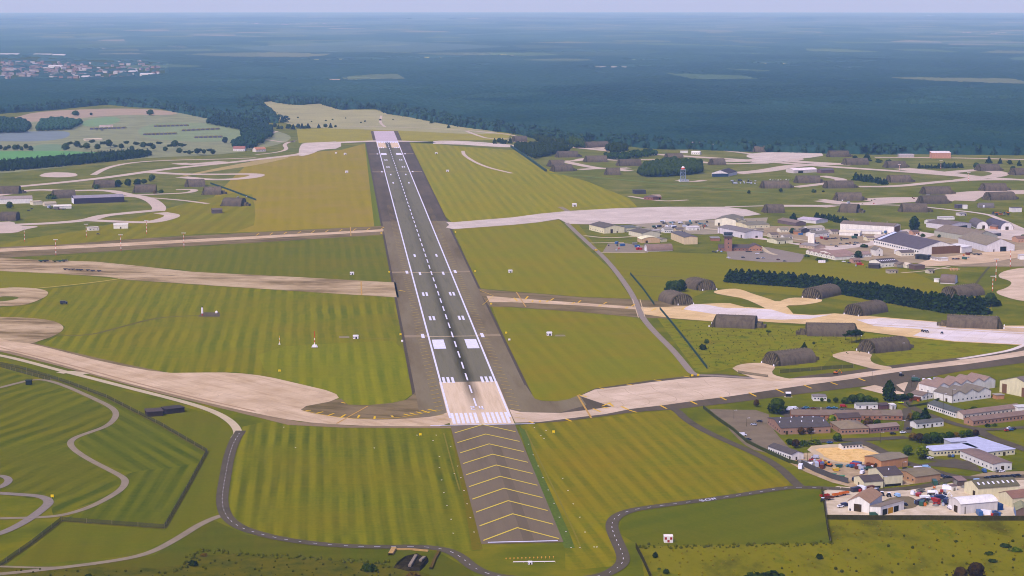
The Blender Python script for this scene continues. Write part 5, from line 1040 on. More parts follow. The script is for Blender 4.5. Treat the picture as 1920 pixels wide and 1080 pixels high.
def woods(name, poly, sp, h, kinds, label, leaf='pine', n=70, pts=None, hv=.25):
    r = np.random.RandomState(len(poly) * 7 + int(h)); W = PP(poly) if poly else None; out = []
    if pts is None:
        xs = [p[0] for p in W]; ys = [p[1] for p in W]; gx, gy = np.meshgrid(np.arange(min(xs), max(xs), sp), np.arange(min(ys), max(ys), sp))
        gx = gx + r.uniform(-.4, .4, gx.shape) * sp; gy = gy + r.uniform(-.4, .4, gy.shape) * sp; k = in_poly(gx, gy, W); pts = list(zip(gx[k], gy[k]))
    T = [crown_arrays(k, i * 5 + 1, n) for i, k in enumerate(kinds * 2)]; VS, FS, off = [], [], 0
    for x, y in pts:
        V, Fc = T[r.randint(len(T))]; a = r.uniform(0, 6.28); s = h * r.uniform(1 - hv, 1 + hv); c_, s_ = math.cos(a), math.sin(a)
        q = V * s; q = np.stack([q[:, 0] * c_ - q[:, 1] * s_ + x, q[:, 0] * s_ + q[:, 1] * c_ + y, q[:, 2] + float(zg(x, y))], -1)
        VS.append(q); FS.append(np.array(Fc) + off); off += len(V)
    co = np.concatenate(VS); fc = np.concatenate(FS); me = bpy.data.meshes.new(name)
    me.vertices.add(len(co)); me.vertices.foreach_set('co', co.astype(np.float32).ravel()); me.loops.add(fc.size); me.loops.foreach_set('vertex_index', fc.astype(np.int32).ravel())
    me.polygons.add(len(fc)); me.polygons.foreach_set('loop_start', np.arange(0, fc.size, 4, dtype=np.int32)); me.update()
    return tag(link(name, me, [LEAF[leaf]]), label, 'wood', None, 'stuff')
# forest edge: real trees along the rim of the forest
rs = np.random.RandomState(3); ep = []
EW = PP(EDGE)
for (x0, y0), (x1, y1) in zip(EW, EW[1:]):
    L = math.hypot(x1 - x0, y1 - y0); nx, ny = -(y1 - y0) / L, (x1 - x0) / L
    for _ in range(int(L / 3.2)):
        t = rs.rand(); o = rs.rand() ** 1.5 * 75; ep.append((x0 + (x1 - x0) * t + nx * (o - 4), y0 + (y1 - y0) * t + ny * (o - 4)))
woods('forest', [], 0, 17, ['broad', 'cone', 'pine'], 'ragged edge of the dark forest beyond the airfield', 'edge', 60, ep, .35)
woods('forest', [(0,322),(100,314),(200,304),(278,294),(286,289),(240,289),(120,299),(0,309)], 6.5, 11, ['cone', 'broad'], 'dark plantation strip beside the bright green field', 'pine', 60)
woods('forest', [(388,233),(430,241),(470,248),(508,259),(511,249),(500,238),(440,227),(400,223)], 8, 13, ['broad', 'pine'], 'dark wedge of plantation beyond the igloo rows', 'edge', 55)
woods('forest', [(455,262),(432,272),(440,281),(470,281),(500,266),(511,243),(480,234),(452,246)], 8, 12, ['broad', 'pine'], 'dark wood behind the red-roofed farmhouse', 'edge', 55)
woods('forest', [(1196,330),(1215,333),(1280,330),(1316,325),(1314,312),(1260,306),(1210,315)], 6.5, 14, ['broad'], 'round dark copse behind the lattice radar tower', 'dark', 90)
woods('forest', [(966,280),(985,292),(1003,299),(1032,292),(1068,284),(1058,277),(1000,275),(970,275)], 7, 12, ['broad'], 'dark wood filling the corner beyond the green hedge line', 'dark', 80)
woods('forest', [(1132,298),(1165,302),(1192,298),(1235,291),(1225,286),(1170,291),(1132,294)], 7, 9, ['pine', 'broad'], 'flat-topped strip of pines among the far shelters', 'pine', 80)
woods('forest', [(-20,251),(50,249),(58,240),(40,229),(-20,227)], 9, 14, ['broad'], 'dark wood block beside the blue-grey field', 'edge', 50)
woods('forest', [(68,247),(132,244),(155,233),(110,227),(75,233)], 9, 14, ['broad'], 'dark wood between the pink-brown field and the igloos', 'edge', 50)
woods('forest', [(1000,262),(1030,277),(1058,276),(1055,262),(1020,258)], 8, 15, ['broad'], 'forest spur reaching between the northern shelters', 'dark', 60)
woods('forest', [(1062,271),(1075,277),(1095,278),(1092,262),(1065,262)], 8, 15, ['broad'], 'forest spur behind the pale cross track', 'dark', 60)
woods('forest', [(1135,281),(1142,288),(1165,288),(1180,281),(1150,276)], 8, 13, ['broad'], 'clump of forest beside the gabled shelter', 'dark', 60)
# conifer row behind the shelters: one tree after another
base = [(1369,529),(1400,531),(1440,534),(1500,538),(1560,547),(1620,558),(1700,572),(1780,586),(1850,589)]
bw = PP(base); acc = spline(bw, 1.2, 0); step = 0; k = 0
for p in acc[::2] if 0 else acc[::3]:
    for row in (0, 1):
        if (row and k % 2): continue
        tree(p[0] + random.uniform(-1, 1), p[1] + row * 6.5 + random.uniform(-1.5, 1.5), random.uniform(12.5, 15.5) + 2.5 * (p[0] > 360), 'cone', 'pine', 'dark conifer in the long unbroken row behind the shelters', 'conifers in the long row behind the shelters', w=1.35, parts=False, world=True)
    k += 1
for x, y, h, kd, lf, w, lab in (
    (1418,763,17,'broad','purple',1.0,'thin brown-leaved tree beside the taxiway above the carpark'), (1457,776,36,'broad','green',1.35,'big bright-topped green tree beside the carpark and white vans'), (1541,754,10,'broad','dark',1.2,'small dark tree touching the white bungalow'),
    (1554,755,9,'broad','dark',1.2,'smallest dark tree between bungalow and its neighbour tree'), (1567,755,12,'broad','dark',1.2,'small dark tree standing free beyond the bungalow'),
    (1585,757,15,'broad','green',1.5,'low green tree starting the clump beyond the white hut'), (1599,757,21,'broad','dark',1.3,'dark tree in the clump above the white hut roof'), (1613,757,24,'broad','green',1.3,'tallest green tree in the clump above the white hut'),
    (1628,757,19,'broad','dark',1.4,'dark spreading tree in the clump near white van'), (1641,756,13,'broad','green',1.5,'low green tree ending the clump near the signal lamps'),
    (1667,752,40,'oval','pine',.98,'very tall dark oval evergreen by the village entrance'), (1682,752,15,'broad','dark',1.5,'low dark tree touching the tall oval evergreen'), (1694,751,15,'broad','pine',1.5,'low dark tree in the middle of the evergreen hedge'),
    (1706,750,16,'broad','dark',1.5,'low dark tree at the end of the evergreen hedge'), (1560,797,23,'broad','bright',1.1,'bright yellow-green tree between the brick roofs'), (1628,803,24,'broad','purple',1.2,'purple-brown tree rising behind the hip-roofed brick house'),
    (1645,800,17,'broad','dark',1.2,'dark tree beside the pink-roofed brick terrace'), (1502,815,17,'broad','purple',1.2,'round purple tree before the vented dark roof'), (1518,814,16,'broad','purple',1.3,'second round purple tree before the vented roof, nearer the lamp'),
    (1480,834,14,'broad','dark',1.5,'dark tree at the carpark corner below brick block'), (1492,840,20,'broad','purple',1.3,'dark purplish tree next to the long white hut roof'), (1507,836,13,'bush','green',1.5,'rounded green bush beside purplish tree on verge'),
    (1527,833,12,'bush','bright',1.9,'wide clipped bright hedge bush on the brick block verge'), (1570,828,20,'broad','green',1.2,'round green tree at the bend before the hip-roofed house'), (1708,790,19,'broad','rust',1.3,'brownish tree beside taller dark trees near junction'),
    (1718,792,25,'broad','dark',1.2,'dark tree in the pair behind the lawn hut'), (1734,792,28,'cone','pine',1.4,'tallest dark conifer in the pair behind the lawn hut'),
    (1712,826,18,'broad','rust',1.3,'reddish-brown tree starting the roadside tree belt'), (1724,830,22,'broad','purple',1.2,'dark purple tree second in the roadside tree belt'), (1738,832,24,'broad','dark',1.2,'dark green tree third in the roadside tree belt'),
    (1752,831,26,'broad','pine',1.2,'tallest dark tree in the roadside tree belt'), (1766,830,23,'broad','dark',1.2,'round dark tree in the middle of the roadside belt'), (1780,828,23,'broad','pine',1.2,'dark bluish tree beyond the middle of the roadside belt'),
    (1792,823,16,'broad','rust',1.4,'low yellowish tree in the roadside belt'), (1804,821,17,'broad','green',1.3,'green tree beside the low yellowish one in the belt'), (1816,821,19,'broad','dark',1.2,'dark tree near the end of the roadside belt'), (1829,820,18,'broad','purple',1.2,'purplish tree ending the roadside belt by the island'),
    (1702,853,23,'broad','green',1.2,'mid green tree on lawn before the pale blue roof'), (1728,861,31,'broad','bright',1.15,'bright yellow-green tree beside the pale blue roofed office'), (1814,774,11,'bush','dark',1.5,'dark rounded bush on lawn before sawtooth hall'),
    (1826,773,13,'broad','dark',1.7,'dark spreading tree among bushes before the sawtooth hall'), (1838,773,9,'bush','green',1.6,'green bush beside the parked blue cars'), (1852,800,8,'bush','dark',1.7,'dark bush against the front brick barrack'), (1864,799,7,'bush','green',1.7,'low green bush against the brick barrack wall'),
    (1862,746,8,'broad','dark',1.2,'tiny dark tree beside the orange annex'), (1257,552,31,'broad','pine',1.05,'dark tree forming the side of the round thicket by shelter'), (1267,553,33,'broad','dark',1.1,'dark tree in the middle of the round thicket by shelter'), (1277,547,28,'broad','pine',1.0,'dark tree closing the round thicket next to shelter roof'),
    (1585,638,13,'pine','dark',1.2,'small detached pine beside the pine clump'), (1597,644,27,'pine','pine',1.0,'nearest and tallest pine of the clump at the shelter end'), (1605,641,26,'pine','pine',1.1,'leaning dark pine in the clump at the shelter end'), (1613,639,19,'pine','dark',1.1,'shorter pine closing the clump at the shelter end'),
    (1508,653,12,'cone','dark',1.2,'small dark conifer poking up behind a shelter roof'), (1526,651,11,'pine','dark',.8,'slim small pine on rough meadow behind shelter'), (1441,630,12,'pine','dark',1.1,'small round pine below the duct of a shelter'), (1318,656,15,'bush','dark',.9,'dark scrub bush alone in the rough meadow'), (1325,644,12,'bush','green',.7,'slender scrub bush above the dark one in rough meadow'),
    (1857,575,32,'broad','dark',1.15,'large round tree in front of the half-hidden shelter'), (1842,574,20,'broad','green',1.2,'lower green tree beside the large round tree'), (1869,573,14,'bush','dark',1.2,'dark bush at the foot of the large round tree'),
    (1714,431,27,'oval','pine',1.15,'large dark conifer between the long white hangar and brown-roofed hangar'), (1609,484,17,'broad','dark',1.3,'round dark tree beside the deep pink-roofed ward'), (1488,415,16,'cone','pine',1.7,'dark conifer beside the lilac-roofed shed'), (1486,438,13,'broad','dark',1.3,'dark tree beside the tiny brick cottage'),
    (1512,437,10,'cone','dark',1.6,'small conifer behind the dark shed'), (1918,452,15,'broad','pine',1.3,'round dark tree at the picture edge behind the tan-roofed hangar'), (1730,444,8,'bush','dark',1.5,'dark bush behind the great hangar roof'), (1761,446,8,'broad','dark',1.2,'small dark tree between the two great hangars'),
    (1513,482,7,'bush','green',1.6,'green shrub at the corner of the seven-gabled ward'), (1537,489,8,'bush','green',1.8,'green shrub along the seven-gabled ward'), (1549,490,8,'bush','bright',1.5,'brighter shrub along the seven-gabled ward'), (1620,464,9,'bush','green',1.8,'green shrub at the corner of the great hangar'),
    (1603,299,9,'broad','dark',1.6,'round dark tree beside a shelter at the forest edge'), (1625,302,16,'cone','pine',1.5,'pointed dark conifer beside the round tree at forest edge'), (1648,305,9,'bush','dark',1.5,'lone round bush on grass beyond the pointed conifer'), (1666,304,7,'bush','dark',1.7,'wide low bush on grass north of the far track'),
    (1830,318,16,'broad','dark',1.2,'dark tree at the near end of a shelter by the far track'), (1854,306,13,'cone','pine',1.4,'pointed conifer above the shelter by the far track'), (1875,307,11,'cone','dark',1.3,'small pointed conifer on grass by the forest road'), (1893,309,11,'broad','dark',1.4,'spreading tree near the pointed conifers'),
    (1911,311,11,'cone','pine',1.2,'conifer near the picture edge by the forest road'), (1899,321,12,'broad','dark',1.3,'dark tree at the far end of the shelter by the far track'), (1526,361,8,'bush','dark',1.2,'square dark bush alone on grass before a shelter'), (1464,361,10,'broad','dark',1.1,'small dark tree standing before a shelter'),
    (1543,360,4,'bush','dark',1.5,'tiny low bush near the square dark bush'), (1404,364,9,'broad','dark',1.1,'small dark tree on open grass near the equipment heap'), (205,349,15,'broad','dark',1.3,'dark tree in the round clump behind shelter by the loop'), (222,351,17,'broad','pine',1.2,'second dark tree of the clump behind shelter'),
    (240,351,19,'broad','dark',1.2,'tallest dark tree of the clump behind shelter'), (258,350,18,'broad','pine',1.2,'bluish dark tree of the clump near the lone round tree'), (270,346,13,'broad','dark',1.3,'small dark tree ending the clump behind shelter'), (285,341,17,'broad','dark',1.15,'lone round dark tree beside the clump'),
    (180,354,12,'bush','green',1.1,'round green bush hiding one end of a shelter'), (18,392,17,'broad','green',1.2,'round bright tree beside the large white shed'), (97,373,12,'bush','green',1.6,'overgrown green bush covering the end of a shelter'), (290,363,9,'bush','rust',1.0,'yellowish bush at the end of a shelter'), (302,362,10,'bush','green',1.0,'green bush beside the yellowish one'),
    (142,218,13,'broad','pine',1.7,'big dark square-looking tree on the pink-brown field'), (171,217,7,'broad','dark',1.3,'small dark tree alone on the pink-brown field'), (282,217,14,'broad','pine',1.5,'dark square tree block by the heath edge'), (422,270,16,'broad','dark',1.2,'round dark tree beside the farm wood'),
    (809,232,7,'broad','dark',1.6,'dark bush-like tree on heath beyond the runway end'), (841,240,7,'cone','dark',1.4,'small pointed tree beside the heath track'), (1228,1046,15,'bush','dark',.7,'dark upright bush just inside the rough field fence'), (1249,1076,13,'bush','dark',.9,'round dark bush low in the rough field'),
    (1537,1048,13,'bush','dark',1.0,'round dark bush alone on the rough field'), (1236,1068,5,'bush','green',1.3,'tiny green bush above the round dark one'), (362,1061,14,'bush','dark',1.3,'dark bush at the end of the overgrown bank'), (383,1043,9,'bush','rust',1.6,'brown bush on the overgrown bank'),
    (692,1071,18,'bush','dark',1.6,'wide dark bush beside the black compound'), (165,1082,8,'bush','dark',1.8,'low dark bush at the lower picture edge near the track'), (1436,1096,34,'bush','dark',2.2,'huge dark thicket at the lower picture edge of the rough field'), (775,1083,14,'bush','rust',2.0,'brownish bush in front of the black compound'),
    (1800,1092,36,'broad','purple',1.2,'dark tree at the lower edge of the rough field'), (1830,1092,46,'broad','purple',1.1,'taller dark tree at the lower edge of the rough field'), (1885,1026,9,'bush','dark',2.4,'low dark gorse bush beside another on the rough field'), (1905,1034,10,'bush','green',2.4,'low gorse bush near the picture edge'),
    (1855,1040,7,'bush','dark',2.6,'flat dark gorse bush on the rough field'), (1793,1016,4,'bush','dark',2.,'tiny dark gorse bush on the rough field'), (1862,1054,8,'bush','dark',2.2,'dark gorse bush below the flat one')):
    tree(x, y, h, kd, lf, lab, None, w, parts=h > 11 and y > 420)
def many(n, fx, label, group, kd=('broad',), lf='dark', w=1.2):
    for i in range(n):
        x, y, h = fx(i); tree(x + random.uniform(-2, 2), y + random.uniform(-1, 1), h * random.uniform(.75, 1.25), kd[i % len(kd)], lf, label, group, w, parts=False)
many(22, lambda i: (122 + i * 10.4, 283 - (i % 3) * 3 + (i > 12) * 1, 15), 'dark tree in the loose belt between the bright field and igloo rows', 'trees in the belt by the bright field', ('broad', 'pine'))
many(8, lambda i: (2 + i * 8, 281 + (i % 2) * 2, 11), 'dark tree in the short belt at the field corner', 'trees at the field corner', ('broad',))
many(9, lambda i: (338 + i * 7.5, 290 + (i % 2) * 2, 12), 'dark tree in the group between the belt and the farm', 'trees between belt and farm', ('broad', 'pine'))
many(10, lambda i: (516 + i * 7, 240 + (i % 3) * 1.5, 10), 'dark tree in the broken line on the heath edge', 'trees on the heath edge', ('broad', 'cone'))
many(4, lambda i: (598 + i * 11, 239 + (i % 2), 8), 'small dark tree beyond the west side of the far overrun', 'small trees by the far overrun', ('cone', 'broad'))
many(13, lambda i: (1603 + i * 4.8, 338 + i * .65, 13), 'dark conifer in the thick short row before a shelter', 'conifers in the thick short row', ('cone',), 'pine', 1.4)
many(15, lambda i: (1724 + i * 5.6, 315 + (i % 2), 10), 'conifer in the far row behind the banded pole', 'conifers in the far row', ('cone', 'broad'), 'dark', 1.3)
many(15, lambda i: (1531 + i * 4.4, 408 + i * .95, 11), 'dark conifer in the hedge row near the long white hangar', 'conifers in the hedge row', ('cone',), 'pine', 1.3)
many(5, lambda i: (1058 + i * 5, 277 + i * .4, 8), 'dark tree between shelters at forest edge', 'trees between the forest-edge shelters', ('broad',))
many(5, lambda i: (928 + i * 7, 269 + (i % 2), 11), 'dark tree beside the far cross taxiway', 'trees beside the far cross taxiway', ('cone', 'broad'))
many(9, lambda i: (560 + i * 21 + (i % 3) * 5, 222 + (i * 7) % 9, 3.5), 'tiny shrub on the heath beyond the airfield', 'shrubs on the heath', ('bush',))
many(8, lambda i: (105 + i * 14, 1047 + i * 3, 4), 'low shrub on the overgrown bank at the lower edge', 'shrubs on the overgrown bank', ('bush',), 'dark', 1.8) if 0 else None
# ================================================================== VEHICLES
PAINT = {'white': (228,228,234), 'silver': (168,172,182), 'black': (34,34,40), 'dark': (52,50,60), 'blue': (52,92,140), 'navy': (36,42,72), 'red': (156,36,40), 'maroon': (96,48,58), 'green': (48,84,66), 'lime': (178,196,60), 'teal': (64,120,140), 'yellow': (206,170,50), 'orange': (196,104,48), 'sky': (150,186,220), 'grey': (118,116,122), 'olive': (86,88,62), 'tarp': (30,122,74)}
def pm(c): return mat('car_paint_' + c, PAINT[c], .03, .5, .35)
tyre = mat('tyre', (34,32,32), .05); VM = {}
def vmesh(kind, c):
    """parts of a vehicle: x forward, centred, wheels on z=0"""
    k = (kind, c)
    if k in VM: return VM[k]
    out = []
    def add(nm, b, m, loc=(0, 0, 0)):
        me = mesh(nm, b.v, b.f); me.materials.append(m); out.append((nm, me, loc))
    p = pm(c)
    if kind == 'car':
        b = MB(); b.prism_y([(-2.15,.3),(2.15,.3),(2.2,.62),(1.95,.85),(.95,.98),(-1.6,1.02),(-2.15,.9)], -.85, .85); b.prism_y([(-1.35,1.0),(.75,1.0),(.2,1.46),(-1.1,1.46)], -.72, .72); add('body', b, p)
        b = MB(); b.prism_y([(-1.5,1.03),(.92,1.0),(.28,1.40),(-1.18,1.42)], -.76, .76); add('glazing', b, glass)
        ws = [(1.35,.8),(1.35,-.8),(-1.35,.8),(-1.35,-.8)]; r = .33
    elif kind == 'van':
        b = MB(); b.prism_y([(-2.5,.35),(2.5,.35),(2.55,.95),(1.75,1.25),(1.2,2.05),(-2.5,2.1)], -.95, .95); add('body', b, p)
        b = MB(); b.prism_y([(.95,1.25),(1.72,1.27),(1.28,1.9),(.95,1.92)], -.98, .98); add('glazing', b, glass)
        ws = [(1.6,.88),(1.6,-.88),(-1.5,.88),(-1.5,-.88)]; r = .36
    elif kind == 'truck':
        b = MB(); b.box(-3.6, -1.2, 1.0, 1.5, 1.2, 3.3); add('cargo_box', b, p)
        b = MB(); b.prism_y([(1.6,.5),(3.5,.5),(3.5,1.5),(3.2,2.5),(1.6,2.6)], -1.15, 1.15); add('cab', b, p)
        b = MB(); b.prism_y([(2.3,1.55),(3.53,1.55),(3.28,2.3),(2.3,2.35)], -1.18, 1.18); add('glazing', b, glass)
        b = MB(); b.box(-3.6, -.5, .6, 3.2, .5, .98); add('chassis', b, tyre)
        ws = [(2.6,1.0),(2.6,-1.0),(-1.6,1.0),(-1.6,-1.0),(-2.7,1.0),(-2.7,-1.0)]; r = .5
    elif kind == 'tractor':
        b = MB(); b.prism_y([(-.2,.8),(2.0,.8),(2.0,1.5),(-.2,1.65)], -.45, .45); add('bonnet', b, p)
        b = MB(); b.box(-1.3, -.75, 1.2, -.22, .75, 2.5); add('cab', b, glass)
        b = MB(); b.box(-1.5, -.9, 2.52, 0, .9, 2.7); add('cab_roof', b, pm('white'))
        ws = [(-.9,.95),(-.9,-.95)]; r = .85
        b = MB(); 
        for s in (-1, 1): pass
        ws += [(1.5,.75),(1.5,-.75)]
    elif kind == 'trailer':
        b = MB(); b.box(-3, -1.1, .9, 3, 1.1, 1.25); b.box(-3, -1.15, 1.26, -2.9, 1.15, 2); b.box(2.9, -1.15, 1.26, 3, 1.15, 2); b.box(-2.88, -1.15, 1.26, 2.88, -1.05, 1.9); b.box(-2.88, 1.05, 1.26, 2.88, 1.15, 1.9); add('load_bed', b, p)
        b = MB(); b.bar((3, 0, .9), (4.6, 0, .6), .1); add('tow_bar', b, tyre); ws = [(-1.2,1.0),(-1.2,-1.0),(0,1.0),(0,-1.0)]; r = .45
    elif kind == 'bowser':
        b = MB(); b.prism_x([(1.1 * math.cos(a * math.pi / 6), 1.9 + .95 * math.sin(a * math.pi / 6)) for a in range(12)], -3, 1.4); add('tank', b, p)
        b = MB(); b.prism_y([(1.6,.5),(3.3,.5),(3.3,1.5),(3.0,2.4),(1.6,2.5)], -1.1, 1.1); add('cab', b, pm('white'))
        b = MB(); b.box(-3, -.5, .55, 3.1, .5, .94); add('chassis', b, tyre); ws = [(2.4,1.0),(2.4,-1.0),(-1.6,1.0),(-1.6,-1.0)]; r = .5
    elif kind == 'skip':
        b = MB(); b.prism_y([(-1.4,.0),(1.4,0),(2.3,1.7),(-2.3,1.7)], -1.2, 1.2); add('skip_body', b, p); b = MB(); b.box(-2.35, -1.3, 1.71, 2.35, 1.3, 1.85); add('cover', b, p); ws = []; r = 0
    elif kind == 'digger':
        b = MB(); b.box(-1.6, -1.1, .9, 1.2, 1.1, 1.9); add('body', b, p); b = MB(); b.box(-.2, -.9, 1.91, 1.1, .3, 2.9); add('cab', b, glass)
        b = MB(); b.bar((1.2, 0, 1.6), (3.2, 0, 3.6), .18); b.bar((3.2, 0, 3.6), (4.6, 0, 1.6), .15); b.box(4.2, -.5, .7, 5.0, .5, 1.5); add('boom', b, p)
        b = MB(); b.box(-1.9, -1.25, 0, 1.7, -.75, .88); b.box(-1.9, .75, 0, 1.7, 1.25, .88); add('crawler_track', b, tyre); ws = []; r = 0
    for x, y in ws:
        rr2 = .45 if kind == 'tractor' and x > 0 else r; k2 = ('w', rr2)
        if k2 not in VM:
            b = MB(); b.prism_y([(rr2 * math.cos(a * math.pi / 5), rr2 * math.sin(a * math.pi / 5)) for a in range(10)], -.14 - rr2 * .12, .14 + rr2 * .12); me = mesh('wheel', b.v, b.f); me.materials.append(tyre); VM[k2] = me
        out.append(('wheel', VM[k2], (x, y, rr2)))
    VM[k] = out; return out
def veh(x, y, kind, c, deg, label, group=None, parts=True, sc=1.):
    p = P(x, y); nm = {'car': 'parked_car', 'van': 'parked_van', 'truck': 'box_truck', 'trailer': 'flat_trailer', 'bowser': 'tank_truck'}.get(kind, kind)
    cat = {'bowser': 'tank truck', 'skip': 'skip'}.get(kind, kind)
    t = empty(nm, (p[0], p[1], .42 + float(zg(*p))), math.radians(deg)); t.scale = (sc, sc, sc); tag(t, label, cat, group)
    for n_, me, loc in vmesh(kind, c): put(me, n_, t, loc)
    return t
V = veh
for a in ((1413,798,'car','silver',150,'pale silver car in the big empty carpark beside a dark one'), (1424,792,'car','dark',150,'dark car in the big empty carpark'), (1393,818,'van','white',10,'white van by the fence of the big empty carpark'), (1403,826,'car','black',5,'black car by the carpark fence next to white van'),
    (1490,768,'van','white',20,'white van beside the big green tree'), (1480,772,'truck','white',10,'white box truck beside the big green tree'), (1507,769,'car','navy',0,'navy car next to the white trucks behind long terrace'), (1525,768,'car','maroon',0,'maroon car behind the long brick terrace'),
    (1512,766,'car','teal',0,'teal car just behind the navy car'), (1555,767,'car','blue',0,'blue car in a nose-to-tail pair behind the terrace'), (1565,767,'car','teal',0,'teal car ending the nose-to-tail pair behind the terrace'), (1579,771,'car','green',5,'dark green car against the back of long terrace'), (1581,764,'van','red',0,'red van behind the long brick terrace'),
    (1556,832,'car','blue',25,'blue car alone on the pale verge before brick block'), (1693,813,'car','white',20,'white car on the road beside the tree belt'), (1674,815,'car','black',10,'black car on the road before pink-roofed terrace'), (1689,757,'car','lime',160,'lime yellow car by the village entrance'),
    (1704,806,'car','dark',20,'dark car among bushes beside the white one near the tree belt'), (1744,861,'car','white',20,'white car at the end of the pale blue roofed office'), (1737,859,'car','dark',30,'dark car beside white car near the bright tree'), (1780,857,'car','dark',70,'dark car first in the row before the blue-roofed office'),
    (1787,857,'car','blue',70,'blue car in the row before the blue-roofed office'), (1812,856,'car','navy',70,'navy car before the blue-roofed office entrance'), (1820,857,'car','maroon',70,'maroon car beside navy one at the office entrance'), (1845,886,'van','blue',95,'blue van by the side of the brown-roofed drill shed'),
    (1878,886,'car','white',20,'white car before the white end of the drill shed'), (1872,886,'car','grey',20,'grey car before the white end of the drill shed'), (1698,881,'car','black',5,'black car against the square orange brick store'), (1727,878,'car','navy',10,'navy car by the roadside behind low brick workshop'),
    (1737,879,'van','sky',10,'pale blue van by the roadside behind low brick workshop'), (1724,885,'truck','white',8,'white lorry behind the low brick workshop roof'), (1767,894,'car','navy',60,'navy car beside low brick workshop end'), (1773,897,'car','dark',10,'dark car at the kerb beside low brick workshop'),
    (1779,897,'car','black',10,'black car at the kerb corner beside low brick workshop'), (1833,905,'van','sky',10,'pale blue van on the road behind the skylight hall'), (1681,952,'car','navy',120,'navy car beside the open-bay shed'), (1687,950,'car','dark',120,'dark car in the middle of three beside the open-bay shed'),
    (1696,948,'car','black',120,'black car nearest the asphalt edge beside open-bay shed'), (1682,932,'van','sky',110,'pale blue van standing behind the orange-roofed garage'), (1576,952,'car','white',25,'white car before the garage side, nose to the track'), (1584,950,'van','navy',25,'navy van against the garage side wall'),
    (1638,968,'van','green',5,'dark green pickup van before the open-bay shed wall'), (1888,765,'car','navy',20,'navy car first of three beside the long barrack'), (1897,768,'car','blue',20,'blue car in the middle of three beside long barrack'), (1906,772,'car','dark',20,'dark car last of three beside long barrack'),
    (1895,808,'car','blue',30,'blue car on the small green island'), (1888,809,'car','red',30,'red car on the small green island'), (1893,805,'car','white',30,'white car on the small green island'), (1900,806,'car','dark',30,'dark car on the small green island'),
    (1851,898,'car','black',140,'black car parked apart from the row of dark cars'), (1523,864,'car','red',160,'red car in the grit yard beside the long white hut'), (1528,860,'van','silver',160,'silver van in the grit yard behind the red car'), (1516,873,'trailer','white',145,'white trailer along the dark wall of the grit yard'),
    (1504,870,'trailer','dark',150,'dark trailer heaped by the end of long white hut'), (1555,875,'digger','orange',150,'orange digger among the machinery in the grit yard'), (1547,872,'digger','yellow',120,'yellow digger beside the orange digger'), (1573,877,'skip','green',20,'green skip beside the orange digger'),
    (1592,876,'car','teal',20,'teal car in the middle of the grit yard'), (1600,877,'van','blue',20,'blue van in the middle of the grit yard'), (1607,880,'skip','maroon',10,'rust-red skip in the grit yard near the store'), (1627,882,'trailer','green',12,'long green trailer before the orange brick store'),
    (1608,904,'truck','navy',150,'navy tipper truck behind the low cream workshop'), (1617,889,'van','white',60,'white van between green trailer and navy truck'), (1561,894,'skip','tarp',150,'bright green covered skip by the dark wall'), (1577,898,'skip','tarp',165,'larger bright green covered skip by the dark wall'),
    (1567,884,'skip','yellow',20,'yellow skip behind the bright green covered skips'), (1583,929,'trailer','orange',28,'orange plough trailer by the yard gate'), (1569,932,'trailer','orange',28,'orange spreader trailer in the middle of farm machines'), (1554,938,'trailer','maroon',28,'rust-coloured harrow trailer by the field fence'),
    (1546,934,'trailer','red',28,'red seed trailer behind the harrow trailer'), (1543,942,'tractor','dark',70,'dark tractor at the corner of the yard fence'), (1641,924,'tractor','yellow',95,'yellow tractor first in the line behind the garage'), (1653,930,'tractor','orange',95,'orange tractor in the middle of the line behind garage'),
    (1666,932,'tractor','maroon',95,'maroon tractor last in the line behind the garage'), (1711,928,'van','white',70,'white van at the yard entrance'), (1722,931,'skip','red',60,'small red skip near the yard entrance'), (1734,936,'trailer','white',15,'white trailer beside the heap of farm gear'),
    (1740,942,'tractor','dark',15,'dark tractor with white cab roof among yard vehicles'), (1748,929,'bowser','white',5,'white tank truck standing behind yard vehicles'), (1756,947,'car','red',5,'red car in the sandy yard'), (1752,937,'skip','blue',10,'blue skip among yard vehicles'),
    (1771,935,'digger','white',15,'white digger with long boom in the yard'), (1763,939,'truck','navy',15,'navy truck beside the white digger'), (1775,945,'truck','navy',60,'navy truck against the end of rounded warehouse'), (1726,924,'trailer','grey',40,'grey trailer behind the red skip'),
    (1781,955,'van','white',100,'white van nosing out at the brown end of the rounded warehouse'), (1733,717,'bowser','white',90,'white tank truck parked first on the green verge'), (1743,717,'bowser','white',90,'white tank truck parked second on the green verge'), (1753,717,'truck','silver',90,'silver truck beside two white tank trucks'),
    (1768,718,'tractor','red',90,'red tractor beyond the parked tank trucks'), (1786,717,'bowser','white',90,'white tank truck standing apart beyond the red tractor'), (1717,716,'truck','green',0,'green truck on the asphalt before the tank trucks'), (1690,706,'tractor','dark',30,'dark tug on the taxiway shoulder'),
    (1567,702,'digger','orange',0,'orange digger working on the taxiway shoulder'), (1678,766,'van','silver',70,'silver van beside the storage container'), (1117,471,'van','yellow',120,'yellow van driving on the service road'), (120,571,'truck','dark',5,'dark truck with blue tail on mown grass'), (1729,623,'tractor','black',80,'black ground cart first of three on the apron'),
    (1734,623.5,'tractor','black',80,'black ground cart in the middle of three on apron'), (1738.5,624,'tractor','black',80,'black ground cart last of three on apron'), (1766,627,'tractor','black',80,'black ground cart standing alone on apron')):
    V(*a)
for i, (x, y) in enumerate(((1861,896.5),(1868,896),(1879,896),(1888,895.5),(1898,894.5),(1908,893.5))): V(x, y, 'car', 'black', 130, 'black car parked in the angled row beside drill shed', 'black cars in the angled row')
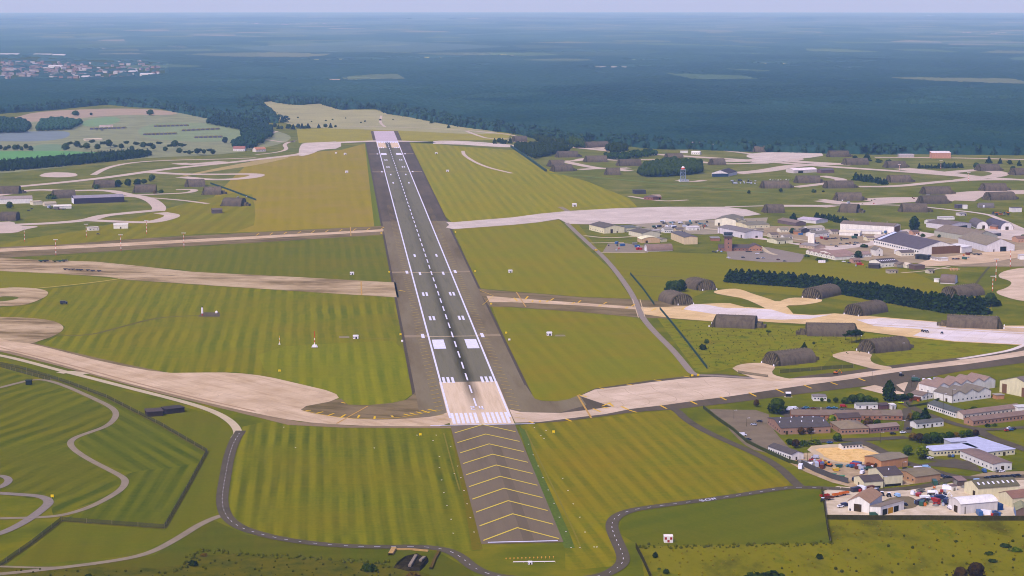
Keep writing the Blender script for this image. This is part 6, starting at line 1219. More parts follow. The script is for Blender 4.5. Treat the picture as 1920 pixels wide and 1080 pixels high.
def cars(pts, cs, label, group, kind='car', deg=0, sc=1.):
    for i, (x, y) in enumerate(pts): V(x, y, kind, cs[i % len(cs)], deg + (i * 7) % 11, label if len(cs) == 1 else PAINT_WORD[cs[i % len(cs)]] + ' ' + label, group, True, sc)
PAINT_WORD = {k: {'dark': 'dark grey', 'sky': 'pale blue', 'tarp': 'bright green'}.get(k, k) for k in PAINT}
cars([(1393,484),(1421,486),(1431,485),(1459,488),(1471,491),(1366,484)], ['dark','navy','silver','maroon','grey','white'], 'car in the control tower car park', 'cars in the control tower car park', deg=20)
cars([(1401,473),(1407,473),(1420,477),(1428,475)], ['black','dark','white','olive'], 'car against the brick building beside control tower', 'cars at the foot of control tower')
cars([(1337,473),(1342,474),(1346,472),(1353,473)], ['dark','black','white','sky'], 'car in the cluster beside tower shaft', 'cars beside tower shaft', deg=60)
cars([(1554,448.5),(1561,448.5),(1567,448),(1578,448),(1584,449),(1589,449)], ['dark','black','navy'], 'car on the pale road beyond white tower block', 'cars on the pale northern road')
cars([(1530,457),(1535,457),(1576,458),(1588,458),(1604,456),(1609,457),(1568,463),(1602,460)], ['black','dark','grey'], 'car scattered behind the pink-roofed wards', 'cars behind the pink-roofed wards')
cars([(1582,492),(1592,494),(1788,487),(1794,487)], ['white','dark','black','navy'], 'car at the edge of technical site meadow', 'cars at the edge of technical site')
V(1602,447.5,'truck','green',0,'green truck on the pale northern road'); V(1543,442,'truck','navy',0,'navy truck before the white stores')
for x, y, c in ((1818,477,'dark'), (1828,478,'grey'), (1836,479,'dark')): V(x, y, 'trailer', c, 5, ('dark' if c == 'dark' else 'light grey') + ' trailer parked by the great hangar annex', 'trailers by the great hangar annex')
rv = random.Random(5)
for i in range(26):
    x = 1225 + rv.random() * 105; y = 417 + rv.random() * 13 - (x - 1225) * .02; c = rv.choice(['dark', 'grey', 'green', 'white', 'silver', 'teal', 'black']); k = rv.choice(['truck', 'trailer', 'van', 'bowser'])
    V(x, y, k, c, rv.choice([0, 90, 20]), '%s %s in the crowded equipment park by the white apron' % (PAINT_WORD[c], {'bowser': 'tank truck'}.get(k, k)), 'vehicles in the equipment park')
cars([(184,440),(60,392.5),(54,396)], ['dark','black','navy'], 'car near the western sheds', 'cars near the western sheds')
cars([(123,506.5),(131,507),(137,507),(146,507.5),(152,508),(165,508.5),(174,509.5),(186,510)], ['dark'], 'dark vehicle in the line on the old runway strip', 'dark vehicles lined up on the old strip', 'trailer', 0, .8)
cars([(78,491.5),(86,491.5),(104,492),(113,492),(121,491)], ['green','dark','olive'], 'trailer on the old strip beside the grass', 'trailers on the old strip', 'trailer', 0, 1.1)
cars([(96,392),(104,393),(112,394),(120,394)], ['dark','grey','maroon'], 'trailer beside the boat-shaped store', 'trailers beside boat-shaped store', 'trailer')
for i in range(14): V(1372 + (i % 7) * 7 + rv.random() * 3, 340 + (i // 7) * 4 + rv.random() * 2, rv.choice(['trailer', 'truck', 'van']), rv.choice(['grey', 'dark', 'silver']), rv.choice([0, 90]), 'grey or dark vehicle in the heap of parked equipment beyond the lone tree', 'equipment heap beyond the lone tree')
for i in range(9): V(1444 + i * 5, 337.5 + (i % 2), 'car', ['white', 'silver', 'grey'][i % 3], 80, PAINT_WORD[['white', 'silver', 'grey'][i % 3]] + ' car in the long line behind two shelters', 'cars in the long line behind two shelters')
for i in range(7): V(1352 + i * 9, 282 + (i % 2) * 1.5, 'car', ['dark', 'navy', 'silver'][i % 3], 0, PAINT_WORD[['dark', 'navy', 'silver'][i % 3]] + ' car parked by the forest-edge workshop block', 'cars by the forest-edge workshop')
for i in range(6): V(420 + i * 7, 379 + (i % 2) * 2, 'trailer', ['silver', 'grey'][i % 2], 20, PAINT_WORD[['silver', 'grey'][i % 2]] + ' trailer behind the western shelter', 'trailers behind the western shelter')
for i in range(10): V(1862 + (i % 5) * 7, 401 + (i // 5) * 3, ['digger', 'trailer'][i % 2], ['dark', 'orange', 'grey'][i % 3], 30 * i, PAINT_WORD[['dark', 'orange', 'grey'][i % 3]] + ' machine in the scrap heap by the road fork', 'machines by the road fork')
# ================================================================== MASTS, POLES, MARKERS
mr, mw = mat('mast_red', (186,84,56), .05), mat('mast_white', (232,224,216), .03)
def mast(x, y, h, bands=7, label='', lamp=True, r=.42):
    p = P(x, y); t = tag(empty('banded_mast', (*p, .1)), label, 'mast')
    for i in range(bands):
        b = MB(); b.cyl(0, 0, h * i / bands, h * (i + 1) / bands - .003, r * (1 - .4 * i / bands), r * (1 - .4 * (i + 1) / bands), 8); b.build('band', mw if i % 2 else mr, t)
    if lamp:
        b = MB(); b.box(-2.6, -.2, h + .01, 2.6, .2, h + .35); fr = b.build('lamp_bar', mat('mast_steel', (170,160,150), .05), t)
        for k in (-2.2, -1.1, 0, 1.1, 2.2): b = MB(); b.box(k - .35, -.4, h + .36, k + .35, .3, h + .85); b.build('floodlight', mat('lamp_white', (236,234,236)), fr)
    return t
for x, y, h, lab in ((46,453,16,'red and white floodlight mast nearest the west edge beside pale apron'), (162,445,16,'red and white floodlight mast beside flat-roofed white cabin'), (275,439,17,'red and white floodlight mast before the oval loop track'), (105,479,18,'red and white floodlight mast on the near verge, closest to the west edge'),
    (227,471,19,'red and white floodlight mast in the middle of the near verge'), (345,464,17,'red and white floodlight mast on the near verge, closest to the runway'), (1894,501,19,'tall red and white mast standing before the tan-roofed hangar'), (1867,527,23,'tall red and white mast on grass above the pale stand'),
    (1861,546,15,'short red and white mast beside the large round tree'), (1764,317,14,'thin red and white mast before the far conifer row'), (1686,321,11,'short red and white mast beside a far shelter'), (1816,340,14,'thin red and white mast on the far pale stand')): mast(x, y, h, 7, lab)
def gp(x, y, h, label):       # approach aid: banded pole over a white three-legged base
    p = P(x, y); t = tag(empty('glide_path_aerial', (*p, .1)), label, 'aerial')
    for i in range(6): b = MB(); b.cyl(0, 0, 3 + (h - 3) * i / 6, 3 + (h - 3) * (i + 1) / 6 - .003, .4, .38, 8); b.build('band', mr if i % 2 or i > 3 else mw, t)
    b = MB(); b.prism_y([(-2.8,.9),(2.8,.9),(1.6,3),(-1.6,3)], -1.1, 1.1); b.build('cabinet', mat('hut_white', (234,228,230), .03), t)
    b = MB(); b.bar((-2.4,0,0),(-1.6,0,.9),.16); b.bar((2.4,0,0),(1.6,0,.9),.16); b.bar((0,-1,0),(0,-.6,.9),.16); b.build('support_frame', mat('frame_maroon', (110,50,50), .1), t)
gp(590,653,15,'red and white striped aerial on white base in the striped grass field')
p = P(524,646); t = tag(empty('marker_pole', (*p, .1)), 'short yellow pole with white foot beside the striped aerial', 'pole')
for i in range(4): b = MB(); b.cyl(0, 0, .8 + i * 1.7, .8 + (i + 1) * 1.7 - .003, .28, .26, 8); b.build('band', mat('pole_yellow', (206,160,60), .05) if i % 2 else mw, t)
MB().cyl(0, 0, 0, .79, .9, .7, 8).build('foot', mat('hut_white', (234,228,230)), t)
p = P(379.5,592); t = tag(empty('wind_sock_mast', (*p, .1)), 'white mast with red foot beside a small dark pit', 'mast')
MB().cyl(0, 0, 0, 2.2, .7, .7, 8).build('foot', mat('foot_red', (160,50,44), .1), t); MB().cyl(0, 0, 2.21, 8, .95, .85, 8).build('shaft', mat('hut_white', (234,228,230)), t); MB().cyl(0, 0, 8.01, 8.8, .9, .5, 8).build('cap', tyre, t)
p = P(406,588); t = tag(empty('radar_dome', (*p, .1)), 'small white dome on the edge of the dark pit', 'dome'); MB().cyl(0, 0, 0, 1, 1, 1, 8).build('plinth', mat('mast_steel', (170,160,150)), t)
b = MB(); b.cyl(0, 0, 1.01, 2, 1.3, 1.1, 10); b.cyl(0, 0, 2, 2.7, 1.1, .3, 10); b.build('shell', mat('hut_white', (234,228,230)), t)
# arrestor gear houses beside the runway
def ghut(x, y, s, label, group='arrestor gear huts beside the runway'):
    p = P(x, y); s *= .82; t = tag(empty('gear_hut', (*p, .1)), label, 'hut', group); hw = mat('hut_white', (234,228,230))
    MB().box(-2.4*s, -1.5*s, 0, 2.4*s, 1.5*s, 2.6*s).build('wall', hw, t)
    b = MB(); b.prism_y([(-2.7*s,2.6*s+.01),(2.7*s,2.6*s+.01),(2.2*s,3.2*s),(-2.2*s,3.2*s)], -1.8*s, 1.8*s); b.build('roof', hw, t)
    b = MB(); b.box(-.2*s, -1.56*s, 0, 1.3*s, -1.51*s, 1.9*s); b.build('door', dark_in, t); b = MB(); b.box(-2.0*s, -1.56*s, .9*s, -1.0*s, -1.51*s, 1.8*s); b.build('window', glass, t)
for x, y, s, l_ in ((667,635,1.2,'white hut on striped grass level with the big aiming marks'), (1030,629,1.2,'white hut beside pale slab on the near eastern grass'), (660,515,1.1,'white hut at the end of a thin path on the western strip'), (957,511,1.1,'white hut on the eastern grass below the white apron'),
    (650,324,1.3,'white hut on the brown western field'), (839,322,1.2,'white hut on the pale yellow far eastern field'), (818,289,1.2,'white hut nearest the far eastern white taxiway'), (647,290,1.2,'white hut nearest the far western white apron'), (630,288,.9,'smaller white hut beside another near far western apron'), (1077,387,1.6,'round-ended white hut beside a branch of the white apron')): ghut(x, y, s, l_)
sheet('pavement', [(1042,628),(1058,628),(1062,631),(1040,631)], road_g, Z2); sheet('pavement', [(636,631),(655,631),(655,634),(636,634)], road_g, Z2)
# runway-side marker boards and lights
mb = MB(); mb.box(-.9, -.12, .4, .9, .12, 1.9); mb.bar((-.6,0,-.2),(-.6,0,.4),.08); mb.bar((.6,0,-.2),(.6,0,.4),.08)
my = mesh('marker_board', mb.v, mb.f); my.materials.append(mat('marker_yellow', (226,196,40), .03)); mw2 = mesh('marker_board', mb.v, mb.f); mw2.materials.append(mat('hut_white', (234,228,230)))
for x, y, w_ in ((730,512,0),(751,629.5,0),(715,439,0),(754,642,1),(891,510.5,0),(854,437,0),(921,572,0),(949,626.5,0),(955,639.5,1),(788,818,0),(1038,813,0),(524,698,0),(1298,707,0),(1309,706,0),(98,934,0)):
    o = bpy.data.objects.new('marker_board', mw2 if w_ else my); COL.objects.link(o); o.location = (*P(x, y), .3)
    tag(o, ('white' if w_ else 'yellow') + ' marker board on two short legs at the pavement edge', 'marker board', 'white marker boards' if w_ else 'yellow marker boards')
lb = MB(); lb.bar((-.8,0,.55),(.8,0,.55),.16); lb.bar((0,0,-.1),(0,0,.5),.1); lb.box(-.75,-.22,.6,-.3,.22,.95); lb.box(.3,-.22,.6,.75,.22,.95)
lm = mesh('approach_light', lb.v, lb.f); lm.materials.append(mat('hut_white', (234,228,230)))
for x, y in ((1071,1028),(1087,1028),(1114,1027),(1119,1027),(1097,999),(1061,998),(1087,971),(1049,971),(1075,946),(1039,945),(1065,921),(1028,920),(1018,897),(1009,875),(1000,854),(991,834),(1055,898),(824,857),(824,878),(828,901),(832,925),(838,949),(846,975),(850,1001),(852,889),(864,897),(870,921),(876,946),(882,972),(889,999),(858,875),(845,838),(1020,823),(1002,803),(1014,818),(782,817),(812,827),(818,817),(1024,808),(702,841),(554,840),(532,802)):
    o = bpy.data.objects.new('approach_light', lm); COL.objects.link(o); o.location = (*P(x, y), .1); o.scale = (.55, .55, .55); tag(o, 'small white approach light in the rows flanking the chevrons', 'light', 'approach lights flanking the chevrons')
ob = MB(); ob.bar((0,0,-.1),(0,0,.8),.12); ob.cyl(0,0,.8,1.5,.5,.35,8); om = mesh('end_light', ob.v, ob.f); om.materials.append(mat('lamp_orange', (206,150,84), .05))
for i in range(13): o = bpy.data.objects.new('end_light', om); COL.objects.link(o); o.location = (*P(949 + i * 7.4, 1050 - i * .25), .1); o.scale = (.75,) * 3; tag(o, 'small orange light in the row below the chevrons', 'light', 'orange lights in the end row')
p = P(962,1056); p2 = P(1041,1055); t = tag(empty('light_bar', (*p, .1), math.atan2(p2[1]-p[1], p2[0]-p[0])), 'long low white bar below the row of orange lights', 'light bar'); L_ = math.hypot(p2[0]-p[0], p2[1]-p[1])
MB().box(0, -.2, .5, L_, .2, .85).build('beam', mat('hut_white', (234,228,230)), t)
for i in range(5): MB().box(L_*i/4-.1, -.1, -.1, L_*i/4+.1, .1, .49).build('support', mat('mast_steel', (170,160,150)), t)
ghut(994,1058,.6,'tiny white equipment hut below the white bar', None)
pole_m = mat('pole_dark', (78,68,66), .1)
def pole(x, y, h, label, group, c=pole_m, name='lamp_post'):
    t = tag(empty(name, (*P(x, y), .1)), label, 'lamp post', group); MB().cyl(0, 0, 0, h, .2, .12, 6).build('pole', c, t)
    b = MB(); b.bar((0,0,h),(1.6,0,h+.3),.1); b.box(1.3,-.3,h+.1,2.3,.3,h+.35); b.build('lamp_head', mat('lamp_grey', (190,190,196), .03), t)
for x, y, h, l_ in ((1738,767,13,'tall dark floodlight pole at the corner of the dark-roofed barrack'), (1768,777,15,'tall dark floodlight pole in front of the sawtooth hall corner'), (1785,763,13,'tall dark floodlight pole against the sawtooth hall wall'), (1691,805,6,'low lamp post by the lane beside white car'), (1522,828,7,'pale lamp post before the brick block'), (1514,873,10,'dark pole above the grit yard'), (1692,893,9,'dark pole before the square orange store'), (1656,918,8,'dark pole at the joint of the cream workshops'), (1635,713,7,'short dark post on taxiway edge'), (1651,830,7,'lamp post beside the road bend'), (1709,727,9,'thin pole on the asphalt near the tank trucks'), (1349,440,14,'dark pole rising beside the lilac hangar'), (1393,432,14,'dark pole beyond the lilac hangar roof'), (1691,661,8,'pale lamp post beside the shelter flank'), (1400,800,6,'pale lamp post in the big empty carpark'), (1376,785,6,'pale lamp post at the carpark edge nearest the taxiway')): pole(x, y, h, l_, None)
for x, y in ((1661,751),(1677,750)):
    t = tag(empty('signal_pylon', (*P(x, y), .1)), 'slim white tapered pylon flanking the tall oval evergreen', 'pylon', 'white pylons flanking the evergreen'); MB().cyl(0, 0, .61, 6.5, .55, .12, 8).build('shaft', mat('hut_white', (234,228,230)), t); MB().cyl(0, 0, 0, .6, .9, .9, 8).build('plinth', mat('mast_steel', (170,160,150)), t)
t = tag(empty('notice_kiosk', (*P(1478,744), .1)), 'dark kiosk with white top at the taxiway edge', 'kiosk'); MB().box(-1.8,-1,0,1.8,1,2.6).build('wall', dark_in, t); b = MB(); b.prism_x([(-1.3,2.61),(1.3,2.61),(1.1,3.6),(-1.1,3.6)], -2, 2); b.build('roof', mat('hut_white', (234,228,230)), t); MB().box(-3,-2,-.2,3,2,.12).build('plinth', mat('mast_steel', (170,160,150)), t)
for i in range(4): t = tag(empty('fuel_drum', (*P(1536 + i * 3.4, 493), .1)), 'white drum in the short row before the pink-roofed ward', 'drum', 'white drums before the ward'); MB().cyl(0, 0, 0, 3, 1.0, 1.0, 10).build('body', mat('hut_white', (234,228,230)), t); MB().cyl(0, 0, 3.01, 3.25, .8, .7, 10).build('lid', mat('mast_steel', (170,160,150)), t)
for i in range(3): t = tag(empty('orange_cabinet', (*P(1783 + i * 5.4, 507), .1)), 'pale orange cabinet in the row of three on grass beyond the hangar road', 'cabinet', 'three pale orange cabinets'); MB().box(-1.2,-.8,0,1.2,.8,2.6).build('body', mat('cab_orange', (214,164,124), .05), t); MB().box(-.5,-.86,.2,.5,-.81,2.2).build('door', trim_m, t)
# lattice radar tower
t = tag(empty('radar_tower', (*P(1280.5,341), .1)), 'blue-grey lattice radar tower with red and white head before the round copse', 'radar tower'); st = mat('lattice_steel', (132,146,164), .05); b = MB(); H_ = 20.
def lp(i, z): w = 4.6 - 1.2 * z / H_; return ((-w, -w, z), (w, -w, z), (w, w, z), (-w, w, z))[i]
for i in range(4): b.bar(lp(i, 0), lp(i, H_), .32)
for k in range(4):
    z0, z1 = H_ * k / 4, H_ * (k + 1) / 4
    for i in range(4): b.bar(lp(i, z0), lp((i + 1) % 4, z1), .16); b.bar(lp((i + 1) % 4, z0), lp(i, z1), .16); b.bar(lp(i, z1), lp((i + 1) % 4, z1), .2)
b.build('lattice_frame', st, t); MB().box(-4, -4, H_ + .1, 4, 4, H_ + .6).build('platform', st, t); MB().cyl(0, 0, H_ + .61, H_ + 3.4, 3, 3, 10).build('radome', mat('radome_red', (190,70,66), .05), t); MB().cyl(0, 0, H_ + 3.41, H_ + 5.2, 2.7, 1.6, 10).build('radome_cap', mat('hut_white', (234,228,230)), t)
bld('radar_cabin', 'low white cabin at the foot of lattice radar tower', (1276,341), (1292,340.5), 8, 2.6, WHITE, (190,190,200), 'flat', cat='cabin')
# ================================================================== FENCES AND HEDGES
chain = bpy.data.materials.new('chain_link'); chain.use_nodes = True; cn = chain.node_tree.nodes; cn['Principled BSDF'].inputs['Base Color'].default_value = (*lin((70,66,60)), 1); cn['Principled BSDF'].inputs['Alpha'].default_value = .42
def fence(pts, h, m, name, label, post=12., solid=False, cat='fence', th=.12):
    w = spline(PP(pts), 8, 0); t = tag(empty(name, (*w[0], 0)), label, cat); ox, oy = w[0]; nn = normals(w); b = MB()
    for i in range(len(w) - 1):
        (x0, y0), (x1, y1) = w[i], w[i + 1]; (a0_, b0_), (a1_, b1_) = nn[i], nn[i + 1]
        q = [(x0 - ox + a0_ * th, y0 - oy + b0_ * th), (x1 - ox + a1_ * th, y1 - oy + b1_ * th), (x1 - ox - a1_ * th, y1 - oy - b1_ * th), (x0 - ox - a0_ * th, y0 - oy - b0_ * th)]
        hh0 = h; b.add([(*p_, -.2) for p_ in q] + [(*p_, hh0) for p_ in q], [(4, 5, 6, 7), (0, 1, 5, 4), (2, 3, 7, 6)])
    b.build('panel', m, t); acc_ = 0; q = MB(); step_ = max(1, int(post / 8)); k = 0
    if not solid:
        pts_ = w[::step_][:98]
        if (h > 2.2):
            for x, y in pts_: o = MB().box(-.09, -.09, -.2, .09, .09, h + .25); o.build('post', mat('post_grey', (118,112,106), .05), t, (x - ox, y - oy, 0))
    return t
LEAF['scrub'] = leaf_mat('leaf_scrub', (84,84,34), (106,100,42), (130,116,56)); LEAF['gorse'] = leaf_mat('leaf_gorse', (56,66,28), (78,84,34), (98,98,42))
def scrub_line(pts):
    w = spline(PP(pts), 2.2, 0); r = np.random.RandomState(int(pts[0][0]) + 5); q = [(x + r.normal() * 1.6, y + r.normal() * 2.2) for x, y in w for _ in range(2)]
    woods('undergrowth', [], 0, 1.7, ['bush'], 'low dark scrub growing along the field edge', 'gorse', 16, q, .5)
def scrub_fields():
    for pix, sp, h, lf, l_ in (([(1205,1030),(1555,1022),(1553,978),(1925,979),(1945,1095),(1230,1095)], 7.5, 1.1, 'scrub', 'tawny tussocks scattered over the rough corner field'), ([(1400,1060),(1560,1040),(1700,1000),(1925,1000),(1945,1095),(1400,1095)], 16, 1.6, 'gorse', 'dark gorse tufts in the rough corner field'),
                           ([(1250,606),(1340,612),(1515,616),(1700,640),(1640,658),(1540,672),(1440,678),(1370,684),(1330,694),(1300,670)], 8, 1.1, 'gorse', 'green tussocks in the rough meadow between shelters'), ([(0,1066),(330,1070),(375,1045),(600,1056),(730,1066),(860,1095),(-10,1095)], 7, 1.2, 'gorse', 'dark weeds on the overgrown lower ground')):
        woods('undergrowth', pix, sp, h, ['bush'], l_, lf, 14, None, .6)
wall_m = rough_mat('boundary_wall', [(48,44,46), (60,56,58), (74,70,70)], .5); gm = mat('green_screen', (40,66,54), .15, .3)
fence([(1541,921),(1545,945),(1549,974),(1640,975),(1740,975),(1840,976),(1930,976)], 2.8, wall_m, 'yard_wall', 'dark boundary wall along the lower side of the sandy yard', cat='wall', th=.3)
fence([(1549,975),(1553,1000),(1557,1018)], 2.8, wall_m, 'yard_wall', 'short dark wall running down from the sandy yard corner into rough field', cat='wall', th=.25)
fence([(1192,1027),(1206,1054),(1222,1090)], 3, wall_m, 'field_fence', 'dark fence at the edge of the rough field near the road bend')
fence([(1503,873),(1530,886),(1560,898),(1590,907)], 3.6, mat('wall_grey_dark', (76,74,76), .12, .6), 'retaining_wall', 'dark grey wall round the grit yard above the road fork', cat='wall', th=.3)
fence([(1319,766),(1345,787),(1375,808),(1400,830),(1425,843),(1445,852),(1480,868),(1503,873)], 2.4, mat('hedge_dark', (60,66,44), .3, .6), 'boundary_hedge', 'dark hedge between the carpark and the curving road', cat='hedge', th=.35, solid=True)
scrub_line([(1556,1020),(1400,1024),(1230,1026),(1196,1026)])
for pts, l_ in (([(0,684),(40,692),(90,707),(130,720),(200,746),(300,797),(388,848)], 'dark chain-link fence running down towards the fenced mown corner'), ([(388,848),(350,918),(308,991)], 'dark chain-link fence on the short side of the fenced mown corner'), ([(308,991),(210,984),(115,977)], 'dark chain-link fence along the bottom of the fenced mown corner'), ([(115,977),(60,1020),(0,1062)], 'dark chain-link fence beside the bottom-corner lawn track')):
    fence(pts, 2.6, chain, 'perimeter_fence', l_, 16, th=.05); road('ditch', pts, 3, mat('fence_strip', (86,84,40), .3, .3), Z1 + .03, 0)
fence([(1182,515),(1205,542),(1227,573)], 2.6, gm, 'screen_fence', 'dark green screen fence above the crossing taxiway', th=.2); fence([(1237,580),(1262,610),(1290,645),(1326,692)], 2.6, gm, 'screen_fence', 'longer dark green screen fence below the crossing taxiway beside service road', th=.2)
fence([(958,276),(990,298),(1024,322)], 4.2, gm, 'screen_fence', 'far dark green screen fence beside the corner wood', th=1.2); fence([(395,345),(430,357),(480,376)], 2.6, gm, 'screen_fence', 'dark green screen fence beside the western shelters', th=.5)
fence([(1462,700),(1500,697),(1560,692),(1600,690)], 3, chain, 'stand_fence', 'light wire fence between the shelter and the taxiway', 10, th=.05); fence([(1384,700),(1410,704),(1440,708)], 2.4, chain, 'stand_fence', 'short wire fence on the curved concrete pad', 10, th=.05)
fence([(1700,757),(1705,764),(1745,757),(1760,750)], 1.6, mat('hedge_dark', (60,66,44)), 'garden_hedge', 'low dark hedge round the lawn by the tall evergreen', cat='hedge', th=.6, solid=True)
fence([(0,688),(50,702),(95,714)], 2.4, chain, 'perimeter_fence', 'second chain-link fence near the sandy track junction', 10, th=.05)
scrub_line([(380,1032),(480,1041),(600,1050),(735,1057)])
scrub_line([(332,1072),(352,1055),(378,1033)])
fence([(738,1031),(770,1031),(803,1034)], .8, mat('earth_bank', (170,138,98), .2, .5), 'earth_bank', 'pale orange earth bank beside the perimeter road', cat='bank', th=.7, solid=True); fence([(739,1030),(735,1037),(732,1042)], 1.4, mat('earth_bank', (196,150,98)), 'earth_bank', 'short wide orange earth bank at the corner of the black compound', cat='bank', th=1.3, solid=True)
fence([(823,1036),(815,1050),(808,1068)], 1.2, mat('bank_brown', (92,74,42), .2, .5), 'earth_bank', 'brown earth bank beyond the black compound', cat='bank', th=.8, solid=True)
scrub_fields()
# black covered compound
def P_local(t, pts): return [(x - t.location[0], y - t.location[1]) for x, y in PP(pts)]
t = tag(empty('covered_tank', (*P(770,1056), .05)), 'black sheeted compound with grey walkways inside earth banks', 'covered tank')
ol = P_local(t, [(737,1065),(748,1054),(758,1047),(770,1044),(783,1041),(792,1046),(803,1047),(804,1053),(797,1062),(788,1071),(766,1072),(752,1068)]); k = len(ol); cx = sum(p[0] for p in ol) / k; cy = sum(p[1] for p in ol) / k
vs = [(x, y, -.2) for x, y in ol] + [(cx + (x - cx) * .88, cy + (y - cy) * .88, 1.6) for x, y in ol] + [(cx + (x - cx) * .8, cy + (y - cy) * .8, .7) for x, y in ol]
fs = [(i, (i + 1) % k, k + (i + 1) % k, k + i) for i in range(k)] + [(k + i, k + (i + 1) % k, 2 * k + (i + 1) % k, 2 * k + i) for i in range(k)] + [tuple(range(2 * k, 3 * k))]
link('cover_sheet', mesh('cover_sheet', vs, fs), [rough_mat('black_sheet', [(30,26,30), (44,38,40), (66,60,66)], .5)], t)
for pa, pb in (((768,1066),(780,1046)), ((788,1056),(796,1049))):
    (x0, y0), (x1, y1) = P_local(t, [pa, pb]); b = MB(); d = Vector((x1 - x0, y1 - y0)).normalized(); n_ = Vector((-d.y, d.x)) * .8
    b.add([(x0 - n_.x, y0 - n_.y, .9), (x0 + n_.x, y0 + n_.y, .9), (x1 + n_.x, y1 + n_.y, .9), (x1 - n_.x, y1 - n_.y, .9), (x0 - n_.x, y0 - n_.y, 1.9), (x0 + n_.x, y0 + n_.y, 1.9), (x1 + n_.x, y1 + n_.y, 1.9), (x1 - n_.x, y1 - n_.y, 1.9)], [(4, 5, 6, 7), (0, 1, 5, 4), (1, 2, 6, 5), (2, 3, 7, 6), (3, 0, 4, 7)]); b.build('walkway', mat('walk_grey', (130,118,114), .15), t)
# igloo magazines
ig = MB(); ig.prism_y([(5.5 * math.cos(math.pi * i / 8), 4.6 * math.sin(math.pi * i / 8)) for i in range(9)], 0, 14); igd = MB(); igd.box(-3.4, -1.2, 0, 3.4, -.02, 3.4)
im = mesh('mound', ig.v, ig.f); im.materials.append(mat('igloo_grass', (126,122,92), .2, .4)); idm = mesh('front_wall', igd.v, igd.f); idm.materials.append(mat('igloo_front', (84,80,92), .1))
for x0, x1, y0, y1, n_, l_ in ((172,231,243,241,8,'row beside the pale store yard'), (292,348,238,236.5,8,'farthest row'), (344,407,246,243,8,'row by the plantation wedge'), (272,326,253.5,252,8,'middle row'), (368,412,259,258,6,'nearest row')):
    for i in range(n_):
        t = tag(empty('magazine_igloo', (*P(x0 + (x1 - x0) * i / (n_ - 1), y0 + (y1 - y0) * i / (n_ - 1)), 0)), 'earth-covered magazine igloo in the ' + l_, 'magazine', 'igloos in the ' + l_); put(im, 'mound', t, (0, 0, 0)); put(idm, 'front_wall', t, (0, 0, 0))
bld('magazine_store', 'pale flat store above the igloo row', (188,239.5), (212,239), 14, 5, (214,196,196), (214,190,186), 'flat', cat='store'); bld('magazine_store', 'pale cream yard store beside the loose tree belt', (160,264), (192,263), 16, 3, (220,206,184), (214,198,178), 'flat', cat='store')
# distant town
rt = random.Random(11); TH_ = {}
def house_mesh(wc, rc, w, d, h):
    k = (wc, rc, w)
    if k not in TH_:
        b = MB(); b.prism_x([(0,0),(d,0),(d,h),(d/2,h+d*.3),(0,h)], 0, w, 0); b.prism_x([(-.5,h),(d/2,h+d*.33),(d/2,h+d*.33+.4),(-.5,h+.4)], -.4, w+.4, 1); b.prism_x([(d/2,h+d*.33),(d+.5,h),(d+.5,h+.4),(d/2,h+d*.33+.4)], -.4, w+.4, 1)
        me = mesh('house', b.v, b.f, b.m); me.materials.append(w_mat(wc)); me.materials.append(r_mat(rc)); TH_[k] = me
    return TH_[k]
TK = [((160,154,156),(132,104,100),'pale house with red roof'), ((160,150,150),(124,112,116),'pale house with grey roof'), ((186,184,192),(160,158,168),'white house with white roof'), ((156,126,118),(128,98,94),'brick house with brown roof')]
def thouse(x, y, k, w, d, h, where, grp):
    wc, rc, nm = TK[k]; p = P(x, y); o = bpy.data.objects.new('town_house', house_mesh(wc, rc, w, d, h)); COL.objects.link(o); o.location = (p[0], p[1], float(zg(*p))); o.rotation_euler = (0, 0, rt.uniform(-.6, .6)); tag(o, nm + where, 'house', grp + ', ' + nm)
for i in range(260):
    x = rt.choice([rt.uniform(0, 300), rt.uniform(0, 165)]); y = 117 + rt.random() ** .8 * 31 - (8 if x > 240 else 0) * rt.random()
    thouse(x, y, rt.choice([0, 0, 1, 2, 3]), rt.choice([11, 14, 18, 22]), rt.choice([9, 10]), rt.choice([5, 6]), ' in the hazy distant town', 'houses in the distant town')
for x0, x1, y, h, l_ in ((-6,34,105,10,'long white factory with end tower in the distant town'), (62,96,105,9,'long white warehouse beyond the distant town'), (98,121,107,12,'white warehouse beside another beyond the distant town'), (90,116,128,10,'white flat-roofed hall in the middle of distant town'), (240,256,138,9,'white shed at the town edge nearest the runway'), (262,286,143,9,'long bright shed at the town edge'), (298,310,145,7,'small white shed apart at the end of the town'), (152,166,148,9,'white hall at the near rim of the town')):
    A_, B_ = (x0, y), (x1, y); bld('town_warehouse', l_, A_, B_, 30, h, (216,214,222), (206,204,214), 'mono', 'x', 2, cat='warehouse'); o = bpy.context.scene.objects[-1]
for o in [o for o in COL.objects if o.name.startswith('town_warehouse')]: o.location.z = float(zg(o.location.x, o.location.y))
for x, y, w, h, l_ in ((1406,218,5,7,'white pointed building alone in the forest'), (1434,219,12,4,'low white building in the forest beside the pointed one'), (371,121,7,6,'white house alone in the forest near the town'), (960,107,8,7,'white house far off among pale clearings'), (868,178,12,6,'pale quarry hut in a forest clearing')):
    bld('forest_house', l_, (x - w / 2, y), (x + w / 2, y), 14, h, (232,228,234), (220,214,222), 'gable', 'x', cat='house')
for o in [o for o in COL.objects if o.name.startswith('forest_house')]: o.location.z = float(zg(o.location.x, o.location.y))

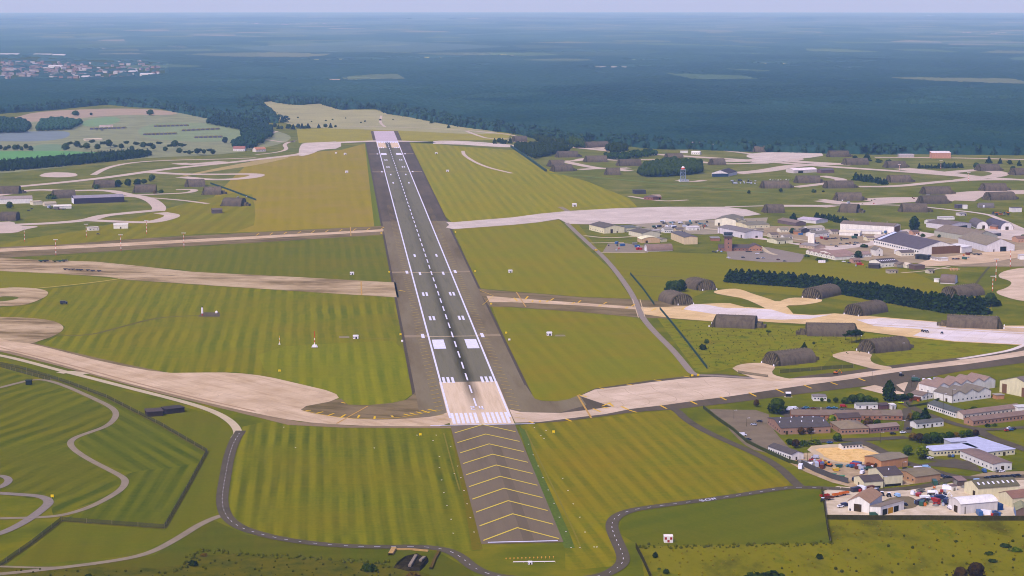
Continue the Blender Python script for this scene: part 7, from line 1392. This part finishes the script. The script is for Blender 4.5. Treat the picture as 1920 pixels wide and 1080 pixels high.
# ------------------------------------------------------------------ yard clutter
rc = random.Random(21); CM = {}
def clutter(kind, c):
    k = (kind, c)
    if k in CM: return CM[k]
    b = MB()
    if kind == 'pallet_stack':
        for j in range(4): b.box(-.9, -.7, .45 * j, .9, .7, .45 * j + .12); b.box(-.8, -.6, .45 * j + .13, .8, .6, .45 * j + .44)
    elif kind == 'steel_container':
        b.box(-3, -1.2, .05, 3, 1.2, 2.5)
        for j in range(9): b.box(-2.9 + j * .7, -1.26, .1, -2.6 + j * .7, -1.21, 2.4)
        b.box(-3.05, -1.25, 2.51, 3.05, 1.25, 2.6)
    elif kind == 'cable_drum': b.prism_y([(1.0 * math.cos(a * math.pi / 6), 1 + 1.0 * math.sin(a * math.pi / 6)) for a in range(12)], -.7, -.55); b.prism_y([(1.0 * math.cos(a * math.pi / 6), 1 + 1.0 * math.sin(a * math.pi / 6)) for a in range(12)], .55, .7); b.prism_y([(.5 * math.cos(a * math.pi / 6), 1 + .5 * math.sin(a * math.pi / 6)) for a in range(12)], -.54, .54)
    elif kind == 'gravel_heap': b.add([(0, 0, 1.3)] + [(2.2 * math.cos(a * .7) * (1 + .15 * math.sin(a * 2)), 1.7 * math.sin(a * .7), -.1) for a in range(9)], [(0, 1 + a, 1 + (a + 1) % 9) for a in range(9)])
    else: b.box(-.7, -.7, 0, .7, .7, 1.3); b.prism_y([(-.75, 1.31), (.75, 1.31), (.6, 1.6), (-.6, 1.6)], -.75, .75)
    me = mesh(kind, b.v, b.f); me.materials.append(pm(c)); CM[k] = me; return me
KW = {'pallet_stack': ('stack of pallets', 'pallets'), 'steel_container': ('steel container', 'container'), 'cable_drum': ('cable drum', 'cable drum'), 'gravel_heap': ('heap of gravel', 'heap'), 'storage_bin': ('storage bin', 'bin')}
for (x0, x1, y0, y1, n, where) in ((1500,1545,866,880,14,'in the grit yard beside the long white hut'), (1600,1640,873,885,8,'between grit yard and orange brick store'), (1596,1650,919,927,10,'along the yard lane behind the farm tractors'), (1712,1780,922,950,22,'among the vehicles of the sandy yard'), (1745,1835,908,925,12,'behind the skylight hall fence'), (1825,1900,963,970,7,'before the rounded warehouse'),
      (1140,1215,457,470,14,'in the fenced stand beside half-round hut'), (1640,1720,430,446,10,'behind the great hangar'), (1500,1620,440,462,16,'along the pale northern road'), (1235,1330,425,434,16,'at the back of equipment park'), (1720,1850,478,489,8,'before the great hangar doors'), (1600,1700,492,503,10,'round the dormered workshop'), (1690,1740,744,757,8,'beside the village entrance lawn'),
      (1560,1640,374,384,6,'beside the shelter stand'), (1706,1760,368,377,9,'on the pink-grey stand between shelters'), (1450,1530,432,445,10,'among the low northern stores'), (84,112,386,392,6,'by the low cream store'), (172,230,241,246,6,'in the pale store yard'), (430,465,370,376,6,'beside the western shelter trailers')):
    for _ in range(n):
        k = rc.choice(['pallet_stack', 'steel_container', 'cable_drum', 'gravel_heap', 'storage_bin', 'storage_bin', 'steel_container']); c = rc.choice({'gravel_heap': ['grey', 'olive'], 'pallet_stack': ['olive', 'maroon', 'silver'], 'cable_drum': ['orange', 'grey', 'maroon']}.get(k, ['white', 'grey', 'dark', 'blue', 'green', 'maroon', 'silver', 'red']))
        o = bpy.data.objects.new(k, clutter(k, c)); COL.objects.link(o); o.location = (*P(rc.uniform(x0, x1), rc.uniform(y0, y1)), .45); o.rotation_euler = (0, 0, rc.uniform(0, 3.1))
        tag(o, '%s %s %s' % (PAINT_WORD[c], KW[k][0], where), KW[k][1], '%s %ss %s' % (PAINT_WORD[c], KW[k][0], where))

# lettering on the perimeter road
cu = bpy.data.curves.new('lettering', 'FONT'); cu.body = 'SLOW'; cu.size = 4.2; cu.align_x = 'CENTER'; cu.align_y = 'CENTER'; tx = bpy.data.objects.new('lettering', cu)
me = bpy.data.meshes.new_from_object(tx); bpy.data.objects.remove(tx); pA_ = P(1318, 939.5); pB_ = P(1338, 936.5)
tag(link('road_lettering', me, [white], None, ((pA_[0] + pB_[0]) / 2, (pA_[1] + pB_[1]) / 2, Z5 + .06), math.atan2(pB_[1] - pA_[1], pB_[0] - pA_[0])), kind='structure').scale = (1, 1.5, 1)

for k_, (x0, x1, y, dp, hh_, wc_, rc_, kd_, lab_) in enumerate(((1206,1220,437.5,10,4,CREAM,(150,140,120),'gable','small cream store behind the low bow-roofed store'), (1224,1240,438,10,3.6,(206,200,190),(176,170,176),'flat','small grey flat store by the equipment park'), (1246,1262,437,12,4.4,WHITE,(160,150,146),'gable','small white store between equipment park and tan warehouse'),
    (1268,1282,436,10,4,(200,184,160),(120,104,96),'gable','small tan store behind the tan warehouse'), (1290,1312,432.5,10,4,WHITE,(196,190,198),'mono','white lean-to store at the equipment park edge'), (1446,1460,446,12,4,(212,200,180),(122,104,94),'gable','small tan store on the lane beyond the lilac hangar'),
    (1470,1486,449,10,3.6,WHITE,(140,126,120),'gable','small white hut on the lane near the long cream hut'), (1560,1574,440,12,4,(206,196,186),(110,92,92),'gable','small grey store before the white hangar corner'), (1626,1640,452,10,3.8,CREAM,(134,112,100),'gable','small cream hut at the corner of the great hangar'),
    (1688,1704,445,12,4.4,(210,204,206),(120,104,104),'gable','small grey store behind the purple-grey roof'), (1712,1724,441,10,4,(186,140,116),(120,96,92),'gable','small brick store near the tall dark conifer'), (1742,1756,421,12,4.2,WHITE,(150,140,144),'gable','small white store beside the brown-roofed hangar'),
    (1800,1812,405,10,3.6,(212,206,212),(160,150,154),'flat','small pale hut beside the road fork'), (1666,1684,513,8,3,(190,178,160),(150,130,112),'flat','low tan shelter on the meadow below the workshop'), (1600,1614,494,10,3.6,(196,150,126),(146,112,100),'gable','small brick hut below the deep pink-roofed ward'),
    (1742,1752,513,8,3,(206,196,176),(128,112,100),'gable','small cream hut beside the brown tank house'), (1908,1925,455,14,5,(200,150,120),(150,110,96),'gable','small brick store at the picture edge behind the tan-roofed hangar'), (1420,1432,437,10,4,(210,204,190),(140,124,108),'gable','small store squeezed behind the lilac hangar'))):
    bld('small_store', lab_, (x0, y), (x1, y - .6), dp, hh_, wc_, rc_, kd_, win=2 + k_ % 3, cat='store', doors=(('f', .85, 1.6, 2.2, dark_door),))
